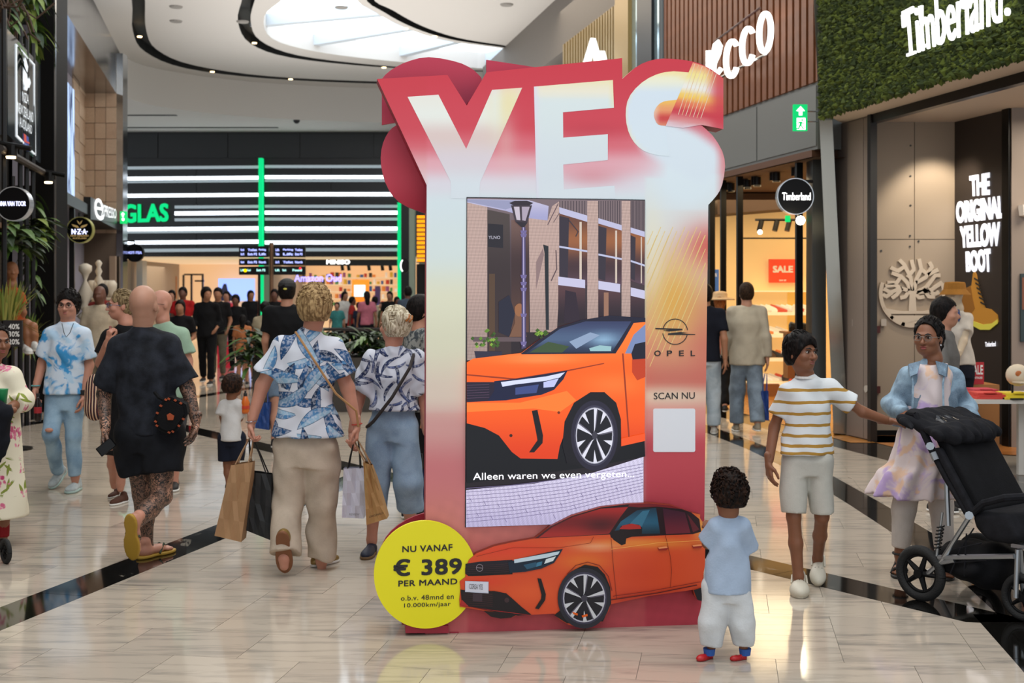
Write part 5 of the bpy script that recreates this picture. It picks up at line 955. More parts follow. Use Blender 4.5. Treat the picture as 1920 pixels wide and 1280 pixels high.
s.mb.build('picture', matv('screen_picture', .25, em=1.0, spec=.4), scr)
q = MB(); text(q, 'Alleen waren we even vergeten...', KF, ZA([(62, 1203), (752, 1192), (752, 1228), (62, 1243)]), s.n+.0006, bold=.0); q.build('subtitle', glow('subtitle_white', 'f4f4fa', 1), scr); q = MB(); text(q, 'YLNO', KF, ZA([(128, 187), (178, 187), (178, 201), (128, 201)]), s.n, bold=.0); q.build('mirrored_word', glow('dim_print', '9a98a4', 1), scr)
# ------------------------------------------------ emblem, words, white card
M_INK = mat('ink_black', '1d1a1c', .5); em_ = thing('', (0, 0, 0)) if False else None
q = MB(); a = ZA([(927+55*math.cos(t*math.pi/24), 598+56*math.sin(t*math.pi/24)) for t in range(48)]); b = ZA([(927+51.5*math.cos(t*math.pi/24), 598+52.5*math.sin(t*math.pi/24)) for t in range(48)])
for i in range(48):
    if i in (23, 24, 25, 47, 0, 1): continue
    art(q, [a[i], a[(i+1) % 48], b[(i+1) % 48], b[i]], '1d1a1c', .003)
for pts in ([(842, 582), (958, 585), (958, 591), (900, 597), (874, 593), (905, 590), (842, 587)], [(1013, 611), (896, 612), (897, 605), (950, 599), (982, 603), (950, 606), (1013, 608)]): art(q, ZA(pts), '1d1a1c', .0032)
q.c = []; q.build('brand_emblem', M_INK, fp_)
q = MB(); [text(q, c_, KF, ZA([(x, 679), (x+w2, 678), (x+w2, 702), (x, 703)]), .003, bold=.02) for c_, x, w2 in (('O', 838, 28), ('P', 892, 23), ('E', 944, 21), ('L', 994, 19))]; q.build('lettering', M_INK, fp_); q = MB(); text(q, 'SCAN NU', KF, ZA([(836, 859), (1012, 857), (1012, 885), (836, 888)]), .003, bold=.004); q.build('lettering', M_INK, fp_)
q = MB(); c_ = []
for (x, y, a0) in ((1005, 935, 270), (1005, 1105, 0), (841, 1105, 90), (841, 935, 180)):
    for k in range(5): t = math.radians(a0+k*22.5); c_.append((x+8*math.cos(t), y+8*math.sin(t)))
q.prism(KF, KF.hits(ZA(c_))[::-1], .001, .003); q.build('white_card', mat('card_white', 'e4e6ec', .5), fp_)
# ------------------------------------------------ yellow disc
q = MB(); dc = circ(797.5, 1077, 96.5, 101, 72); q.prism(KF, KF.hits(dc, .045)[::-1], .025, .045); disc = q.build('price_disc', mat('vivid_yellow', 'e8de10', .5), kio)
q = MB(); q.prism(KF, KF.hits([(760, 1170), (840, 1170), (840, 1184), (760, 1184)]), -.1, .024); q.build('disc_foot', M_RED, kio)
q = MB()
for s_, qd, b_ in (('NU VANAF', [(190, 365), (468, 353), (468, 390), (190, 400)], .022), ('€ 389', [(140, 438), (520, 425), (520, 520), (140, 533)], .03), ('PER MAAND', [(168, 556), (495, 543), (495, 576), (168, 589)], .022), ('o.b.v. 48mnd en', [(182, 640), (475, 628), (475, 657), (182, 667)], .005), ('10.000km/jaar', [(200, 682), (458, 672), (458, 702), (200, 712)], .005)): q = MB(); text(q, s_, KF, ZB(qd), .047, bold=b_, spacing=1.06); q.build('price_lettering', M_INK, disc)
# ------------------------------------------------ printed car mounted on the panel
CO = [(508, 700), (506, 660), (512, 600), (508, 560), (540, 535), (538, 490), (560, 440), (600, 405), (700, 365), (800, 343), (925, 322), (1010, 256), (1130, 195), (1290, 148), (1450, 130), (1560, 126), (1680, 138), (1790, 178), (1840, 190), (1838, 208), (1856, 235), (1862, 250), (1868, 330), (1866, 470), (1850, 560), (1852, 670), (1830, 665), (1808, 640), (1800, 606), (1560, 640), (1345, 686), (1335, 720), (1300, 780), (1240, 812), (1190, 818), (1110, 800), (1060, 770), (1030, 738), (905, 745), (830, 745), (790, 762), (735, 766), (680, 755), (640, 722)]
def cut(z): return z
KN = .05
q = MB(); q.prism(KF, KF.hits(ZB(CO), KN)[::-1], .012, KN); car = q.build('car_cutout', mat('cutout_edge', '7a2a1a', .5), kio)
KC = Frame(KF.O+KF.N*KN, KF.U)
class Lay2(Lay):
    def __call__(s, poly, c, z=ZB, step=.02): s.n += .0001; art(s.mb, z(poly) if z else poly, c, s.n, step, fr=KC)
    def line(s, pts, w, c, z=ZB):
        p = z(pts)
        for i in range(len(p)-1):
            (x0, y0), (x1, y1) = p[i], p[i+1]; d = math.hypot(x1-x0, y1-y0) or 1; nx, ny = -(y1-y0)/d*w/2, (x1-x0)/d*w/2; s([(x0+nx, y0+ny), (x1+nx, y1+ny), (x1-nx, y1-ny), (x0-nx, y0-ny)], c, None)
t = Lay2(.0005)
def body(x, y):
    X, Y = (x-690)*2.9538, (y-900)*2.9538; c = S8((214, 78, 40))
    c = mix(c, S8((224, 70, 44)), blob(X, Y, 760, 390, 260, 40)); c = mix(c, S8((236, 150, 60)), .9*blob(X, Y, 1520, 350, 300, 26)); c = mix(c, S8((240, 190, 150)), .7*blob(X, Y, 1260, 370, 120, 22)); c = mix(c, S8((228, 120, 44)), .8*blob(X, Y, 1200, 450, 150, 50))
    c = mix(c, S8((180, 50, 36)), .6*sst(560, 660, Y)*sst(1330, 1420, X)); c = mix(c, S8((196, 58, 30)), .5*blob(X, Y, 1500, 520, 160, 90)); c = mix(c, S8((230, 96, 48)), .7*blob(X, Y, 900, 620, 140, 60)); c = mix(c, S8((232, 170, 80)), .9*blob(X, Y, 1840, 260, 40, 70)); c = mix(c, S8((220, 60, 40)), .7*blob(X, Y, 640, 560, 120, 26)); return L(c)
t(CO, body, step=.018)
t([(925, 322), (1010, 256), (1130, 197), (1290, 150), (1450, 131), (1560, 127), (1680, 139), (1790, 178), (1835, 215), (1845, 285), (1800, 298), (1345, 318), (1340, 300)], lambda x, y: L(stops((x-690)*2.95, [(1000, (70, 24, 28)), (1350, (34, 14, 20)), (1850, (40, 20, 26))])))
t([(1450, 131), (1560, 127), (1680, 139), (1740, 160), (1600, 146), (1500, 150), (1440, 145)], (120, 28, 34)); t([(945, 318), (1020, 260), (1135, 203), (1290, 157), (1440, 148), (1400, 200), (1335, 296), (1180, 306)], lambda x, y: L(mix(stops((y-900)*2.95, [(150, (176, 40, 38)), (230, (120, 28, 32)), (310, (168, 44, 40))]), S8((60, 16, 24)), .7*blob((x-690)*2.95, (y-900)*2.95, 1290, 250, 90, 40))))
t([(1352, 298), (1400, 228), (1490, 166), (1595, 152), (1618, 296)], lambda x, y: L(stops((y-900)*2.95, [(150, (26, 58, 78)), (230, (38, 92, 120)), (300, (24, 48, 62))]))); t([(1440, 250), (1520, 170), (1560, 165), (1500, 290), (1450, 292)], (54, 112, 140))
t([(1632, 155), (1755, 178), (1786, 292), (1650, 298)], vg((950, (62, 26, 44)), (1000, (110, 36, 50)))); t([(1768, 186), (1835, 272), (1800, 288)], (96, 34, 42))
t([(1345, 312), (1352, 282), (1392, 276), (1400, 255), (1450, 240), (1500, 246), (1518, 262), (1516, 296), (1430, 322), (1426, 352), (1404, 360), (1360, 330)], (26, 12, 16)); t([(1392, 270), (1410, 250), (1460, 240), (1508, 250), (1512, 268), (1450, 272)], (176, 40, 34))
t([(540, 462), (620, 450), (800, 440), (800, 520), (640, 528), (556, 530), (538, 516)], vg((1048, (30, 24, 36)), (1080, (14, 10, 14))))
for k in range(5): t.line([(545, 476+k*10), (780, 462+k*11)], .5, (74, 44, 48))
t.line([(618+18*math.cos(a*.3491), 484+20*math.sin(a*.3491)) for a in range(19)], .9, (150, 140, 150)); t.line([(600, 482), (636, 486)], .9, (150, 140, 150))
t([(775, 452), (850, 430), (1078, 379), (1066, 402), (1030, 456), (960, 488), (870, 506), (785, 512)], (14, 34, 52)); t([(808, 438), (1062, 392), (1052, 410), (990, 428), (860, 450), (810, 458)], (196, 216, 228)); t([(985, 436), (1040, 420), (1024, 446), (975, 462)], (216, 226, 230)); t([(860, 468), (930, 452), (940, 476), (880, 492)], (40, 84, 110)); t([(935, 455), (965, 448), (960, 470), (930, 478)], (60, 120, 150))
t([(512, 604), (560, 612), (700, 612), (765, 625), (800, 655), (850, 700), (905, 743), (830, 748), (700, 726), (520, 692)], (22, 14, 18)); t([(640, 722), (830, 740), (790, 760), (735, 765), (680, 754)], (28, 16, 18))
for k in range(7): t.line([(524, 622+k*11), (690, 630+k*11)], .5, (84, 44, 44))
t([(580, 622), (632, 624), (632, 670), (580, 668)], (60, 46, 54)); t(circ(768, 662, 14, 14, 14), (60, 40, 44)); t([(508, 690), (520, 660), (560, 700), (905, 745), (860, 742), (700, 722)], (170, 40, 40))
t([(537, 556), (667, 560), (667, 625), (537, 617)], (190, 196, 214)); t([(541, 560), (663, 564), (663, 620), (541, 613)], (214, 216, 230))
t([(937, 541), (958, 544), (984, 630), (980, 662), (945, 712), (924, 708), (958, 655), (960, 632)], (20, 12, 14))
t([(1075, 640), (1090, 560), (1140, 495), (1200, 466), (1270, 478), (1310, 520), (1340, 590), (1345, 680), (1300, 780), (1100, 790), (1030, 745), (1062, 720)], (14, 9, 12))
t.line([(1100, 520), (1150, 470), (1215, 452), (1280, 470), (1330, 530), (1350, 610)], 1.4, (120, 34, 26)); t.line([(1345, 320), (1360, 500), (1376, 655)], .8, (110, 36, 24)); t.line([(1645, 302), (1672, 420), (1680, 500), (1672, 590)], .8, (110, 36, 24)); t.line([(600, 420), (800, 372), (1060, 372), (1230, 346), (1248, 312)], .7, (130, 40, 26)); t.line([(1345, 380), (1600, 345), (1866, 330)], .9, (244, 176, 90))
t.line([(1355, 640), (1560, 612), (1840, 560)], 1.2, (120, 30, 28)); t.line([(1345, 660), (1600, 622), (1820, 578)], 2, (90, 20, 22))
for (x, y) in ((1600, 372), (1790, 360)): t([(x, y), (x+50, y-6), (x+62, y+4), (x+50, y+14), (x+8, y+16)], (150, 40, 30)); t([(x+4, y-2), (x+50, y-8), (x+58, y), (x+10, y+6)], (240, 150, 96))
t([(x_, y_) for x_, y_ in [(1800, 606), (1850, 590), (1852, 668), (1822, 660)]], (16, 16, 24))
wheel(t, 1195, 650, 146, 168, ZB, (36, 36, 46), (206, 208, 214)); t([(1128, 724), (1160, 734), (1158, 745), (1135, 738)], (226, 96, 20)); t([(1180, 745), (1212, 735), (1214, 748), (1184, 756)], (226, 96, 20))
t.mb.build('printed_car', matv('printed_car_board', .35, spec=.4), car)
q = MB(); text(q, 'CORSA YES', KC, ZB([(560, 574), (636, 577), (636, 606), (560, 601)]), t.n+.0005, bold=.0); q.build('plate_lettering', M_INK, car)
# ================================================================ modelling bodies from distance fields
V3 = lambda *a: np.array(a, float)
class Cap:
    def __init__(s, a, b, ra, rb, cut=None):
        s.a, s.b, s.ra, s.rb, s.cut = np.array(a, float), np.array(b, float), ra, rb, cut; r = max(ra, rb)
        s.lo = np.minimum(s.a, s.b)-r; s.hi = np.maximum(s.a, s.b)+r
    def f(s, X, Y, Z):
        d = s.b-s.a; L2 = max(d @ d, 1e-9); x, y, z = X-s.a[0], Y-s.a[1], Z-s.a[2]; t = (x*d[0]+y*d[1]+z*d[2])/L2
        if s.cut: e = (t-1)*math.sqrt(L2)
        t = np.clip(t, 0, 1); r = np.sqrt((x-t*d[0])**2+(y-t*d[1])**2+(z-t*d[2])**2)-(s.ra+(s.rb-s.ra)*t)
        return np.maximum(r, e) if s.cut else r
class Ell:
    def __init__(s, c, r, R=None): s.c = np.array(c, float); s.r = np.array(r, float); s.R = R; m = s.r.max(); s.lo = s.c-m; s.hi = s.c+m
    def f(s, X, Y, Z):
        x, y, z = X-s.c[0], Y-s.c[1], Z-s.c[2]
        if s.R is not None: R = s.R; x, y, z = x*R[0, 0]+y*R[1, 0]+z*R[2, 0], x*R[0, 1]+y*R[1, 1]+z*R[2, 1], x*R[0, 2]+y*R[1, 2]+z*R[2, 2]
        k = np.sqrt((x/s.r[0])**2+(y/s.r[1])**2+(z/s.r[2])**2); return (k-1)*s.r.min()*np.clip(k, .6, 1.4)
class Loft:     # horizontal oval sections (centre, half width, half depth), listed from low to high; yaw turns the ovals
    def __init__(s, secs, yaw=0, flare=None):
        secs = sorted(secs, key=lambda q: q[0][2]); s.z = np.array([q[0][2] for q in secs]); s.c = np.array([q[0] for q in secs], float); s.rx = np.array([q[1] for q in secs]); s.ry = np.array([q[2] for q in secs]); s.cy, s.sy = math.cos(yaw), math.sin(yaw); s.fl = flare
        m = max(s.rx.max(), s.ry.max())*1.1; s.lo = s.c.min(0)-m; s.hi = s.c.max(0)+m; s.lo[2] = s.z[0]-.03; s.hi[2] = s.z[-1]+.03
        zz = np.linspace(s.z[0], s.z[-1], 60); # smooth interpolation
        def sm(a):
            v = np.interp(zz, s.z, a); k = np.array([1, 2, 3, 2, 1])/9.; e = np.concatenate([[v[0]]*2, v, [v[-1]]*2]); o = np.convolve(e, k, 'valid'); o[0], o[-1] = v[0], v[-1]; return o
        s.zz = zz; s.i = [sm(s.c[:, 0]), sm(s.c[:, 1]), sm(s.rx), sm(s.ry)]
    def f(s, X, Y, Z):
        zc = np.clip(Z, s.z[0], s.z[-1]); cx, cy, rx, ry = [np.interp(zc, s.zz, a) for a in s.i]; x, y = X-cx, Y-cy; u, v = x*s.cy+y*s.sy, -x*s.sy+y*s.cy
        if s.fl:
            an = np.arctan2(v, u); w_ = 1+s.fl[0]*np.sin(an*s.fl[1]+s.fl[2])*np.clip((s.z[-1]-zc)/(s.z[-1]-s.z[0]), 0, 1); rx = rx*w_; ry = ry*w_
        k = np.sqrt((u/rx)**2+(v/ry)**2); return np.maximum((k-1)*np.minimum(rx, ry), np.maximum(s.z[0]-Z, Z-s.z[-1]))
def nets(D, o, h):
    S = D < 0; n = np.array(D.shape)
    c = [S[i:n[0]-1+i, j:n[1]-1+j, k:n[2]-1+k] for i in (0, 1) for j in (0, 1) for k in (0, 1)]
    a = c[0].copy(); b = c[0].copy()
    for q in c[1:]: a |= q; b &= q
    act = a & ~b; idx = np.argwhere(act)
    if len(idx) == 0: return np.zeros((0, 3)), []
    I = np.full(act.shape, -1, np.int64); I[act] = np.arange(len(idx)); cr = [(i, j, k) for i in (0, 1) for j in (0, 1) for k in (0, 1)]
    val = np.stack([D[idx[:, 0]+i, idx[:, 1]+j, idx[:, 2]+k] for i, j, k in cr], 1); acc = np.zeros((len(idx), 3)); cnt = np.zeros(len(idx)); cra = np.array(cr, float)
    for e0 in range(8):
        for ax in range(3):
            if cr[e0][ax]: continue
            t = list(cr[e0]); t[ax] = 1; e1 = cr.index(tuple(t)); v0, v1 = val[:, e0], val[:, e1]; m = (v0 < 0) != (v1 < 0); tt = np.where(m, v0/np.where(m, v0-v1, 1), 0)
            acc += np.where(m[:, None], cra[e0]+(cra[e1]-cra[e0])*tt[:, None], 0); cnt += m
    V = (idx+acc/cnt[:, None])*h+o; F = []
    for ax in range(3):
        s0 = [slice(0, -1) if q == ax else slice(1, -1) for q in range(3)]; s1 = [slice(1, None) if q == ax else slice(1, -1) for q in range(3)]; A, B = S[tuple(s0)], S[tuple(s1)]; E = np.argwhere(A != B)
        if len(E) == 0: continue
        up = A[tuple(E.T)]; p = E.copy(); b1, b2 = [q for q in range(3) if q != ax]; p[:, b1] += 1; p[:, b2] += 1
        def g(d1, d2): q = p.copy(); q[:, b1] -= d1; q[:, b2] -= d2; return I[tuple(q.T)]
        Q = np.stack([g(1, 1), g(0, 1), g(0, 0), g(1, 0)], 1)
        if ax == 1: up = ~up
        Q = np.where(up[:, None], Q, Q[:, ::-1]); F.append(Q)
    return V, np.concatenate(F)
def mesh_sdf(prims, h, k=.02, ops=None, disp=None, pad=.03):
    """prims: list of shapes, or (shape, k) for its own blend; ops: extra functions on the finished field"""
    pr = [(p if isinstance(p, tuple) else (p, k)) for p in prims]; lo = np.min([p.lo for p, _ in pr], 0)-pad; hi = np.max([p.hi for p, _ in pr], 0)+pad; n = np.ceil((hi-lo)/h).astype(int)+1
    ax = [(lo[i]+np.arange(n[i])*h).astype(np.float32) for i in range(3)]; D = np.full(n, .2, np.float32)
    for p, kk in pr:
        sub = kk < 0; m = abs(kk)+3*h; i0 = [max(0, int((p.lo[i]-m-lo[i])/h)) for i in range(3)]; i1 = [min(n[i], int((p.hi[i]+m-lo[i])/h)+2) for i in range(3)]
        if any(i1[i] <= i0[i] for i in range(3)): continue
        X = ax[0][i0[0]:i1[0], None, None]; Y = ax[1][None, i0[1]:i1[1], None]; Z = ax[2][None, None, i0[2]:i1[2]]
        d = p.f(X, Y, Z); sl = tuple(slice(i0[i], i1[i]) for i in range(3)); o = D[sl]; q = max(abs(kk), 1e-4)
        if sub: hh = np.clip(.5-.5*(o+d)/q, 0, 1); D[sl] = o*(1-hh)-d*hh+q*hh*(1-hh)
        else: hh = np.clip(.5+.5*(o-d)/q, 0, 1); D[sl] = o*(1-hh)+d*hh-q*hh*(1-hh)
    X, Y, Z = ax[0][:, None, None], ax[1][None, :, None], ax[2][None, None, :]
    if disp is not None: D = D+disp(X, Y, Z)
    for f in (ops or []): D = f(D, X, Y, Z)
    D[0], D[-1] = .2, .2; D[:, 0], D[:, -1] = .2, .2; D[:, :, 0], D[:, :, -1] = .2, .2
    return nets(D, lo, h)
def folds(amp, fr, seed, vert=1.):
    r = np.random.RandomState(seed); ks = [(r.normal(size=3)*V3(1, 1, .35*vert))*fr*(.6+.8*i/4) for i in range(5)]; ph = r.uniform(0, 6.28, 5)
    def g(X, Y, Z):
        t = 0
        for k_, p_ in zip(ks, ph): t = t+np.sin(k_[0]*X+k_[1]*Y+k_[2]*Z+p_+1.3*np.sin(k_[2]*X*.7+k_[0]*Z*.6))
        return amp*1.6*t/2.2
    return g
def curls(amp, fr, seed=1):
    def g(X, Y, Z): return amp*(np.sin(fr*X+2*np.sin(fr*.6*Z+seed))*np.sin(fr*Y*1.1+1.7*np.sin(fr*.5*X))*np.sin(fr*.9*Z+1.5*np.sin(fr*.7*Y+seed))+.4*np.sin(fr*2.3*X+seed)*np.sin(fr*2.1*Z))
    return g
class Part:
    def __init__(s): s.V = []; s.F = []; s.n = 0
    def add(s, V, F):
        if len(V): s.V.append(V); s.F.append(np.array(F)+s.n); s.n += len(V)
        return s
    def build(s, name, m, parent=None, smooth=True):
        if not s.V: return None
        V = np.concatenate(s.V); F = np.concatenate(s.F); org = np.array(ORG[parent.name]) if parent else V.mean(0); me = bpy.data.meshes.new(name); nv, nf = len(V), len(F)
        me.vertices.add(nv); me.vertices.foreach_set('co', (V-org).astype(np.float32).ravel()); me.loops.add(nf*4); me.loops.foreach_set('vertex_index', F.astype(np.int32).ravel()); me.polygons.add(nf); me.polygons.foreach_set('loop_start', np.arange(0, nf*4, 4, dtype=np.int32))
        me.update(calc_edges=True); me.polygons.foreach_set('use_smooth', [smooth]*nf); me.materials.append(m); o = bpy.data.objects.new(name, me); COL.objects.link(o); ORG[o.name] = Vector(org)
        if parent: o.parent = parent
        else: o.location = org
        return o
def sdfpart(name, prims, h, m, parent, **k): return Part().add(*mesh_sdf(prims, h, **k)).build(name, m, parent)
# ---------------------------------------------------------------- cloth and skin materials
def nodes(name, rough=.8, spec=.2):
    m = bpy.data.materials.new(name); m.use_nodes = True; nt = m.node_tree; b = nt.nodes['Principled BSDF']; b.inputs['Roughness'].default_value = rough; b.inputs['Specular IOR Level'].default_value = spec; MATS[name] = m
    N = lambda t, **kw: (lambda n: [setattr(n, a, v) for a, v in kw.items()] and n or n)(nt.nodes.new('ShaderNode'+t)); return m, nt, b, N
def lk(nt, a, b): nt.links.new(a, b)
def val(nt, op, a, b=None, c=None, clamp=False):
    n = nt.nodes.new('ShaderNodeMath'); n.operation = op; n.use_clamp = clamp
    for i, x in enumerate((a, b, c)):
        if x is None: continue
        if isinstance(x, (int, float)): n.inputs[i].default_value = x
        else: nt.links.new(x, n.inputs[i])
    return n.outputs[0]
def mixc(nt, f, a, b):
    n = nt.nodes.new('ShaderNodeMix'); n.data_type = 'RGBA'
    for i, x in ((0, f), (6, a), (7, b)):
        if isinstance(x, (int, float)): n.inputs[i].default_value = x
        elif isinstance(x, (str, tuple)): n.inputs[i].default_value = (*lin(x), 1)
        else: nt.links.new(x, n.inputs[i])
    return n.outputs[2]
def flatpos(nt, sx, sz, off=(0, 0), yy=.35):
    tc = nt.nodes.new('ShaderNodeTexCoord'); sp = nt.nodes.new('ShaderNodeSeparateXYZ'); nt.links.new(tc.outputs['Object'], sp.inputs[0]); x = val(nt, 'MULTIPLY_ADD', sp.outputs[1], yy, sp.outputs[0]); cb = nt.nodes.new('ShaderNodeCombineXYZ')
    nt.links.new(val(nt, 'MULTIPLY_ADD', x, sx, off[0]), cb.inputs[0]); nt.links.new(val(nt, 'MULTIPLY_ADD', sp.outputs[2], sz, off[1]), cb.inputs[1]); return cb.outputs[0]
def noise(nt, vec, scale, detail=4, dist=0):
    n = nt.nodes.new('ShaderNodeTexNoise'); n.inputs['Scale'].default_value = scale; n.inputs['Detail'].default_value = detail; n.inputs['Distortion'].default_value = dist
    if vec is not None: nt.links.new(vec, n.inputs['Vector'])
    return n.outputs[0]
def sstep(nt, x, a, b):
    n = nt.nodes.new('ShaderNodeMapRange'); n.interpolation_type = 'SMOOTHSTEP'; n.inputs['From Min'].default_value = a; n.inputs['From Max'].default_value = b; nt.links.new(x, n.inputs['Value']); return n.outputs[0]
def objc(nt): return nt.nodes.new('ShaderNodeTexCoord').outputs['Object']
def leaf_layer(nt, sc, off, L, W, curve=.0):
    p = flatpos(nt, sc, sc, off); v = nt.nodes.new('ShaderNodeTexVoronoi'); v.voronoi_dimensions = '2D'; v.inputs['Scale'].default_value = 1; v.inputs['Randomness'].default_value = .9; nt.links.new(p, v.inputs['Vector'])
    d = nt.nodes.new('ShaderNodeVectorMath'); d.operation = 'SUBTRACT'; nt.links.new(p, d.inputs[0]); nt.links.new(v.outputs['Position'], d.inputs[1]); sc_ = nt.nodes.new('ShaderNodeSeparateColor'); nt.links.new(v.outputs['Color'], sc_.inputs[0])
    r = nt.nodes.new('ShaderNodeVectorRotate'); r.rotation_type = 'Z_AXIS'; nt.links.new(d.outputs[0], r.inputs['Vector']); nt.links.new(val(nt, 'MULTIPLY', sc_.outputs[0], 6.28), r.inputs['Angle']); s = nt.nodes.new('ShaderNodeSeparateXYZ'); nt.links.new(r.outputs[0], s.inputs[0]); u, w_ = s.outputs[0], s.outputs[1]
    if curve: w_ = val(nt, 'SUBTRACT', w_, val(nt, 'MULTIPLY', val(nt, 'MULTIPLY', u, u), curve))
    uu = val(nt, 'DIVIDE', u, L); wid = val(nt, 'MULTIPLY', val(nt, 'SUBTRACT', 1, val(nt, 'MULTIPLY', uu, uu)), W); e = val(nt, 'SUBTRACT', wid, val(nt, 'ABSOLUTE', w_)); return sstep(nt, e, 0, .015), w_, sc_.outputs[1], e, u
def m_leaves(name, base, cols, sc=7, L=.62, W=.2, curve=.35):
    m, nt, b, N = nodes(name); c = base
    for i, off in enumerate(((0, 0), (3.3, 7.7), (11.1, 2.4))):
        mask, w_, rnd, e, u = leaf_layer(nt, sc*(1-.12*i), off, L, W, curve*(-1 if i % 2 else 1)); half = sstep(nt, w_, -.015, .02)
        c1 = mixc(nt, half, cols[(2*i) % len(cols)], cols[(2*i+1) % len(cols)]); c1 = mixc(nt, sstep(nt, rnd, .6, .7), c1, cols[2 % len(cols)]); c1 = mixc(nt, val(nt, 'MULTIPLY', sstep(nt, noise(nt, objc(nt), 60, 2), .45, .6), .45), c1, base)
        rim = val(nt, 'SUBTRACT', 1, sstep(nt, e, .015, .04)); c1 = mixc(nt, val(nt, 'MULTIPLY', rim, .7), c1, cols[-1]); c = mixc(nt, mask, c, c1)
    lk(nt, c, b.inputs['Base Color']); return m
def m_roses(name):
    m, nt, b, N = nodes(name); c = 'ded6bf'
    for off in ((0, 0), (5.2, 3.1)):
        mask, w_, rnd, e, u = leaf_layer(nt, 11, off, .5, .1); keep = val(nt, 'MULTIPLY', mask, sstep(nt, noise(nt, objc(nt), 6, 1), .5, .56)); c = mixc(nt, keep, c, '7f8a3c')
    v = nt.nodes.new('ShaderNodeTexVoronoi'); v.inputs['Scale'].default_value = 38; lk(nt, objc(nt), v.inputs['Vector']); n = noise(nt, objc(nt), 7.5, 2); pet = val(nt, 'MULTIPLY', sstep(nt, n, .56, .585), sstep(nt, v.outputs['Distance'], .75, .45)); s = nt.nodes.new('ShaderNodeSeparateColor'); lk(nt, v.outputs['Color'], s.inputs[0])
    c = mixc(nt, pet, c, mixc(nt, s.outputs[0], 'b8406a', 'e08aa4')); lk(nt, c, b.inputs['Base Color']); return m
def m_tiedye(name, a, b_, sc=5, lo=.47, hi=.58, third=None):
    m, nt, b, N = nodes(name); n = noise(nt, objc(nt), sc, 5, .8); c = mixc(nt, sstep(nt, n, lo, hi), a, b_)
    if third: c = mixc(nt, sstep(nt, noise(nt, objc(nt), sc*1.7, 4, .5), .52, .64), c, third)
    lk(nt, c, b.inputs['Base Color']); return m
def m_denim(name, a, b_, sc=9):
    m, nt, b, N = nodes(name); c = mixc(nt, sstep(nt, noise(nt, objc(nt), sc, 5, .3), .35, .65), a, b_); c = mixc(nt, val(nt, 'MULTIPLY', noise(nt, objc(nt), 220, 2), .25), c, 'e8eef2'); lk(nt, c, b.inputs['Base Color']); return m
def m_zstripes(name, base, col, zs, w_, tilt=0, noise_=.002):
    m, nt, b, N = nodes(name); tc = nt.nodes.new('ShaderNodeTexCoord'); sp = nt.nodes.new('ShaderNodeSeparateXYZ'); lk(nt, tc.outputs['Object'], sp.inputs[0]); z = val(nt, 'MULTIPLY_ADD', sp.outputs[0], tilt, sp.outputs[2]); z = val(nt, 'ADD', z, val(nt, 'MULTIPLY', val(nt, 'SUBTRACT', noise(nt, objc(nt), 9, 2), .5), .02)); c = base
    for z0 in zs: c = mixc(nt, val(nt, 'SUBTRACT', 1, sstep(nt, val(nt, 'ABSOLUTE', val(nt, 'SUBTRACT', z, z0)), w_, w_+.0015)), c, col)
    lk(nt, c, b.inputs['Base Color']); return m
def m_skin(name, col, tattoo=None, rough=.5):
    if name in MATS: return MATS[name]
    m, nt, b, N = nodes(name, rough, .4); c0 = lin(col); c = mixc(nt, noise(nt, objc(nt), 14, 3), tuple(col), tuple(col)) if not isinstance(col, str) else mixc(nt, noise(nt, objc(nt), 14, 3), col, tuple(min(1, x*.86+.0) for x in [int(col[i:i+2], 16)/255 for i in (0, 2, 4)]))
    if tattoo:
        tc = nt.nodes.new('ShaderNodeTexCoord'); sp = nt.nodes.new('ShaderNodeSeparateXYZ'); lk(nt, tc.outputs['Object'], sp.inputs[0]); n = noise(nt, objc(nt), 26, 3, 2.2); mk = val(nt, 'MULTIPLY', sstep(nt, val(nt, 'ABSOLUTE', val(nt, 'SUBTRACT', n, .5)), .09, .03), 1); n2 = sstep(nt, noise(nt, objc(nt), 9, 2), .42, .5); mk = val(nt, 'MAXIMUM', mk, val(nt, 'MULTIPLY', n2, .55))
        hands = val(nt, 'MULTIPLY', sstep(nt, sp.outputs[2], *tattoo[0]), val(nt, 'SUBTRACT', 1, sstep(nt, sp.outputs[2], *tattoo[1]))); c = mixc(nt, val(nt, 'MULTIPLY', mk, hands), c, '26221f')
    lk(nt, c, b.inputs['Base Color']); b.inputs['Subsurface Weight'].default_value = .12; b.inputs['Subsurface Radius'].default_value = (.012, .005, .003); b.inputs['Subsurface Scale'].default_value = 1; return m
def m_hair(name, a, b_, sc=90):
    if name in MATS: return MATS[name]
    m, nt, b, N = nodes(name, .55, .12); tc = objc(nt); mp = nt.nodes.new('ShaderNodeMapping'); mp.inputs['Scale'].default_value = (1, 1, .25); lk(nt, tc, mp.inputs[0]); c = mixc(nt, sstep(nt, noise(nt, mp.outputs[0], sc, 3, 1.5), .38, .62), a, b_); lk(nt, c, b.inputs['Base Color'])
    bp = nt.nodes.new('ShaderNodeBump'); bp.inputs['Strength'].default_value = .5; bp.inputs['Distance'].default_value = .01; lk(nt, noise(nt, mp.outputs[0], sc, 3, 1.5), bp.inputs['Height']); lk(nt, bp.outputs[0], b.inputs['Normal']); return m
def cloth(name, col, var=.12, rough=.85, vs=14): return mat(name, col, rough, var=var, vscale=vs, bump=.12, bscale=120, spec=.2)
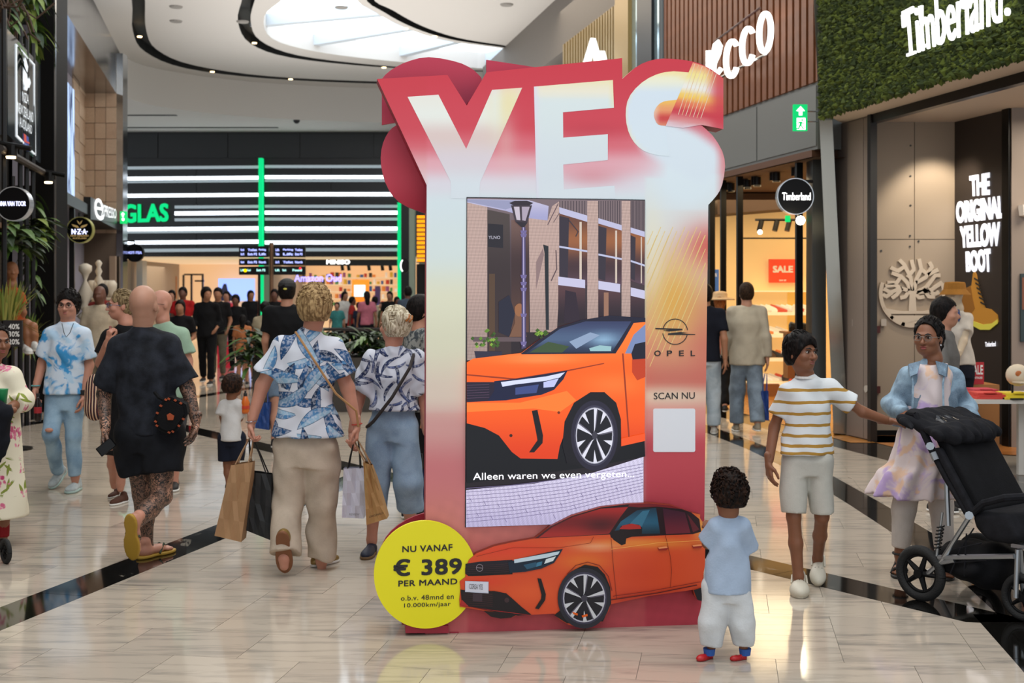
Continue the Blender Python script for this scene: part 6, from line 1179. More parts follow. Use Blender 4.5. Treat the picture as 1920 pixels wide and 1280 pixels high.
# ---------------------------------------------------------------- the figure
def rotz(v, a): return V3(v[0]*math.cos(a)-v[1]*math.sin(a), v[0]*math.sin(a)+v[1]*math.cos(a), v[2])
class Head:
    def __init__(s, c, yaw, hs=1., pitch=0, roll=0):
        s.c = np.array(c, float); s.s = hs; a = math.radians(yaw)     # yaw 0 faces the camera, +90 faces image right
        f = V3(math.sin(a), -math.cos(a), 0); r = V3(math.cos(a), math.sin(a), 0); u = V3(0, 0, 1); p = math.radians(pitch); f2 = f*math.cos(p)+u*math.sin(p); u2 = u*math.cos(p)-f*math.sin(p); q = math.radians(roll); s.r = r*math.cos(q)+u2*math.sin(q); s.u = u2*math.cos(q)-r*math.sin(q); s.f = f2; s.R = np.stack([s.r, s.f, s.u], 1)
    def p(s, x, y, z): return s.c+(s.r*x+s.f*y+s.u*z)*s.s
    def ell(s, x, y, z, a, b, c): return Ell(s.p(x, y, z), V3(a, b, c)*s.s, s.R)
    def prims(s, neck, nr=.056, face=1, chub=0):
        k = .02*s.s; c = chub
        L = [(s.ell(0, -.012, .028, .077, .096, .094), k), (s.ell(0, .03, -.02, .066+c, .066, .078), k), (s.ell(0, .05, -.078, .036+c, .036, .032), .03*s.s), (s.ell(0, .02, -.06, .052+c, .05, .045), .03*s.s)]
        L += [(Cap(s.p(0, -.02, -.05), neck, nr*s.s, nr*s.s*1.05), .03*s.s)]
        for sx in (-1, 1): L += [(s.ell(sx*.077, -.004, -.008, .01, .02, .031), .008*s.s), (s.ell(sx*.04, .068, -.025, .024, .022, .02), .02*s.s)]
        if face:
            for sx in (-1, 1): L += [(s.ell(sx*.031, .1, .006, .02, .014, .011), -.012*s.s)]
            L += [(Cap(s.p(0, .09, .008), s.p(0, .112, -.03), .007*s.s, .0125*s.s), .008*s.s), (s.ell(.011, .1, -.034, .009, .011, .008), .006*s.s), (s.ell(-.011, .1, -.034, .009, .011, .008), .006*s.s), (s.ell(0, .088, .022, .045, .014, .009), .012*s.s)]
            L += [(s.ell(0, .09, -.0545, .023, .012, .0055), .004*s.s), (s.ell(0, .089, -.0655, .02, .012, .0065), .004*s.s), (s.ell(0, .1, -.06, .022, .01, .0016), -.002*s.s)]
        return L
    def face(s, par, brow, iris='2a1a10', lips=None, glasses=None, beard=None):
        EW = mat('eye_white', 'aaa29a', .35); IR = mat('iris_'+iris, iris, .3, spec=.2); BR = mat('brow_'+brow, brow, .7)
        for sx in (-1, 1):
            q = MB(); q.ell(s.p(sx*.031, .084, .004), V3(.0135, .011, .0095)*s.s, 12, 8, Matrix(s.R.tolist())); e = q.build('eye', EW, par, smooth=True)
            q = MB(); q.ell(s.p(sx*.031, .0925, .0035), V3(.0072, .004, .0072)*s.s, 10, 6, Matrix(s.R.tolist())); q.build('iris', IR, e, smooth=True)
            q = MB(); q.tube([s.p(sx*.014, .1, .021), s.p(sx*.03, .101, .028), s.p(sx*.05, .09, .023)], [.0035*s.s, .0045*s.s, .0022*s.s], 6); q.build('eyebrow', BR, par)
            q = MB(); q.tube([s.p(sx*.016, .094, .006), s.p(sx*.03, .0985, .0145), s.p(sx*.047, .088, .007)], [.0016*s.s]*3, 5); q.build('eyelid', BR, e)
        if lips: q = MB(); q.ell(s.p(0, .0935, -.055), V3(.02, .009, .0045)*s.s, 12, 6, Matrix(s.R.tolist())); q.ell(s.p(0, .0925, -.0655), V3(.018, .009, .0055)*s.s, 12, 6, Matrix(s.R.tolist())); q.build('lips', mat('lips_'+lips, lips, .4), par, smooth=True)
        if glasses:
            q = MB()
            for sx in (-1, 1):
                q.tube([s.p(sx*.034+.024*math.cos(t), .112-.012*abs(math.cos(t)) if False else .108, .002+.019*math.sin(t)) for t in np.linspace(0, 6.283, 17)], .0021*s.s, 5); q.tube([s.p(sx*.058, .107, .006), s.p(sx*.076, .06, .006), s.p(sx*.08, -.01, .0)], .002*s.s, 5)
            q.tube([s.p(-.011, .109, .008), s.p(.011, .109, .008)], .002*s.s, 5); q.build('glasses', mat('glasses_'+glasses, glasses, .3, .5), par)
def hand_prims(wr, d, n, side, s=1., curl=.5, spread=.0, thumb=.6):
    """wrist, finger direction d, palm normal n (towards the palm side), thumb side vector = side * (d x n)"""
    d = d/np.linalg.norm(d); n = n-d*(n @ d); n = n/np.linalg.norm(n); t = np.cross(d, n)*side; L = []; kb = .010*s
    for i, off in enumerate((.027, .009, -.009, -.026)):
        k0 = wr+d*.012*s+t*off*.5*s; k1 = wr+d*(.082-.006*abs(i-1))*s+t*off*s; L.append((Cap(k0, k1, .0135*s, .0115*s), kb*1.4)); ln = (.072, .08, .074, .058)[i]*s; a = 0; p = k1; dirn = d+t*spread*(1.5-i)*.5
        for j, fr in enumerate((.45, .3, .25)):
            a += curl*(.75, .9, .6)[j]; dd = dirn*math.cos(a)+n*math.sin(a); dd = dd/np.linalg.norm(dd); q = p+dd*ln*fr; L.append((Cap(p, q, (.0092, .0083, .0075)[j]*s, (.0083, .0075, .0062)[j]*s), .0025*s)); p = q
    b0 = wr+d*.022*s+t*.02*s; b1 = b0+(d*.55+t*.62*thumb*1.3+n*.45)*.04*s; b2 = b1+(d*.85+t*.25*thumb+n*.4)*.032*s; b3 = b2+(d*.95+n*.3)*.026*s
    L += [(Cap(b0, b1, .0145*s, .0115*s), .008*s), (Cap(b1, b2, .0105*s, .0092*s), .003*s), (Cap(b2, b3, .0092*s, .0072*s), .003*s)]; L.append((Cap(wr-d*.05*s, wr+d*.02*s, .0245*s, .021*s), .012*s)); return L
def foot_frame(heel, toe, up=None):
    f = np.array(toe)-np.array(heel); L = np.linalg.norm(f); f = f/L; u = V3(0, 0, 1) if up is None else np.array(up, float); u = u-f*(u @ f); u = u/np.linalg.norm(u); r = np.cross(f, u); return np.array(heel, float), f, r, u, L
def shoe(par, heel, toe, up, m, msole, h, w=1., style='sneaker', name='shoe', lace=None, high=.0):
    """heel and toe are the ground contact points of the sole"""
    H, f, r, u, L = foot_frame(heel, toe, up); R = np.stack([r, f, u], 1); s = L/.28; P_ = lambda a, b, c: H+f*a*L+r*b*s+u*c*s
    pr = [(Ell(P_(.16, 0, .035), V3(.036*w, .05, .045)*s, R), .03*s), (Ell(P_(.72, .002, .03), V3(.047*w, .078, .034)*s, R), .03*s), (Ell(P_(.45, 0, .04), V3(.038*w, .08, .042)*s, R), .03*s)]
    if style in ('sneaker', 'boot', 'clog', 'slip'): pr.append((Cap(P_(.18, 0, .05), P_(.2, 0, (.085 if style != 'slip' else .05)+high), .036*s*w, .037*s*w), .025*s))
    if style == 'clog': pr.append((Ell(P_(.74, 0, .035), V3(.052, .075, .048)*s, R), .03*s))
    def flat(D, X, Y, Z): return np.maximum(D, -((X-H[0])*u[0]+(Y-H[1])*u[1]+(Z-H[2])*u[2])+.006*s)
    sh = Part().add(*mesh_sdf(pr, h, ops=[flat])).build(name, m, par)
    sp = [(Ell(P_(.16, 0, .012), V3(.04*w, .055, .05)*s, R), .03*s), (Ell(P_(.7, .002, .012), V3(.052*w, .088, .05)*s, R), .03*s), (Ell(P_(.45, 0, .012), V3(.042*w, .09, .05)*s, R), .03*s)]
    def slab_(D, X, Y, Z): q = (X-H[0])*u[0]+(Y-H[1])*u[1]+(Z-H[2])*u[2]; return np.maximum(D, np.maximum(-q, q-.024*s))
    Part().add(*mesh_sdf(sp, h, ops=[slab_])).build('sole', msole, sh)
    if lace:
        q = MB()
        for i in range(5): a = .42+i*.055; q.tube([P_(a, -.026, .068-.004*i), P_(a+.01, 0, .078-.006*i), P_(a, .026, .068-.004*i)], .003*s, 5)
        q.build('laces', lace, sh)
    if style == 'clog':
        q = MB()
        for i in range(3):
            for j in range(3): a, b = .62+i*.1, (j-1)*.022*(1-.15*i); q.ell(P_(a, b, .082-.012*i-abs(b)*.25), (.0045*s,)*3, 6, 4)
        q.build('vent_holes', mat('hole_dark', '3a352e', .8), sh, kind='stuff'); q = MB(); q.tube([P_(.42, -.045, .05), P_(.1, -.04, .075), P_(-.02, 0, .075), P_(.1, .04, .075), P_(.42, .045, .05)], .006*s, 6); q.build('heel_strap', m, sh)
    return sh
def person(J, label, skin, group=None, s=1., h=.011, yaw=0, head_yaw=None, pitch=0, hs=1., roll=0, face=1, hands=None, torso=None, top=None, bottom=None, hair=None, shoes=None, build=1., arms=True, legs=True, female=False, chub=0, hres=None, nr=.056, cat='person', body_name='body', name='person', org=None):
    """J: joints in world space (head, neck, shl, shr, ell, elr, wrl, wrr, hpl, hpr, knl, knr, anl, anr). l/r are image left/right."""
    J = {k: np.array(v, float) for k, v in J.items()}; base = (J['anl']+J['anr'])/2; base[2] = 0
    if org is not None: base = np.array(org, float)
    T = thing(name, base, label, cat, group); S = skin; a = math.radians(yaw)
    H = Head(J['head'], head_yaw if head_yaw is not None else yaw, hs*s, pitch, roll); B = build
    chest = (J['shl']+J['shr'])/2; hip = (J['hpl']+J['hpr'])/2; yw = a; sw = np.linalg.norm((J['shl']-J['shr'])[:2])/2
    body = Part(); pr = []
    hv = (np.linalg.norm((J['hpl']-J['hpr'])[:2])/2+.075*s*B)
    core = [(hip-V3(0, 0, .06*s), hv*.92, .085*s*B), (hip+V3(0, 0, .05*s), hv*.93, .095*s*B), (hip*.5+chest*.5, hv*(.78 if female else .86), .085*s*B), (chest*.8+hip*.2, sw*.92, .095*s*B), (chest-V3(0, 0, .0), sw*.9, .075*s*B), (chest+V3(0, 0, .045*s), sw*.45, .055*s)]
    pr.append(Loft(core, yw)); pr.append((Cap(chest+V3(0, 0, .0), J['neck'], .05*s, nr*s), .03*s))
    if arms:
        for q in 'lr': pr += [(Cap(J['sh'+q], J['el'+q], .050*s*B, .038*s*B), .03*s), (Cap(J['el'+q], J['wr'+q]*.9+J['el'+q]*.1, .040*s*B, .027*s), .02*s), (Cap(J['el'+q], J['wr'+q], .030*s, .023*s), .02*s)]
    if legs:
        for q in 'lr': pr += [(Cap(J['hp'+q], J['kn'+q], .082*s*B, .054*s*B), .03*s), (Cap(J['kn'+q], J['kn'+q]*.55+J['an'+q]*.45+(V3(0, .0, 0)), .052*s*B, .050*s*B), .02*s), (Cap(J['kn'+q]*.55+J['an'+q]*.45, J['an'+q], .050*s*B, .034*s), .03*s), (Cap(J['an'+q], J.get('to'+q, J['an'+q]+V3(0, 0, -.05*s)), .034*s, .028*s), .02*s)]
    V, F_ = mesh_sdf(pr+([] if hres else H.prims(J['neck'], nr, face, chub)), h, k=.03*s); body.add(V, F_)
    if hres: body.add(*mesh_sdf(H.prims(J['neck'], nr, face, chub), hres, k=.02))
    for hd in (hands or []): body.add(*mesh_sdf(hand_prims(**hd), .0036 if h < .013 else .007))
    body.build(body_name, S, T)
    if top:
        m = top['mat']; gr = top.get('grow', .02)*s; B2 = B*top.get('wide', 1.); hem = top.get('hem', hip[2]-.05); hemw = top.get('hemw', hv+gr*1.2); sec = [(V3(hip[0], hip[1], hem), hemw, top.get('hemd', (.112*s*B2+gr+.006))), (hip*.5+chest*.5, (hv*(.82 if female else .9)+gr)*top.get('mid', 1), .092*s*B2+gr*.9), (chest*.75+hip*.25, sw*.98+gr*.8, .1*s*B2+gr), (chest+V3(0, 0, .0), sw*.95+gr*.2, .078*s*B2+gr*.6), (chest+V3(0, 0, .05*s), sw*.5, .058*s+gr*.3)]
        if top.get('secs'): sec = top['secs']
        pr = [Loft(sec, yw, top.get('flare')), (Cap(J['neck']*.35+chest*.65, J['neck']*.5+chest*.5, .07*s, nr*s+.012), .03*s)]
        for q in 'lr': pr.append((Cap(J['neck']*.42+chest*.58, J['sh'+q]+V3(0, 0, .01*s), .055*s, .055*s*B2), .04*s))
        for q in 'lr':
            if top.get('sleeve'+q, True):
                t = top.get('sl', .62); e = J['sh'+q]+(J['el'+q]-J['sh'+q])*min(t, 1); sr = top.get('sr', (.062, .066)); pr.append((Cap(J['sh'+q], e, sr[0]*s*B2*.92, sr[1]*s*B2 if t <= 1 else .05*s*B2, cut=t <= 1), .035*s))
                if t > 1: pr.append((Cap(e, J['el'+q]+(J['wr'+q]-J['el'+q])*(t-1), sr[1]*s*B2, top.get('cuff', .038)*s*B2, cut=True), .02*s))
        ops = [(lambda D, X, Y, Z: np.maximum(D, hem-Z+.0))]
        if top.get('neckcut'): c_ = H.p(*top['neckcut'][0]); e_ = Ell(c_, V3(*top['neckcut'][1])*s); ops.append(lambda D, X, Y, Z: np.maximum(D, -e_.f(X, Y, Z)))
        sdf = Part().add(*mesh_sdf(pr, h, k=.03*s, disp=folds(top.get('fold', .0035), top.get('ff', 22), top.get('seed', 1)), ops=ops+top.get('ops', []))); T['_'] = 1; o = sdf.build(top.get('name', 'shirt'), m, T)
        if top.get('parts'): top['parts'](o, H)
    if bottom:
        m = bottom['mat']; g = bottom.get('grow', .014)*s; pr = []; waist = bottom.get('waist', hip[2]+.055*s); ln = bottom.get('len', 1.); wd = bottom.get('wide', (1, 1, 1))
        pr.append(Loft([(hip-V3(0, 0, .1*s), hv*.9+g, .098*s*B+g), (hip, hv+g, .108*s*B+g), (V3(hip[0], hip[1], waist), hv*.92+g*.6, .095*s*B+g*.5)], yw))
        for q in 'lr':
            hp, kn, an = J['hp'+q], J['kn'+q], J['an'+q]; r0, r1, r2 = .088*s*B*wd[0]+g, .056*s*B*wd[1]+g, .042*s*wd[2]+g
            if ln <= 1: e = hp+(kn-hp)*ln; pr.append((Cap(hp, e, r0, r0+(r1-r0)*ln, cut=True), .02*s))
            else: e = kn+(an-kn)*(ln-1); pr += [(Cap(hp, kn, r0, r1), .02*s), (Cap(kn, e, r1, r1+(r2-r1)*(ln-1), cut=True), .025*s)]
        for q in 'lr': pass
        o = Part().add(*mesh_sdf(pr, h, disp=folds(bottom.get('fold', .003), bottom.get('ff', 26), bottom.get('seed', 5)))).build(bottom.get('name', 'trousers'), m, T)
    if hair:
        st, hm = hair['style'], hair['mat']; hh = hres or max(.007, h*.8); k = s*hs
        if st in ('short', 'bob', 'curly', 'fluffy', 'bun', 'pony', 'long'):
            g = {'short': .012, 'bob': .016, 'curly': .03, 'fluffy': .026, 'bun': .014, 'pony': .01, 'long': .012}[st]*hair.get('g', 1)
            pr = [(H.ell(0, -.016, .034, .077+g, .094+g, .094+g), .02*k), (H.ell(0, -.035, -.005, .072+g, .075+g, .085+g*.5), .02*k)]
            if st == 'bob': pr += [(H.ell(0, .03, .075, .07, .07, .045), .02*k), (H.ell(-.055, .02, .03, .03, .06, .05), .015*k), (H.ell(.055, .02, .03, .03, .06, .05), .015*k)]
            if st == 'bun': pr += [(H.ell(0, -.1, .045, .06, .045, .05), .015*k), (H.ell(.045, -.095, .06, .03, .03, .04), .01*k), (H.ell(-.04, -.1, .03, .03, .03, .035), .01*k)]
            if st == 'pony': pr += [(Cap(H.p(0, -.1, .02), H.p(.01, -.125, -.06), .03*k, .036*k), .015*k), (Cap(H.p(.01, -.125, -.06), H.p(hair.get('px', .02), -.12, -.19), .034*k, .018*k), .01*k)]
            if st == 'long': pr += [(Cap(H.p(0, -.07, -.02), H.p(0, -.08, -.2), .07*k, .06*k), .03*k)]
            cutc = H.ell(0, hair.get('cf', .09), hair.get('cz', -.022), .088 if st != 'curly' else .07, .085, hair.get('ch', .088)); nk = -.075 if st not in ('long',) else -.3
            def op(D, X, Y, Z):
                D = np.maximum(D, -cutc.f(X, Y, Z)); q = (X-H.c[0])*H.u[0]+(Y-H.c[1])*H.u[1]+(Z-H.c[2])*H.u[2]; return D if st in ('pony', 'long') else np.maximum(D, (nk*k-q)*.7)
            disp = {'curly': curls(.011*k, 130/k**.5, 2), 'fluffy': curls(.0045*k, 80, 3), 'bob': curls(.003*k, 70, 4), 'bun': folds(.003, 60, 3), 'short': curls(.0035*k, 110, 2), 'pony': folds(.003, 120, 3)}.get(st)
            ho = Part().add(*mesh_sdf(pr, hh, disp=disp, ops=[op], pad=.05)).build('hair', hm, T)
        if hres and ho: locks(H, st, hair, hm, ho, k)
    if shoes:
        for q in 'lr':
            sp = shoes.get(q)
            if sp is None: continue
            shoe(T, sp[0], sp[1], sp[2] if len(sp) > 2 else None, shoes['mat'], shoes['sole'], max(.006, h*.75), shoes.get('w', 1), shoes.get('style', 'sneaker'), name=shoes.get('name', 'shoe'), lace=shoes.get('lace'))
    T.pop('_', None) if '_' in T else None
    return T, H, J
def locks(H, st, hair, m, par, k):
    q = MB(); rd = random.Random(5); n = {'curly': 230, 'fluffy': 260, 'short': 150, 'bob': 240, 'bun': 200, 'pony': 160}.get(st, 0); g = {'curly': .03, 'fluffy': .026, 'short': .016, 'bob': .018, 'bun': .016, 'pony': .011}.get(st, .01)*hair.get('g', 1)
    for i in range(n):
        z = rd.uniform(-.45, 1); a = rd.uniform(0, 6.283); rr = math.sqrt(max(0, 1-z*z)); x, y = rr*math.cos(a), rr*math.sin(a)
        if y > (.25 if z < .62 else .62 if st != 'bob' else .95) : continue
        c = (x*(.076+g), -.014+y*(.094+g), .034+z*(.094+g)); nrm = V3(x, y, z)
        if st == 'curly':
            ra = rd.uniform(.007, .014); u = V3(rd.gauss(0, 1), rd.gauss(0, 1), rd.gauss(0, 1)); u -= nrm*(u @ nrm); u /= np.linalg.norm(u)+1e-6; v = nrm*.8+np.cross(nrm, u)*.6
            q.tube([tuple(H.p(*(V3(*c)+nrm*.002+u*ra*math.cos(t)+v*ra*math.sin(t)))) for t in (0, .9, 1.8, 2.7, 3.6, 4.5)], [.0045*k]*5+[.001], 5)
        else:
            if st == 'fluffy': d = V3(rd.gauss(0, .6), rd.gauss(-.1, .6), rd.gauss(0, .6)); L = .035
            elif st in ('bun', 'pony'): d = V3(-x*.9, -1.1, .25-z*.8); L = .06
            elif st == 'bob': d = V3(x*.5+.15, y*.3+(.5 if z > .5 else -.1), -1.1+.6*max(0, z)); L = .05
            else: d = V3(rd.gauss(.2, .3), .3 if z > .6 else -.2, -.8+z*.6); L = .028
            d -= nrm*(d @ nrm); d /= np.linalg.norm(d)+1e-6; p0 = V3(*c)-nrm*.004; lift = .004 if st != 'fluffy' else .008
            q.tube([tuple(H.p(*p0)), tuple(H.p(*(p0+d*L*.35+nrm*lift))), tuple(H.p(*(p0+d*L*.75+nrm*lift*.8-nrm*L*.12))), tuple(H.p(*(p0+d*L-nrm*L*.3)))], [.0035*k, .0045*k, .0035*k, .0008*k], 5)
    if q.v: q.build('hair_locks', m, par, smooth=True, kind='stuff')
def auto_joints(x, Y, Hh, yaw=0, stride=.0, lean=0, swing=.0, side=1, headx=0, bend=0):
    """a standing or walking figure at (x, Y), Hh tall; l is image left when facing the camera or away"""
    s = Hh/1.75; a = math.radians(yaw); r = V3(math.cos(a), math.sin(a), 0); f = V3(math.sin(a), -math.cos(a), 0); b = V3(x, Y, 0); u = V3(0, 0, 1); back = abs(((yaw+180) % 360)-180) > 90
    if back: r = -r
    J = dict(head=b+u*1.615*s+f*.02*s+r*headx, neck=b+u*1.47*s, shl=b+u*1.40*s-r*.17*s, shr=b+u*1.40*s+r*.17*s, hpl=b+u*.9*s-r*.08*s, hpr=b+u*.9*s+r*.08*s)
    for q, sg in (('l', -1), ('r', 1)):
        st = stride*sg*side; J['kn'+q] = b+u*.49*s+r*sg*.095*s+f*(st*.22+.02)*s+u*.01*abs(st); J['an'+q] = b+u*(.08+max(0, -st)*.12)*s+r*sg*.1*s+f*(st*.36-max(0, -st)*.1)*s
        sw = swing*-sg*side; J['el'+q] = J['sh'+q]-u*.29*s+r*sg*.05*s+f*(sw*.16-.02)*s; J['wr'+q] = J['el'+q]-u*(.24-bend*.2)*s+f*(sw*.2+.06+bend*.18)*s+r*sg*(.01-bend*.06)*s
    return J, s, r, f
def px_joints(D, d, s=1.):   # joints from photo positions: name: (x, y, depth offset)
    J = {k: np.array(P(v[0], v[1], D+(v[2] if len(v) > 2 else 0))) for k, v in d.items()}; hh = (J['neck'][2]-max(J['anl'][2], 0))/1.4
    for q in 'lr':
        c = (J['shl']+J['shr'])/2; J['sh'+q] = J['sh'+q]+(c-J['sh'+q])*.1*(1 if q == 'l' else 1.1)-V3(0, 0, .035*hh)
    return J
# ================================================================ people, nearest first
SKL = m_skin('skin_light', 'c08a70'); SKP = m_skin('skin_pink', 'c98f78'); SKB = m_skin('skin_brown', '8a5a40'); SKD = m_skin('skin_dark', '6b4434'); SKM = m_skin('skin_tan', 'a87456')
MW = cloth('white_cloth', 'd6d4d0', .06); WSOLE = mat('white_sole', 'd8d6d0', .6); DSOLE = mat('dark_sole', '1c1a1a', .7)
DN = V3(0, 0, -1); UP = V3(0, 0, 1); FWD = V3(0, -1, 0); AWY = V3(0, 1, 0); LFT = V3(-1, 0, 0); RGT = V3(1, 0, 0)
def g3(px, py, D, z=None): p = np.array(P(px, py, D)); return p if z is None else V3(p[0], p[1], z)
# ---- toddler in pale blue, back to the camera
D = 5.53; J = px_joints(D, dict(head=(1365, 925), neck=(1366, 958), shl=(1341, 983), shr=(1391, 981), ell=(1327, 1018, .04), wrl=(1325, 990, .16), elr=(1400, 1028, .05), wrr=(1392, 1045, .18), hpl=(1345, 1105), hpr=(1379, 1105), knl=(1337, 1165, .0), knr=(1391, 1165, .0), anl=(1334, 1212), anr=(1394, 1212)))
tod, Ht, _ = person(J, 'curly haired toddler in pale blue T-shirt and white trousers, back to the camera', SKB, s=.52, hs=1.42, h=.0062, yaw=180, head_yaw=-160, face=0, build=1.25, nr=.06,
    top=dict(mat=cloth('pale_blue_shirt', '9fb0c6', .06), grow=.03, hem=P(0, 1108, D).z, hemw=.108, hemd=.085, sl=.95, sr=(.085, .09), fold=.003, seed=4), bottom=dict(mat=cloth('white_toddler_trousers', 'c9cdd0', .08), len=1.9, grow=.022, wide=(1.05, 1.35, 1.45), fold=.004, ff=40),
    hair=dict(style='curly', mat=m_hair('dark_curls', '0c0807', '2a1a12', 60), g=1.0, cf=.11), hands=[dict(wr=J['wrl'], d=V3(.1, .8, .5), n=V3(.3, .6, -.5), side=1, s=.52, curl=.5), dict(wr=J['wrr'], d=V3(-.2, .8, .1), n=DN, side=-1, s=.52, curl=.6)], hres=.006,
    shoes=dict(mat=mat('red_clog', 'b41a1e', .4), sole=mat('red_clog_sole', '8f1418', .6), style='clog', l=(g3(1336, 1232, D+.02, 0), g3(1308, 1232, D-.04, 0)), r=(g3(1400, 1232, D, 0), g3(1370, 1230, D-.03, 0))))
for x in (1330, 1397): q = MB(); a = P(x, 1219, D); q.lathe((a.x, a.y, a.z-.02), [(.024, 0), (.028, .03)], 14); q.build('sock', mat('blue_sock', '2c5aa8', .8), tod)
# ---- boy in striped shirt
D = 6.78; J = px_joints(D, dict(head=(1502, 662), neck=(1511, 702), shl=(1470, 724), shr=(1560, 718), ell=(1452, 800, .05), wrl=(1441, 868, -.02), elr=(1617, 772, .02), wrr=(1664, 789, .05), hpl=(1490, 862), hpr=(1534, 862), knl=(1488, 968, -.04), knr=(1541, 968, .0), anl=(1497, 1080, -.02), anr=(1533, 1046, .22)))
shz = [(P(0, y, D).z) for y in (727, 745, 770, 790, 812, 832, 846)]; oz = 0
boy, Hb, _ = person(J, 'boy with dark bowl cut in white and mustard striped T-shirt, reaching right', SKB, s=.84, hs=1.06, h=.0082, yaw=10, head_yaw=32, pitch=4, roll=-3, build=.86, hres=.005, chub=.002, nr=.05,
    top=dict(mat=m_zstripes('mustard_stripes', 'd2d6d8', 'a8803a', [P(0, y, D).z for y in (729, 752, 773, 795, 814, 832, 846)], .0075, tilt=.0), grow=.022, hem=P(0, 851, D).z, hemw=.152, sl=.66, sr=(.072, .082), fold=.003, seed=8), bottom=dict(mat=cloth('cream_shorts', 'b9b7ae', .05), name='shorts', len=.93, grow=.018, wide=(1.0, 1.22, 1), fold=.003),
    hair=dict(style='bob', mat=m_hair('black_hair', '060505', '1a1412', 60), cf=.108, cz=-.034), hands=[dict(wr=J['wrl'], d=V3(.05, -.1, -1), n=V3(.8, .2, 0), side=1, s=.88, curl=.45), dict(wr=J['wrr'], d=V3(1, 0, -.1), n=V3(0, -.4, -.8), side=-1, s=.88, curl=.25, spread=.25)],
    shoes=dict(mat=mat('cream_clog', 'c9c3b2', .5), sole=mat('cream_clog_sole', 'bdb6a4', .6), style='clog', l=(g3(1498, 1090, D+.1, 0), g3(1500, 1112, D-.16, 0)), r=(V3(P(1533, 1050, D+.3).x, D+.3, .1), g3(1533, 1086, D+.1, .005), V3(0, -.35, 1))))
Hb.face(boy, '120c0a', lips='8a4a44')
q = MB(); q.lathe(tuple(J['neck']+V3(.0, .0, -.02)), [(.062, 0), (.058, .012)], 20); q.build('collar', MW, boy)
# ---- woman in denim jacket behind the pushchair
D = 7.2; J = px_joints(D, dict(head=(1741, 633), neck=(1750, 672), shl=(1700, 699), shr=(1790, 702), ell=(1672, 757, .02), wrl=(1704, 783, -.22), elr=(1812, 765, .02), wrr=(1822, 790, -.2), hpl=(1712, 850), hpr=(1762, 850), knl=(1695, 955, -.04), knr=(1765, 950, .0), anl=(1688, 1040, -.02), anr=(1773, 1062, -.1)))
DJ = m_denim('jacket_denim', '34536b', '7f9db2', 9); DRS = m_tiedye('lilac_tie_dye', 'd8c9c8', 'b59cc6', 6, .5, .62, 'dcb9a0')
mum, Hm, _ = person(J, 'woman with glasses in light denim jacket and lilac dress, pushing the black pushchair', SKB, s=.93, hs=1.0, h=.0082, yaw=-12, head_yaw=-38, build=1.04, hres=.005, female=True, chub=.006,
    top=dict(mat=DJ, name='denim_jacket', grow=.028, hem=P(0, 800, D).z, hemw=.19, sl=1.8, sr=(.066, .058), cuff=.05, fold=.005, ff=30, seed=3, ops=[lambda D, X, Y, Z: np.maximum(D, -np.maximum(np.maximum(np.abs(X-(2.43+(Z-.85)*.03))-(.082-.03*np.clip((Z-.85)/.35, 0, 1)), Y-7.17), Z-1.30))]), bottom=dict(mat=cloth('white_leggings', 'c4bab2', .05), name='leggings', len=1.82, grow=.013, fold=.001),
    hair=dict(style='pony', mat=MATS['black_hair'] if 'black_hair' in MATS else m_hair('black_hair', '060505', '1a1412', 60), cf=.1, cz=-.0, ch=.1, px=.0), hands=[dict(wr=J['wrl'], d=V3(.5, -.8, -.1), n=DN, side=1, s=.9, curl=.8), dict(wr=J['wrr'], d=V3(-.5, -.8, -.1), n=DN, side=-1, s=.9, curl=.8)])
Hm.face(mum, '120c0a', lips='9a4a48', glasses='8a8078')
hc = (J['hpl']+J['hpr'])/2; z_ = lambda y: P(0, y, D).z
ds = Part().add(*mesh_sdf([Loft([(V3(hc[0]-.09, hc[1], z_(927)), .245, .2), (V3(hc[0]-.05, hc[1], z_(880)), .205, .18), (V3(hc[0]-.02, hc[1], z_(876)), .19, .165), (V3(hc[0], hc[1], z_(815)), .165, .15), (V3(hc[0], hc[1], z_(760)), .135, .12), (V3(*(((J['shl']+J['shr'])/2)[:2]), z_(700)), .13, .115), (V3(*(((J['shl']+J['shr'])/2)[:2]), z_(684)), .09, .08)], math.radians(-12), flare=(.1, 9, 0))], .009, disp=folds(.004, 30, 6))).build('dress', DRS, mum)
q = MB()
for sx, x0 in ((-1, 1712), (1, 1768)):
    a = [P(x0+4*sx, 690, D-.12), P(x0, 720, D-.15), P(x0+sx*1, 760, D-.155), P(x0+sx*3, 800, D-.15)]; q.tube(a, .006, 6)
q.build('jacket_seams', m_denim('seam_denim', '5b7d96', '9ab5c6', 20), mum)
for sx in (-1, 1): q = MB(); q.add([P(1740+sx*14, 676, D-.11), P(1740+sx*36, 682, D-.09), P(1740+sx*34, 706, D-.155), P(1740+sx*20, 700, D-.16), P(1740+sx*14, 678, D-.07), P(1740+sx*38, 684, D-.05), P(1740+sx*36, 706, D-.135), P(1740+sx*20, 702, D-.14)], [(0, 1, 2, 3), (7, 6, 5, 4), (0, 4, 5, 1), (1, 5, 6, 2), (2, 6, 7, 3), (3, 7, 4, 0)]); q.build('jacket_collar', DJ, mum)
SND = mat('black_strap', '17130f', .6)
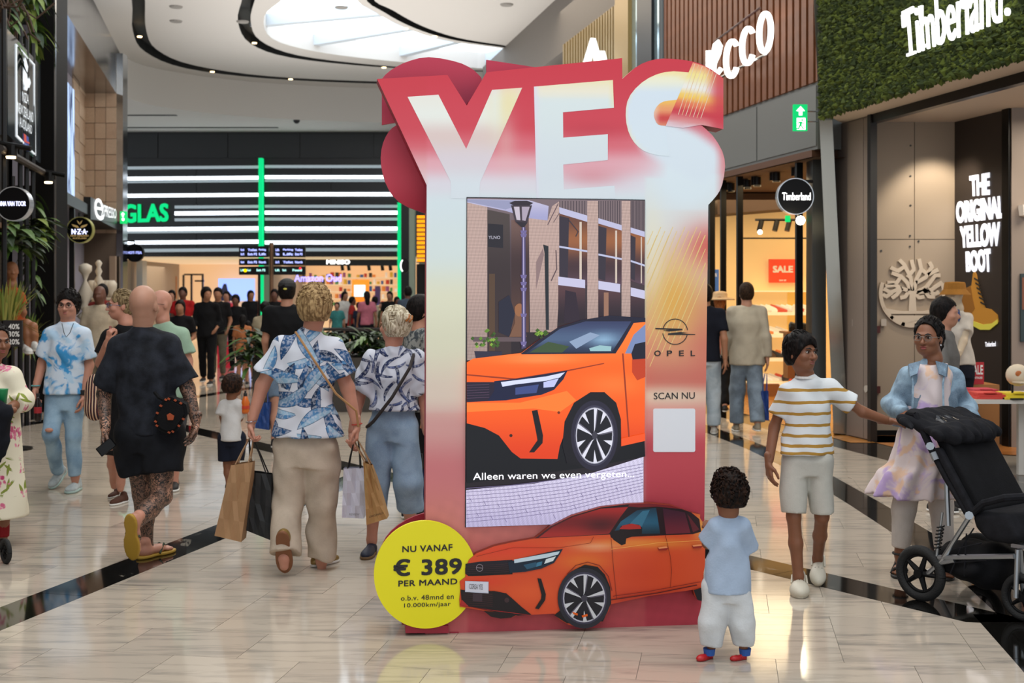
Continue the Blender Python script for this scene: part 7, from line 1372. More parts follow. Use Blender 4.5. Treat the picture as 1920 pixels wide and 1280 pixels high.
def sandal(par, heel, toe, sk, an):
    H_, f, r, u, L = foot_frame(heel, toe); R = np.stack([r, f, u], 1); P_ = lambda a, b, c: H_+f*a*L+r*b+u*c
    pr = [(Ell(P_(.14, 0, .045), V3(.032, .045, .035), R), .02), (Ell(P_(.55, 0, .038), V3(.036, .07, .026), R), .03), (Cap(P_(.2, 0, .05), an, .03, .034), .03)]
    for i in range(5): b = (-.03+.015*i); pr.append((Cap(P_(.72, b*.8, .03), P_(.95-.012*i*abs(i-1), b, .026), .011, .010 if i else .012), .006))
    Part().add(*mesh_sdf(pr, .0055)).build('foot', sk, par); q = Part().add(*mesh_sdf([(Ell(P_(.2, 0, .008), V3(.038, .06, .05), R), .03), (Ell(P_(.7, 0, .008), V3(.046, .085, .05), R), .03)], .006, ops=[lambda D, X, Y, Z: np.maximum(D, np.maximum(-(Z-H_[2]), Z-H_[2]-.018))])).build('sandal', SND, par)
    m = MB()
    for (a0, a1, hh) in ((.8, .8, .055), (.62, .4, .075), (.4, .62, .075)): m.tube([P_(a0, -.042, .02), P_((a0+a1)/2-.01, -.02, hh-.006), P_((a0+a1)/2, 0, hh), P_((a0+a1)/2, .02, hh-.006), P_(a1, .042, .02)], .008, 6)
    c = np.array(an)+V3(0, 0, .01); m.tube([tuple(c+.041*V3(math.cos(t), math.sin(t), .0)) for t in np.linspace(0, 6.28, 13)], .007, 6); m.tube([P_(.45, 0, .075), tuple(c+V3(0, -.04, 0))], .007, 6); m.build('straps', SND, q)
sandal(mum, g3(1690, 1050, D+.1, 0), g3(1683, 1075, D-.12, 0), SKB, J['anl']); sandal(mum, g3(1770, 1070, D+.05, 0), g3(1776, 1096, D-.17, 0), SKB, J['anr'])
for sx in (-1,): q = MB(); q.ell(Hm.p(.078, -.0, -.045), (.006,)*3, 8, 5); q.build('earring', mat('silver', 'c8c8cc', .2, 1), mum)
# ---- woman with short blond hair, blue leaf shirt, cream trousers, from behind
D = 7.3; J = px_joints(D, dict(head=(590, 578), neck=(587, 612), shl=(524, 642), shr=(627, 645), ell=(492, 722, .0), wrl=(471, 793, -.03), elr=(652, 727, .0), wrr=(669, 798, -.03), hpl=(548, 840), hpr=(602, 840), knl=(540, 945, -.02), knr=(603, 945, .02), anl=(533, 1045, -.18), anr=(603, 1050, .05)))
LP = m_leaves('blue_leaf_print', 'cdd2dc', ['4f80ad', '8fb2cc', '27507e', '1d3352'], 6.6, .68, .19)
TR = cloth('cream_linen', 'b3a594', .1, vs=9)
bl, Hbl, _ = person(J, 'woman with short blond hair in blue leaf print blouse and cream trousers, carrying paper bags', SKP, s=.97, hs=1.03, h=.0082, yaw=180, head_yaw=-172, face=0, build=1.1, female=True, hres=.006,
    top=dict(mat=LP, name='blouse', grow=.03, hem=P(0, 818, D).z, hemw=.222, hemd=.15, sl=.72, sr=(.078, .088), fold=.004, seed=11), bottom=dict(mat=TR, len=1.93, grow=.018, wide=(1.0, 1.2, 1.75), fold=.006, ff=30, waist=P(0, 800, D).z),
    hair=dict(style='fluffy', mat=m_hair('sandy_hair', '735a3c', 'ab9066', 40), g=1.05, cf=.13), hands=[dict(wr=J['wrl'], d=V3(0, -.1, -1), n=V3(.9, -.1, 0), side=1, s=.95, curl=1.0), dict(wr=J['wrr'], d=V3(.0, -.1, -1), n=V3(-.9, -.1, 0), side=-1, s=.95, curl=1.0)])
q = MB(); bp = [(P(588-34+i*9.5, 622+i*14.5, D-.115-.06*math.sin(min(1, i/5)*2.2))) for i in range(9)]; bp += [P(668, 770, D-.12), P(672, 800, D-.1)]; q.tube(bp, .007, 6); q.build('crossbody_strap', mat('tan_strap', 'a67c4e', .6), bl)
GOLD = mat('gold_leather', '8f7440', .35, .4); TAN = mat('tan_sole', '7a4e30', .7)
shoe(bl, g3(585, 1070, D+.08, 0), V3(P(622, 1068, D).x, D+.26, 0), None, GOLD, WSOLE, .007, 1, 'slip')
shoe(bl, V3(P(532, 1050, D-.2).x, D-.26, .27), V3(P(531, 1096, D-.2).x, D-.16, .02), V3(0, 1, .15), GOLD, TAN, .007, 1, 'slip')
for q_, m_ in (('wrl', 'silver'), ('wrr', 'red_band')):
    q = MB(); c = J[q_]+V3(0, 0, .01); q.tube([tuple(c+.03*V3(math.cos(t), math.sin(t), .12*math.cos(t))) for t in np.linspace(0, 6.28, 17)], .004, 6); q.build('bracelet', mat('silver', 'c8c8cc', .2, 1) if m_ == 'silver' else mat('red_band', 'a83a2a', .5), bl)
# ---- second woman, hair up in a clip, palm print blouse
D = 7.75; J = px_joints(D, dict(head=(739, 611), neck=(738, 646), shl=(697, 668), shr=(783, 668), ell=(672, 752, .0), wrl=(660, 812, -.05), elr=(796, 752, .0), wrr=(800, 812, .0), hpl=(718, 800), hpr=(760, 800), knl=(704, 905, .0), knr=(764, 905, -.02), anl=(697, 1012, .02), anr=(772, 1005, .15)))
PP = m_leaves('navy_palm_print', 'bfc4cf', ['39456f', '5c6a94', '2a3558', '232b49'], 8.5, .8, .085, .5)
sw_, Hs, _ = person(J, 'blond woman with clipped up hair, navy palm print blouse and wide blue jeans', SKP, s=.93, hs=.98, h=.0082, yaw=172, head_yaw=-128, build=.95, female=True, hres=.006,
    top=dict(mat=PP, name='blouse', grow=.034, hem=P(0, 768, D).z, hemw=.165, hemd=.135, sl=.78, sr=(.1, .085), fold=.005, seed=12), bottom=dict(mat=m_denim('soft_jeans', '5f7f9e', '7d9cb8', 7), name='jeans', len=1.48, grow=.018, wide=(1.0, 1.38, 1.9), fold=.004, waist=P(0, 762, D).z),
    hair=dict(style='bun', mat=m_hair('ash_blond_hair', '8f8168', 'd6cdb6', 60), g=1.15, cf=.11), hands=[dict(wr=J['wrl'], d=V3(-.1, -.1, -1), n=V3(.9, -.1, 0), side=1, s=.92, curl=.9)])
q = MB(); q.tube([Hs.p(-.03, -.14, .07), Hs.p(-.01, -.155, .05), Hs.p(.01, -.15, .03)], .008, 6); q.tube([Hs.p(.0, -.145, .08), Hs.p(.02, -.155, .055), Hs.p(.03, -.14, .035)], .007, 6); q.build('hair_clip', mat('amber_clip', '9a5a1a', .3), sw_)
q = MB(); q.tube([P(776, 664, D-.05), P(768, 690, D-.15), P(735, 745, D-.17), P(700, 790, D-.13), P(688, 800, D-.02)], .011, 6); q.build('crossbody_strap', mat('woven_dark_strap', '2b2524', .8), sw_)
shoe(sw_, g3(700, 1040, D+.05, 0), V3(P(690, 1040, D).x, D-.18, 0), None, mat('navy_slip_on', '141c30', .6), mat('rope_sole', '6b5233', .8), .007, 1, 'slip'); shoe(sw_, V3(P(775, 1020, D+.15).x, D+.1, .03), V3(P(768, 1020, D+.1).x, D+.33, 0), None, mat('navy_slip_on', '141c30', .6), mat('rope_sole', '6b5233', .8), .008, 1, 'slip')
# ---- bald tattooed man from behind
D = 7.6; J = px_joints(D, dict(head=(270, 573), neck=(268, 606), shl=(217, 643), shr=(325, 641), ell=(195, 738, .04), wrl=(198, 808, -.12), elr=(352, 728, .05), wrr=(368, 792, -.02), hpl=(256, 815), hpr=(302, 815), knl=(267, 925, .05), knr=(304, 930, -.05), anl=(276, 1025, .08), anr=(250, 985, -.36)))
TK = m_skin('tattooed_skin', 'b98a72', tattoo=((-1, -.9), (1.28, 1.3))); nk = cloth('washed_black_cotton', '1f2229', .5, vs=12)
bm, Hbm, _ = person(J, 'bald man with tattooed arms and legs in washed black T-shirt and shorts, walking away', TK, s=1.04, hs=1.0, h=.0085, yaw=178, head_yaw=172, face=0, build=1.08, hres=.006,
    top=dict(mat=nk, grow=.03, hem=P(0, 812, D).z, hemw=.205, hemd=.14, sl=.84, sr=(.064, .076), fold=.006, seed=15), bottom=dict(mat=cloth('black_shorts', '121419', .3), name='shorts', len=.62, grow=.03, wide=(1.15, 1.65, 1), fold=.005),
    hands=[dict(wr=J['wrr'], d=V3(-.25, -.1, -1), n=V3(-.6, -.6, 0), side=-1, s=1.0, curl=.4, spread=.2), dict(wr=J['wrl'], d=V3(0, -.45, -.8), n=V3(.9, 0, -.2), side=1, s=1.0, curl=.7)])
YF = mat('yellow_flip_flop', 'a8842a', .6)
def flip(par, heel, toe, up=None):
    H_, f, r, u, L = foot_frame(heel, toe, up); R = np.stack([r, f, u], 1); P_ = lambda a, b, c: H_+f*a*L+r*b+u*c
    pr = [(Ell(P_(.15, 0, .045), V3(.034, .045, .034), R), .02), (Ell(P_(.5, 0, .042), V3(.038, .075, .03), R), .03), (Cap(P_(.2, 0, .05), P_(.15, 0, .1), .032, .036), .03)]+[(Cap(P_(.7, -.032+.016*i, .034), P_(.93-.02*i, -.032+.016*i, .03), .011, .011), .006) for i in range(5)]
    Part().add(*mesh_sdf(pr, .006)).build('foot', MATS['skin_pink'], par); q = Part().add(*mesh_sdf([(Ell(P_(.18, 0, .01), V3(.042, .07, .05), R), .03), (Ell(P_(.7, 0, .01), V3(.052, .1, .05), R), .03)], .0065, ops=[lambda D, X, Y, Z: (lambda w: np.maximum(D, np.maximum(-w, w-.02)))((X-H_[0])*u[0]+(Y-H_[1])*u[1]+(Z-H_[2])*u[2])])).build('flip_flop', YF, par)
    m = MB(); m.tube([P_(.45, -.045, .02), P_(.65, -.02, .07), P_(.82, 0, .03), P_(.65, .02, .07), P_(.45, .045, .02)], .006, 6); m.build('strap', mat('green_strap', '2a3a24', .6), q)
flip(bm, g3(262, 1050, D+.0, 0), V3(P(304, 1045, D).x, D+.24, 0)); flip(bm, V3(P(246, 985, D-.42).x, D-.45, .34), V3(P(243, 1052, D-.4).x, D-.36, .085), V3(.25, 1, .2))
# ---- man in blue and white tie-dye T-shirt
D = 10.2; J = px_joints(D, dict(head=(128, 573), neck=(127, 602), shl=(94, 621), shr=(158, 621), ell=(80, 678, .02), wrl=(67, 728, -.05), elr=(167, 684, .03), wrr=(157, 742, -.04), hpl=(106, 745), hpr=(137, 745), knl=(96, 812, -.12), knr=(138, 818, .0), anl=(108, 884, .2), anr=(141, 893, .02)))
td, Htd, _ = person(J, 'dark haired man with glasses in blue and white tie-dye T-shirt and ripped light jeans', SKP, s=1.0, hs=1.0, h=.011, yaw=6, head_yaw=4, build=.98, hres=.0065, chub=.004,
    top=dict(mat=m_tiedye('blue_tie_dye', 'c9d6e4', '3f93cc', 7, .5, .58, 'aecbe2'), grow=.028, hem=P(0, 738, D).z, hemw=.178, sl=.8, sr=(.074, .084), fold=.004, seed=21), bottom=dict(mat=m_denim('light_jeans', '5c86a6', '8db0c8', 6), name='jeans', len=1.98, grow=.008, wide=(1, 1.05, 1.05), fold=.003),
    hair=dict(style='short', mat=MATS['black_hair'], g=1.4, cf=.1, cz=-.03), hands=[dict(wr=J['wrl'], d=V3(0, -.2, -1), n=V3(.8, -.2, 0), side=1, s=1, curl=.7), dict(wr=J['wrr'], d=V3(-.1, -.1, -1), n=V3(-.8, -.2, 0), side=-1, s=1, curl=.5)],
    shoes=dict(mat=cloth('white_grey_trainer', 'a9b2b4', .25), sole=mat('teal_white_sole', '9fb8b4', .6), w=1.08, lace=DSOLE, l=(V3(P(118, 895, D+.25).x, D+.3, .13), g3(96, 920, D+.1, 0), V3(0, -.3, 1)), r=(g3(148, 905, D+.12, 0), g3(128, 921, D-.14, 0))))
Htd.face(td, '1a120e', lips='a8645a', glasses='1a1614')
q = MB(); c = J['wrr']+V3(0, 0, .03); q.lathe(tuple(c), [(.032, -.02), (.034, 0), (.032, .02)], 14); q.build('wristband', DSOLE, td); q = MB(); c = J['wrl']+V3(0, 0, .02); q.tube([tuple(c+.032*V3(math.cos(t), math.sin(t), .1)) for t in np.linspace(0, 6.28, 13)], .006, 6); q.build('bracelet', mat('turquoise', '4aa0a0', .5), td)
q = MB(); q.tube([P(116, 606, D-.13), P(120, 624, D-.15), P(124, 632, D-.155), P(131, 624, D-.15), P(138, 606, D-.13)], .003, 5); q.build('necklace', DSOLE, td)
q = MB(); q.ell(P(92, 806, D-.2), (.035, .02, .018), 12, 6); q.build('knee_rip', SKP, td, smooth=True)
# ---- woman with glasses in black, behind the bald man
D = 9.6; J = px_joints(D, dict(head=(227, 573), neck=(236, 606), shl=(201, 626), shr=(266, 628), ell=(188, 680, -.02), wrl=(203, 638, -.2), elr=(272, 690, .0), wrr=(266, 740, -.06), hpl=(214, 755), hpr=(245, 755), knl=(213, 845, .0), knr=(232, 845, -.02), anl=(214, 900, .25), anr=(226, 905, .0)))
wg, Hw, _ = person(J, 'woman with glasses and tied back fair hair in black top, hand on her bag strap', SKP, s=.96, hs=1.0, h=.012, yaw=-35, head_yaw=-62, build=1.0, hres=.0065, female=True,
    top=dict(mat=cloth('black_top', '121214', .2), grow=.02, hem=P(0, 850, D).z, hemw=.2, hemd=.15, sl=.66, sr=(.07, .076), seed=23, name='dress'), hair=dict(style='bun', mat=m_hair('mousy_hair', '5c4a34', '94805e', 60), g=.7, cf=.105, cz=-.03), hands=[dict(wr=J['wrl'], d=V3(.2, -.2, .9), n=V3(.6, .6, 0), side=-1, s=.92, curl=1.2)],
    shoes=dict(mat=mat('brown_suede', '4a2818', .8), sole=WSOLE, lace=DSOLE, r=(g3(238, 920, D+.1, 0), g3(208, 933, D-.1, 0)), l=(g3(222, 905, D+.4, 0), g3(204, 905, D+.25, 0))))
Hw.face(wg, '5c4a34', lips='a8645a', glasses='3a4460')
q = MB(); q.tube([P(207, 612, D-.1), P(205, 640, D-.17), P(196, 680, D-.12), P(186, 705, D-.05)], .01, 6); q.build('bag_strap', mat('red_strap', '8a4a44', .7), wg)
# ---- man in mint T-shirt
D = 10.3; J = px_joints(D, dict(head=(300, 571), neck=(305, 600), shl=(285, 618), shr=(342, 622), ell=(276, 680, .0), wrl=(280, 735, -.05), elr=(352, 676, .0), wrr=(356, 730, -.05), hpl=(300, 745), hpr=(330, 745), knl=(298, 830), knr=(328, 830), anl=(298, 905), anr=(326, 905)))
mt, Hmt, _ = person(J, 'bald bearded man with glasses in mint green T-shirt behind the tattooed man', SKP, s=1.0, hs=1.0, h=.012, yaw=-20, head_yaw=-40, build=1.05, hres=.0075,
    top=dict(mat=cloth('mint_cotton', '8fa892', .05), grow=.026, hem=P(0, 745, D).z, sl=.75, sr=(.074, .082), seed=31), bottom=dict(mat=cloth('grey_shorts', '4a4a4c', .1), name='shorts', len=.9), shoes=dict(mat=DSOLE, sole=WSOLE, l=(g3(300, 905, D+.1, 0), g3(296, 917, D-.15, 0)), r=(g3(328, 905, D+.1, 0), g3(325, 917, D-.15, 0))))
Hmt.face(mt, '6a5a4a', lips='a07068', glasses='181416')
# ---- woman in rose print tunic at the left edge
D = 8.0; J = px_joints(D, dict(head=(-6, 642), neck=(-14, 678), shl=(-58, 700), shr=(22, 700), ell=(-70, 770), wrl=(-30, 800, -.2), elr=(40, 752, .0), wrr=(12, 768, -.2), hpl=(-30, 830), hpr=(10, 830), knl=(-26, 920), knr=(8, 920), anl=(-25, 1010), anr=(4, 1010)))
fl_, Hf, _ = person(J, 'woman in cream tunic printed with pink roses at the left edge', SKB, s=.9, hs=1.02, h=.011, yaw=20, head_yaw=48, build=1.1, hres=.0065, female=True, chub=.006,
    top=dict(mat=m_roses('rose_print'), name='tunic', hem=P(0, 968, D).z, hemw=.205, hemd=.19, grow=.055, sl=1.45, sr=(.08, .078), cuff=.066, fold=.005, seed=33), bottom=dict(mat=cloth('red_trousers', '8a2024', .1), len=1.95, grow=.0), hair=dict(style='pony', mat=MATS['black_hair'], cf=.1, cz=-.0, ch=.1), hands=[dict(wr=J['wrr'], d=V3(-.6, -.6, .1), n=V3(-.3, .3, -.8), side=1, s=.9, curl=1.0)],
    shoes=dict(mat=DSOLE, sole=DSOLE, l=(g3(-25, 1010, D+.1, 0), g3(-28, 1026, D-.1, 0)), r=(g3(4, 1010, D+.1, 0), g3(4, 1026, D-.1, 0))))
Hf.face(fl_, '120c0a', lips='9a4a48')
q = MB(); q.lathe(tuple(J['wrr']+V3(.01, 0, 0)), [(.033, -.02), (.034, .02)], 14, axis=(.8, .5, 0)); q.build('watch', DSOLE, fl_)
# ---- small curly toddler at the left with a juice bottle
D = 10.3; J = px_joints(D, dict(head=(438, 724), neck=(434, 744), shl=(420, 754), shr=(447, 755), ell=(417, 782), wrl=(420, 806, .05), elr=(450, 785, .05), wrr=(459, 767, .1), hpl=(425, 822), hpr=(443, 822), knl=(426, 870), knr=(441, 870), anl=(428, 906), anr=(441, 906)))
t2, Ht2, _ = person(J, 'small curly haired child in white T-shirt and navy shorts behind the paper bags', SKB, s=.56, hs=1.3, h=.011, yaw=125, head_yaw=130, face=0, build=1.15,
    top=dict(mat=cloth('white_child_shirt', 'c4c2c0', .05), grow=.03, hem=P(0, 825, D).z, hemw=.115, hemd=.11, sl=.8, sr=(.085, .09)), bottom=dict(mat=cloth('navy_shorts', '151a28', .1), name='shorts', len=.85, grow=.03, wide=(1.1, 1.5, 1)), hair=dict(style='curly', mat=m_hair('brown_curls', '120c0a', '38241a', 60), cf=.11),
    hands=[dict(wr=J['wrr'], d=V3(.6, .2, .5), n=UP, side=1, s=.56, curl=.8)], shoes=dict(mat=DSOLE, sole=WSOLE, l=(g3(424, 912, D, 0), g3(434, 912, D+.12, 0)), r=(g3(437, 912, D, 0), g3(447, 912, D+.12, 0))))
# ---------------------------------------------------------------- simpler walkers
HB = MATS['black_hair']
def shoes_for(J, s, f, m=None, sole=None, **k):
    d = dict(mat=m or DSOLE, sole=sole or WSOLE)
    for q in 'lr': a = J['an'+q]; g = V3(a[0], a[1], max(0, a[2]-.085*s)); d[q] = (g-f*.06*s, g+f*.19*s)
    d.update(k); return d
def walker(px, Y, Hh, label, skin, topm, botm, yaw=0, stride=.3, swing=.3, side=1, hair='short', hm=None, sl=.7, blen=1.95, h=.02, build=1, female=False, group=None, bend=0, head_yaw=None, hem=None, face=1, hands=False, hg=1., tk=None, bk=None, shm=None, hcf=.09):
    x = (px-960)*Y/F; J, s, r, f = auto_joints(x, Y, Hh, yaw, stride, swing=swing, side=side, bend=bend)
    t = dict(mat=topm, sl=sl, grow=.026, seed=int(px) % 50, name='top'); t.update(tk or {}); b = dict(mat=botm, len=blen, grow=.014, seed=int(px) % 31); b.update(bk or {})
    hd = [dict(wr=J['wr'+q], d=J['wr'+q]-J['el'+q], n=f*.2+r*(1 if q == 'l' else -1), side=(1 if q == 'l' else -1)*(1), s=s, curl=.5) for q in 'lr'] if hands else [dict(wr=J['wr'+q], d=J['wr'+q]-J['el'+q], n=r*(1 if q == 'l' else -1), side=1, s=s*1.05, curl=.3) for q in 'lr']
    return person(J, label, skin, group=group, s=s, h=h, yaw=yaw, head_yaw=head_yaw, face=face, build=build, female=female, top=t, bottom=b, hair=dict(style=hair, mat=hm or HB, g=hg, cf=hcf) if hair else None, hands=hd, shoes=shoes_for(J, s, f, shm))
W_ = lambda n, c: cloth(n, c, .1)
wj = m_denim('washed_jeans', '3f5265', '6d8194', 6)
wk, Hk, Jk = walker(1400, 14.5, 1.78, 'man in cream sweater and jeans walking away, carrying a blue bag', SKL, cloth('cream_sweater', 'b0a693', .05), wj, yaw=178, stride=-.35, swing=.25, sl=1.92, h=.014, hm=m_hair('brown_hair', '1c120c', '3a281a'), face=0, hg=.8, shm=mat('beige_shoe', '8d8270', .7), tk=dict(hem=.8, sr=(.07, .062), cuff=.046, grow=.045), bk=dict(wide=(1, 1.35, 1.7)))
walker(1322, 14.3, 1.76, 'man in navy T-shirt and pale jeans half hidden by the right edge of the display', SKM, W_('navy_tee', '11141f'), m_denim('pale_jeans', '8494a0', 'a9b5bd', 6), yaw=170, stride=.2, h=.016, face=0, bk=dict(wide=(1, 1.3, 1.6)), shm=mat('white_shoe', 'b5b0a8', .6))
hw, Hh_, _ = walker(1350, 16.6, 1.66, 'woman in cream sun hat and pink top walking away into the shoe shop', SKL, W_('salmon_top', 'b0705a'), W_('black_trousers', '0c0b0c'), yaw=165, stride=.7, side=-1, sl=.9, h=.016, face=0, hair='long', hm=m_hair('copper_hair', '7a4420', 'a8683a'), female=True)
q = MB(); q.lathe(tuple(Hh_.p(0, -.01, .045)), [(.2, -.02), (.19, 0), (.1, .015), (.1, .06), (.085, .09), (.04, .1)], 20); q.build('sun_hat', cloth('straw_cream', 'c4a47c', .1), hw, smooth=True)
walker(1768, 9.3, 1.62, 'dark haired person in grey T-shirt behind the woman in denim', SKL, W_('grey_tee', '6d6a66'), W_('dark_trousers', '16161a'), yaw=60, head_yaw=55, stride=.1, h=.013, hair='short', hg=1.2)
# mid and far crowd on the left
cap, Hc, Jc = walker(538, 13.0, 1.80, 'man in black T-shirt and black cap walking away behind the blond woman', SKL, W_('black_tee', '101012'), m_denim('blue_shorts', '2c4a66', '3f6080'), yaw=180, stride=.3, h=.016, face=0, build=1.2, blen=.9, hair='short')
q = MB(); q.ell(Hc.p(0, -.012, .06), (.098, .11, .085), 16, 8); q.prism(Frame(Hc.p(0, .08, .05), Vector(Hc.r), Vector(Hc.f)), [(-.07, 0), (-.05, .08), (.05, .08), (.07, 0)], 0, .008); q.build('cap', DSOLE, cap); q = MB(); q.ell(Hc.p(0, -.122, .03), (.02, .006, .012), 10, 5); q.build('cap_buckle', mat('pale_yellow', 'c9c04a', .5), cap)
walker(187, 16.5, 1.76, 'man in cream polo shirt walking forward far behind the tie-dye shirt', SKD, W_('cream_polo', 'b3a48e'), W_('beige_trousers', '7d705c'), stride=.3, h=.02, hair=None)
walker(192, 19.5, 1.80, 'dark haired man right behind the man in the cream polo', SKD, W_('red_brown_tee', '7a2a26'), W_('dark_trousers', '16161a'), stride=.2, h=.024)
walker(343, 25, 1.78, 'man in bright red T-shirt far back behind the tattooed man', SKD, W_('red_tee', 'a81c1e'), W_('dark_trousers', '16161a'), stride=.2, h=.026)
walker(338, 18.5, 1.55, 'woman in black dress holding a phone to her cheek, far back', SKM, W_('black_dress', '0e0d10'), W_('black_skirt', '0e0d10'), stride=.2, h=.022, hair='long', female=True, bend=.9, tk=dict(hem=.5))
tm, Htm, Jtm = walker(388, 22.2, 1.76, 'tall man all in black with raised hood of dark hair, looking right', SKM, W_('black_hoodie', '0d0d10'), W_('black_joggers', '0b0b0e'), head_yaw=40, stride=.35, h=.02, sl=1.8, bend=.7, hg=1.6)
walker(409, 23.6, 1.76, 'man in black T-shirt just right behind the tall man in black', SKM, W_('black_tee', '101012'), W_('khaki_trousers', '5c5648'), stride=.1, h=.024, bend=.5)
walker(442, 25.5, 1.62, 'young person in open black hoodie with green printed shirt', SKD, W_('black_hoodie', '0d0d10'), W_('black_joggers', '0b0b0e'), stride=.25, h=.022, sl=1.9, hg=1.5)
walker(455, 22.0, 1.26, 'girl with black hair and orange top beside the boy in blue', SKM, W_('orange_top', 'a86a44'), W_('black_skirt', '0e0d10'), yaw=185, stride=.1, h=.02, hair='long', blen=.7, female=True, face=0)
walker(465, 23.3, 1.12, 'boy in bright blue T-shirt and denim shorts seen from behind', SKM, W_('bright_blue_tee', '1e4a86'), m_denim('blue_shorts2', '2c4a66', '3f6080'), yaw=178, stride=.35, h=.018, blen=.85, face=0, hg=1.3)
walker(497, 19.5, 1.52, 'woman in beige sleeveless top left of the black cap', SKM, W_('beige_top', 'a89a80'), W_('dark_trousers', '16161a'), yaw=175, stride=.2, h=.022, sl=.4, face=0, female=True, hair='bun')
walker(515, 26, 1.74, 'man in black vest far back between the cap and the blond hair', SKD, W_('black_tee', '101012'), W_('dark_trousers', '16161a'), stride=.2, h=.028)
walker(322, 27, 1.72, 'far back person in teal top left of the man in red', SKL, W_('teal_top', '3a7a78'), W_('dark_trousers', '16161a'), stride=.2, h=.03, hair='long', female=True)
walker(425, 29, 1.70, 'far back person in pink top near the red promotion stand', SKL, W_('pink_top', 'b86a7a'), W_('beige_trousers', '7d705c'), stride=.2, h=.03, hair='long', female=True)
walker(470, 30, 1.72, 'far back person with long dark hair in black', SKM, W_('black_dress', '0e0d10'), W_('dark_trousers', '16161a'), yaw=30, stride=.2, h=.03, hair='long', female=True)
pl_, Hpl, _ = walker(787, 8.9, 1.64, 'dark haired person in grey plaid shirt half hidden behind the left edge of the display', SKL, m_tiedye('grey_plaid', '3c4246', '8a8c88', 24, .45, .55), W_('dark_trousers', '16161a'), yaw=120, head_yaw=100, stride=.1, h=.014, sl=1.7)
walker(765, 27, 1.80, 'man in grey blue shirt standing far back by the green upright', SKD, W_('slate_shirt', '3a4656'), W_('dark_trousers', '16161a'), yaw=-150, stride=.1, h=.028, face=0)
dc_ = [('teal_top', '3a7a78'), ('white_top', 'c4c0b8'), ('red_cap', 'a02a26'), ('navy_top', '1b2438'), ('pink_top', 'b86a7a'), ('beige_top', 'a89a80'), ('olive_top', '4c5432'), ('black_tee', '101012'), ('blue_top', '34568a')]
for i, px_ in enumerate((632, 646, 660, 673, 688, 703, 717, 731, 744)):
    n_, c_ = dc_[i]; walker(px_, 31.6+(i*7 % 4)*.5, 1.42+(i*5 % 3)*.14, f'diner in a {n_.replace("_", " ")} at the dining counter, number {"one two three four five six seven eight nine".split()[i]} from the left'.replace('a olive', 'an olive').replace(f', number', ', place'), [SKL, SKM, SKD][i % 3], W_(n_, c_), W_('dark_trousers', '16161a'), yaw=(i*50) % 360, stride=0, h=.034, group=None, hair=['short', 'long', 'short'][i % 3])
# ================================================================ bags and carried things
KR = mat('kraft_paper', 'a07c58', .75, var=.08, vscale=5, bump=.3, bscale=6); KR2 = mat('kraft_paper_light', 'ad8654', .75, var=.08, vscale=5, bump=.3, bscale=6); BKP = mat('black_paper', '1f2224', .6, bump=.3, bscale=6); WHP = mat('white_paper', 'c9c9d8', .6, bump=.2, bscale=6)
def bag(name, D, q4, dep, m, label, hand, mh, group=None, txt=None, tm=None, skew=0, wall=True):
    tl, tr, br, bl = q4; c = P((bl[0]+br[0])/2, (bl[1]+br[1])/2, D); t = thing(name, c, label, 'bag', group); q = MB(); n = 5
    f = [[P(tl[0]+(tr[0]-tl[0])*i/n+((bl[0]+(br[0]-bl[0])*i/n)-(tl[0]+(tr[0]-tl[0])*i/n))*j/4, tl[1]+(tr[1]-tl[1])*i/n+((bl[1]+(br[1]-bl[1])*i/n)-(tl[1]+(tr[1]-tl[1])*i/n))*j/4, D-dep/2+.012*math.sin(i*2.1+j*1.3)) for i in range(n+1)] for j in range(5)]
    g = [[f[j][i]+Vector((skew, dep*(.55 if j == 0 else .9 if j == 1 else 1)+.01*math.sin(i+j), 0)) for i in range(n+1)] for j in range(5)]
    vs = [v for r in f for v in r]+[v for r in g for v in r]; o = 5*(n+1); fs = []
    for j in range(4):
        for i in range(n): a = j*(n+1)+i; fs += [(a, a+n+1, a+n+2, a+1), (o+a, o+a+1, o+a+n+2, o+a+n+1)]
        a = j*(n+1); fs += [(a, o+a, o+a+n+1, a+n+1), (a+n, a+2*n+1, o+a+2*n+1, o+a+n)]
    a = 4*(n+1); fs += [(a+i, o+a+i, o+a+i+1, a+i+1) for i in range(n)]; q.add(vs, fs); q.build('bag_body', m, t)
    q = MB(); h = Vector(hand)
    for rr in (f, g):
        A, B = rr[0][1], rr[0][n-1]; q.tube([A, (A+h)/2+Vector((-.008, 0, 0)), h+Vector((-.012, 0, 0)), h+Vector((.012, 0, 0)), (B+h)/2+Vector((.008, 0, 0)), B], .0042, 6)
    q.build('handle', mh, t)
    if txt: fr = Frame((0, D-dep/2-.014, 0), (1, 0, 0)); q = MB(); text(q, txt[0], fr, txt[1], 0, bold=.02); q.build('printed_name', tm, t)
    return t
HLp = P(471, 822, 7.27); HRp = P(668, 826, 7.27)
bag('paper_bag', 7.2, ((433, 872), (474, 866), (452, 1016), (402, 1004)), .13, KR, 'crumpled brown paper bag, outermost in the left hand of the blond woman', HLp, mat('kraft_handle', '8a6a4a', .7), 'shopping bags')
bag('paper_bag', 7.3, ((460, 884), (509, 889), (506, 1012), (456, 992)), .12, BKP, 'black paper bag beside the crumpled brown one against the cream trousers', HLp, mat('black_cord', '101010', .6), 'shopping bags')
bag('paper_bag', 7.35, ((644, 878), (683, 877), (682, 972), (641, 970)), .1, WHP, 'white paper bag in the right hand of the blond woman', HRp, mat('black_cord', '101010', .6), 'shopping bags', ('REVIEW', rect(655, 962, 674, 966)), mat('grey_print', '8b8b94', .6))
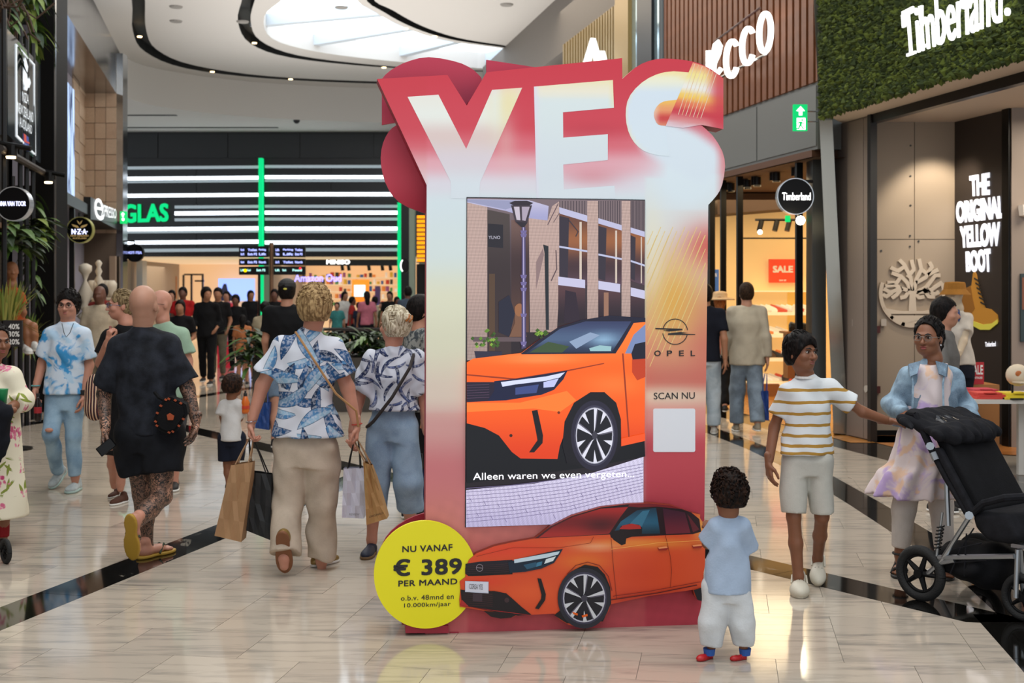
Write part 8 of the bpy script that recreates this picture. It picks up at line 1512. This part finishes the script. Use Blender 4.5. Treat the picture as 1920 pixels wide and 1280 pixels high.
bag('paper_bag', 7.25, ((681, 866), (697, 872), (726, 972), (687, 984)), .11, KR2, 'tan paper bag swinging beside the white one towards the red display', HRp, mat('kraft_handle', '8a6a4a', .7), 'shopping bags', ('ORIGINALS', [(692, 967), (719, 959), (719, 963), (692, 971)]), mat('brown_print', '5a4024', .6))
bag('carrier_bag', 8.6, ((772, 884), (797, 880), (800, 958), (768, 958)), .1, mat('navy_bag', '16254a', .6), 'navy blue carrier bag at the left edge of the display', P(788, 850, 8.6), mat('black_cord', '101010', .6))
bag('carrier_bag', 14.4, ((1427, 733), (1441, 733), (1442, 788), (1423, 788)), .12, mat('royal_bag', '16367a', .6), 'royal blue carrier bag in the hand of the man in the cream sweater', P(1436, 700, 14.4), mat('royal_cord', '1c4490', .6))
bag('carrier_bag', 12.9, ((484, 756), (506, 754), (504, 806), (478, 802)), .15, mat('blue_plastic', '143c7c', .45), 'bright blue plastic bag left of the blond woman', tuple(Jc['wrl']+V3(0, -.02, -.08)), mat('royal_cord', '1c4490', .6))
# striped shoulder bag
t = thing('shoulder_bag', P(176, 745, 9.4), 'woven shoulder bag with red and cream stripes behind the tattooed arm', 'bag')
STB = m_zstripes('woven_stripe', '4a3a34', 'a03a34', [0], .001); nt = STB.node_tree; b_ = nt.nodes['Principled BSDF']; wv = nt.nodes.new('ShaderNodeTexWave'); wv.inputs['Scale'].default_value = 14; wv.inputs['Distortion'].default_value = .3; lk(nt, objc(nt), wv.inputs[0]); rp_ = nt.nodes.new('ShaderNodeValToRGB'); rp_.color_ramp.interpolation = 'CONSTANT'; el = rp_.color_ramp.elements; el[0].color = (*lin('2a2a30'), 1); el[1].position = .5; el[1].color = (*lin('a8342c'), 1); x = el.new(.75); x.color = (*lin('c9b89a'), 1); lk(nt, wv.outputs[0], rp_.inputs[0]); lk(nt, rp_.outputs[0], b_.inputs['Base Color'])
sdfpart('bag_body', [(Ell(np.array(P(177, 742, 9.4)), V3(.075, .06, .17)), .02), (Ell(np.array(P(178, 765, 9.4)), V3(.08, .07, .09)), .03)], .009, STB, t)
# belt bag on the bald man's hip
D = 7.44; t = thing('belt_bag', P(321, 778, D), 'black hexagonal sling bag with orange stitched patches at the hip of the bald man', 'bag'); c = Vector(P(321, 778, D)); R_ = Matrix.Rotation(.5, 3, 'Y'); q = MB(); fr = Frame(c, R_ @ Vector((1, .12, 0)), R_ @ Vector((0, 0, 1)))
hx = [(-.085, .07), (-.05, .105), (.05, .105), (.085, .06), (.075, -.07), (.03, -.11), (-.03, -.11), (-.08, -.06)]; q.prism(fr, hx[::-1], -.05, .03); q.prism(fr, [(x*.8, y*.8) for x, y in hx][::-1], .03, .045); bb_ = q.build('bag_body', cloth('black_nylon', '0d0e10', .2), t)
ORM = mat('orange_patch', '9c4218', .6)
for i in range(8):
    p0, p1 = hx[i], hx[(i+1) % 8]
    for f_ in (.3, .7): x, y = (p0[0]+(p1[0]-p0[0])*f_)*.93, (p0[1]+(p1[1]-p0[1])*f_)*.93; q = MB(); q.prism(fr, [(x-.009, y-.005), (x+.007, y-.006), (x+.009, y+.005), (x-.007, y+.006)], .03, .036); q.build('patch', ORM, bb_) if i not in (2, 5) else None
q = MB(); q.prism(fr, [(-.02, .0), (0, -.025), (.028, -.01), (.022, .015), (-.01, .018)], .045, .052); q.build('logo_patch', ORM, bb_); q = MB(); q.tube([fr.p(-.07, .06, 0), P(298, 745, D-.02), P(290, 735, D+.0)], .012, 6); q.tube([fr.p(.06, .06, 0), P(340, 770, D+.1), P(342, 775, D+.22)], .012, 6); q.build('strap', MATS['black_nylon'], t)
# phone and glasses case in hand
t = thing('phone', P(199, 842, 7.42), 'black phone held in the left hand of the bald man', 'phone'); q = MB(); q.box(P(199, 838, 7.40), (.06, .014, .11), Matrix.Rotation(.9, 3, 'Y')); q.build('case', mat('gloss_black', '060608', .15), t); q = MB(); q.box(P(199, 838, 7.391), (.054, .004, .1), Matrix.Rotation(.9, 3, 'Y')); q.build('screen_glass', mat('screen_glass', '101418', .3), t)
t = thing('drink_bottle', P(71, 768, 10.0), 'small dark cola bottle with red label in the hand of the man in tie-dye', 'bottle'); c = P(71, 758, 10.0); q = MB(); q.lathe(c+Vector((0, 0, -.14)), [(.02, 0), (.03, .02), (.03, .08), (.026, .1), (.03, .14), (.014, .19), (.012, .21)], 16); q.build('bottle_body', mat('cola', '1c0c0a', .1), t, smooth=True); q = MB(); q.lathe(c+Vector((0, 0, -.07)), [(.0305, 0), (.0305, .05)], 16); q.build('label', mat('label_red', '9a1c24', .5), t); q = MB(); q.lathe(c+Vector((0, 0, .07)), [(.015, 0), (.015, .02)], 12); q.build('cap', DSOLE, t)
t = thing('juice_bottle', P(459, 762, 10.35), 'orange juice bottle with black cap held by the small curly child', 'bottle'); c = P(460, 768, 10.3); q = MB(); q.lathe(c+Vector((0, 0, -.03)), [(.03, 0), (.036, .02), (.03, .06), (.036, .09), (.02, .13), (.012, .15)], 16); q.build('bottle_body', mat('orange_juice', 'd0661c', .25), t, smooth=True); q = MB(); q.lathe(c+Vector((0, 0, .115)), [(.016, 0), (.016, .02), (.008, .03), (.008, .045)], 12); q.build('cap', DSOLE, t); q = MB(); q.lathe(c+Vector((0, 0, .01)), [(.037, 0), (.037, .025)], 16); q.build('label', mat('label_orange', 'c03a20', .5), t)
hp_ = Vector(Jtm['wrl'])+Vector((.0, -.05, -.06)); t = thing('phone', tuple(hp_), 'dark phone in the hand of the tall man in black', 'phone'); q = MB(); q.box(hp_, (.09, .02, .16), Matrix.Rotation(.5, 3, 'Y')); q.build('case', MATS['gloss_black'], t)
t = thing('green_cup', P(4, 745, 7.7), 'green cup held at the left edge', 'cup'); q = MB(); q.lathe(P(4, 757, 7.7), [(.026, 0), (.036, .09), (.038, .095)], 16); q.build('cup_body', mat('cup_green', '1f8a52', .4), t, smooth=True)
t = thing('dark_jacket', P(3, 800, 7.65), 'dark jacket hung over the arm of the woman in rose print', 'jacket'); Part().add(*mesh_sdf([Cap(P(-10, 770, 7.65), P(8, 775, 7.65), .06, .045), Cap(P(6, 775, 7.65), P(4, 850, 7.7), .045, .03), Cap(P(-10, 775, 7.65), P(-8, 860, 7.7), .06, .04)], .01, disp=folds(.006, 40, 2))).build('cloth', cloth('dark_blue_cloth', '14161d', .2), t)
# ================================================================ wheels and pushchairs
RUB = mat('tyre_rubber', '131313', .75, bump=.3, bscale=150); HUBM = mat('hub_black', '0c0c0d', .6, spec=.2); ALU = mat('brushed_alloy', '9ea2a6', .3, .9)
def wheel3(par, c, ax, R, w, spokes=5, hub=HUBM):
    c = np.array(c, float); ax = np.array(ax, float); ax /= np.linalg.norm(ax); u = np.cross(ax, UP); u /= np.linalg.norm(u); v = np.cross(ax, u); q = MB(); q.tube([tuple(c+(u*math.cos(t)+v*math.sin(t))*(R-w*.5)) for t in np.linspace(0, 2*math.pi, 41)], w*.5, 10, cap=False); ty = q.build('wheel', RUB, par, smooth=True)
    q = MB(); q.tube([tuple(c+(u*math.cos(t)+v*math.sin(t))*(R-w*1.05)) for t in np.linspace(0, 2*math.pi, 33)], w*.2, 8, cap=False); q.build('rim', hub, ty, smooth=True)
    for i in range(spokes): a = i*2*math.pi/spokes; d = u*math.cos(a)+v*math.sin(a); q = MB(); q.tube([tuple(c+d*.015), tuple(c+d*(R-w))], [w*.34, w*.22], 6); q.build('spoke', hub, ty)
    q = MB(); q.tube([tuple(c-ax*w*.6), tuple(c+ax*w*.6)], R*.16, 14); q.build('hub', hub, ty); return ty
BF = cloth('black_pushchair_fabric', '17171b', .25, vs=20); BF2 = cloth('charcoal_lining', '0f0f12', .2)
pf = Vector((.60, -.80, 0)).normalized(); prr = Vector((.80, .60, 0)).normalized(); w0 = G(1726, 1126); PO = Vector((w0.x, w0.y, 0)); SF = Frame(PO, pf); pc = thing('pushchair', tuple(PO+pf*.3+prr*.25), 'black pushchair with silver frame and air tyred wheels, pushed by the woman in denim', 'pushchair')
wheel3(pc, PO+Vector((0, 0, .148)), prr, .15, .05); wheel3(pc, PO+prr*.56+Vector((0, 0, .148)), prr, .15, .05)
w1 = G(1912, 1163); wheel3(pc, Vector((w1.x, w1.y, .12))+pf*.02, prr, .12, .04)
def sp(px, py, n=0): return SF.w(px, py, n)
def tubes(name, lst, r, m, par=pc):
    q = MB(); [q.tube([Vector(x) for x in l], r, 8) for l in lst]; return q.build(name, m, par)
tubes('silver_frame', [[sp(1758, 1062), sp(1818, 968)], [sp(1778, 985), sp(1775, 905)], [sp(1740, 1075), sp(1762, 1055), sp(1790, 1050)], [sp(1758, 1062, -.5), sp(1818, 968, -.5)], [PO+Vector((0, 0, .15)), PO+prr*.56+Vector((0, 0, .15))], [sp(1760, 1045), Vector((w1.x, w1.y, .33))-prr*.05]], .014, ALU)
tubes('side_tube', [[sp(1716, 776), sp(1745, 838), sp(1775, 895), sp(1818, 968)], [sp(1716, 776, -.47), sp(1745, 838, -.47), sp(1775, 895, -.47), sp(1818, 968, -.47)]], .02, BF)
tubes('handle_bar', [[sp(1716, 778), sp(1703, 776), sp(1703, 776, -.2), sp(1703, 776, -.47), sp(1716, 778, -.47)]], .016, BF2)
tubes('joint', [[sp(1744, 836, .02), sp(1744, 836, -.03)], [sp(1750, 848, .015), sp(1756, 862, .015)], [sp(1817, 966, .03), sp(1817, 966, -.03)]], .022, ALU)
q = MB(); a, b = sp(1757, 1030), sp(1764, 985); n_ = 7
q.tube([a+(b-a)*i/(n_*8)+Vector((math.cos(i*.785)*.018, math.sin(i*.785)*.018, 0)) for i in range(n_*8+1)], .004, 5); q.build('spring', HUBM, pc); tubes('spring_rod', [[sp(1755, 1050), sp(1767, 960)]], .008, ALU)
RS = np.array([[pf.x, prr.x, 0], [pf.y, prr.y, 0], [0, 0, 1]]); bag_c = lambda px, py, n=-.235: np.array(sp(px, py, n))
def tilt(a): c, s_ = math.cos(a), math.sin(a); return RS @ np.array([[c, 0, s_], [0, 1, 0], [-s_, 0, c]])
# folded canopy, seat, foot end: padded cloth
sdfpart('canopy', [(Ell(bag_c(1772, 792), V3(.12, .3, .055), tilt(.35)), .03), (Ell(bag_c(1752, 780), V3(.07, .29, .042), tilt(.2)), .03), (Ell(bag_c(1815, 808), V3(.085, .29, .055), tilt(.5)), .03)], .009, BF, pc, disp=folds(.004, 45, 3))
sdfpart('canopy_window', [(Ell(bag_c(1766, 797, -.2)+V3(.03, -.05, .018), V3(.075, .12, .03), tilt(.4)), .02)], .008, mat('clear_vinyl', '1b1b20', .18), pc, disp=folds(.003, 60, 3))
def slabp(px_poly, n0, n1, m, name, rd=.02, par=pc, disp=None):
    uv = SF.hits(px_poly); q = MB(); q.prism(SF, uv, n0, n1) if area_sign(uv) > 0 else q.prism(SF, uv[::-1], n0, n1); o = q.build(name, m, par); bv = o.modifiers.new('b', 'BEVEL'); bv.width = rd; bv.segments = 3; o.data.polygons.foreach_set('use_smooth', [True]*len(o.data.polygons)); return o
def area_sign(p): return sum(p[i][0]*p[(i+1) % len(p)][1]-p[(i+1) % len(p)][0]*p[i][1] for i in range(len(p)))
slabp([(1742, 812), (1762, 806), (1800, 880), (1842, 960), (1822, 975), (1785, 905)], -.45, -.02, BF2, 'seat_back'); slabp([(1822, 955), (1880, 965), (1884, 990), (1826, 990)], -.45, -.02, BF, 'seat_cushion'); slabp([(1820, 962), (1888, 962), (1912, 1010), (1896, 1022), (1850, 1015), (1826, 990)], -.47, .0, BF, 'foot_apron', .03)
slabp([(1752, 840), (1765, 838), (1830, 960), (1820, 968)], -.02, .02, BF, 'side_wing', .012)
sdfpart('basket', [(Ell(bag_c(1830, 1052), V3(.2, .23, .1), tilt(.1)), .03), (Ell(bag_c(1868, 1060), V3(.13, .23, .12), tilt(.0)), .03)], .011, BF2, pc, disp=folds(.005, 30, 9)); tubes('basket_net', [[sp(1782, 1075), sp(1800, 1030), sp(1826, 990)], [sp(1785, 1030), sp(1840, 1018)], [sp(1780, 1055), sp(1850, 1050)], [sp(1808, 1080), sp(1812, 1000)]], .004, BF)
for i, nn_ in enumerate((-.13, -.31)):
    tubes('harness_strap', [[sp(1790, 880, nn_)+Vector((.02, -.03, 0)), sp(1822, 930, nn_)+Vector((.03, -.05, 0)), sp(1838, 962, nn_)+Vector((.03, -.06, 0))]], .012, BF2)
tubes('bumper_bar', [[sp(1822, 962), sp(1824, 940)+pf*.06, sp(1830, 925)+pf*.16, sp(1830, 922)+pf*.24-SF.N*.1, sp(1830, 922)+pf*.25-SF.N*.24, sp(1830, 922)+pf*.24-SF.N*.38, sp(1830, 925)+pf*.16-SF.N*.47, sp(1822, 962, -.47)]], .019, BF)
a = sp(1872, 1028)+pf*.1; q = MB(); q.box(a-SF.N*.25+Vector((0, 0, .01)), (.16, .34, .02), Matrix(RS.tolist())); q.build('foot_plate', mat('silver_plastic', 'a9abb0', .35, .6), pc); tubes('front_fork', [[Vector((w1.x, w1.y, .36))-prr*.02, Vector((w1.x, w1.y, .12))-prr*.035], [Vector((w1.x, w1.y, .36)), Vector((w1.x, w1.y, .12))+prr*.035]], .013, ALU)
EF = Frame(SF.p(*SF.hit(1888, 985))+pf*.0, prr); q = MB()
uv = SF.hit(1912, 1010); fo = SF.p(*SF.hit(1895, 985), 0); EF = Frame(fo+pf*.035, prr); text(q, 'EasyWalker', EF, [(.1, .028), (.36, .028), (.36, -.012), (.1, -.012)], .0, .002, bold=.02, px=False); q.build('brand_lettering', mat('silver_print', 'b9b9bd', .5), pc)
# wheel of another pushchair at the left edge
t = thing('pushchair', tuple(G(6, 1056)), 'small grey pushchair wheel and red tube entering at the left edge', 'pushchair'); c = Vector(tuple(G(11, 1056))); wheel3(t, c+Vector((0, 0, .075)), (.75, .66, 0), .078, .03); q = MB(); q.tube([c+Vector((-.03, .03, .075)), c+Vector((-.1, .1, .1)), c+Vector((-.5, .4, .3)), c+Vector((-.9, .3, 1.0))], .014, 8); q.build('frame_tube', HUBM, t)
# ================================================================ mannequins
MC = mat('mannequin_cream', 'b5a48c', .5); D = 12.2
J = px_joints(D, dict(head=(1789, 553), neck=(1795, 578), shl=(1772, 592), shr=(1815, 592), ell=(1770, 635), wrl=(1776, 672), elr=(1806, 640, -.12), wrr=(1796, 668, -.2), hpl=(1784, 690), hpr=(1808, 690), knl=(1785, 770), knr=(1808, 770), anl=(1785, 840), anr=(1808, 840)))
mq, Hq, _ = person(J, 'cream shop mannequin in white linen shirt and tan bucket hat beside the boot poster', MC, s=.97, h=.012, yaw=-40, head_yaw=-60, face=0, cat='mannequin', name='mannequin', top=dict(mat=cloth('white_linen', 'b9b2a8', .08), hem=P(0, 684, D).z, sl=.6, sr=(.07, .08), fold=.005, seed=3), bottom=dict(mat=W_('navy_trousers', '141620'), len=1.95), hands=[dict(wr=J['wrr'], d=V3(-.3, -.1, -1), n=V3(-1, 0, 0), side=1, s=.95, curl=.3)])
q = MB(); q.lathe(tuple(Hq.p(0, -.01, .03)), [(.15, -.025), (.148, -.02), (.108, .03), (.1, .09), (.09, .1), (.02, .105)], 22); ht = q.build('bucket_hat', cloth('tan_suede', '946428', .1), mq); q = MB(); q.tube([tuple(J['neck']+V3(-.04, -.09, -.02)), tuple(J['neck']+V3(-.03, -.12, -.1)), tuple(J['neck']+V3(-.03, -.125, -.13))], [.03, .02, .004], 8); q.build('neckerchief', mat('blue_print_cloth', '2c3e6a', .7), mq)
D = 14.6; J = px_joints(D, dict(head=(22, 508), neck=(22, 535), shl=(4, 550), shr=(40, 552), ell=(0, 590), wrl=(14, 606), elr=(44, 586), wrr=(36, 606), hpl=(20, 612), hpr=(34, 612), knl=(50, 606, -.2), knr=(62, 612, -.2), anl=(52, 654, -.25), anr=(66, 648, -.22)))
person(J, 'seated tan mannequin in orange top and white shoes inside the left shop display', mat('mannequin_tan', '8f5c3c', .5), s=.95, h=.014, yaw=30, cat='mannequin', name='mannequin', top=dict(mat=W_('rust_top', 'a04a24'), hem=P(0, 612, D).z, sl=.5), org=P(26, 620, D), shoes=dict(mat=MW, sole=WSOLE, l=(P(47, 661, D-.2), P(58, 664, D-.42)), r=(P(62, 656, D-.18), P(75, 659, D-.4))))
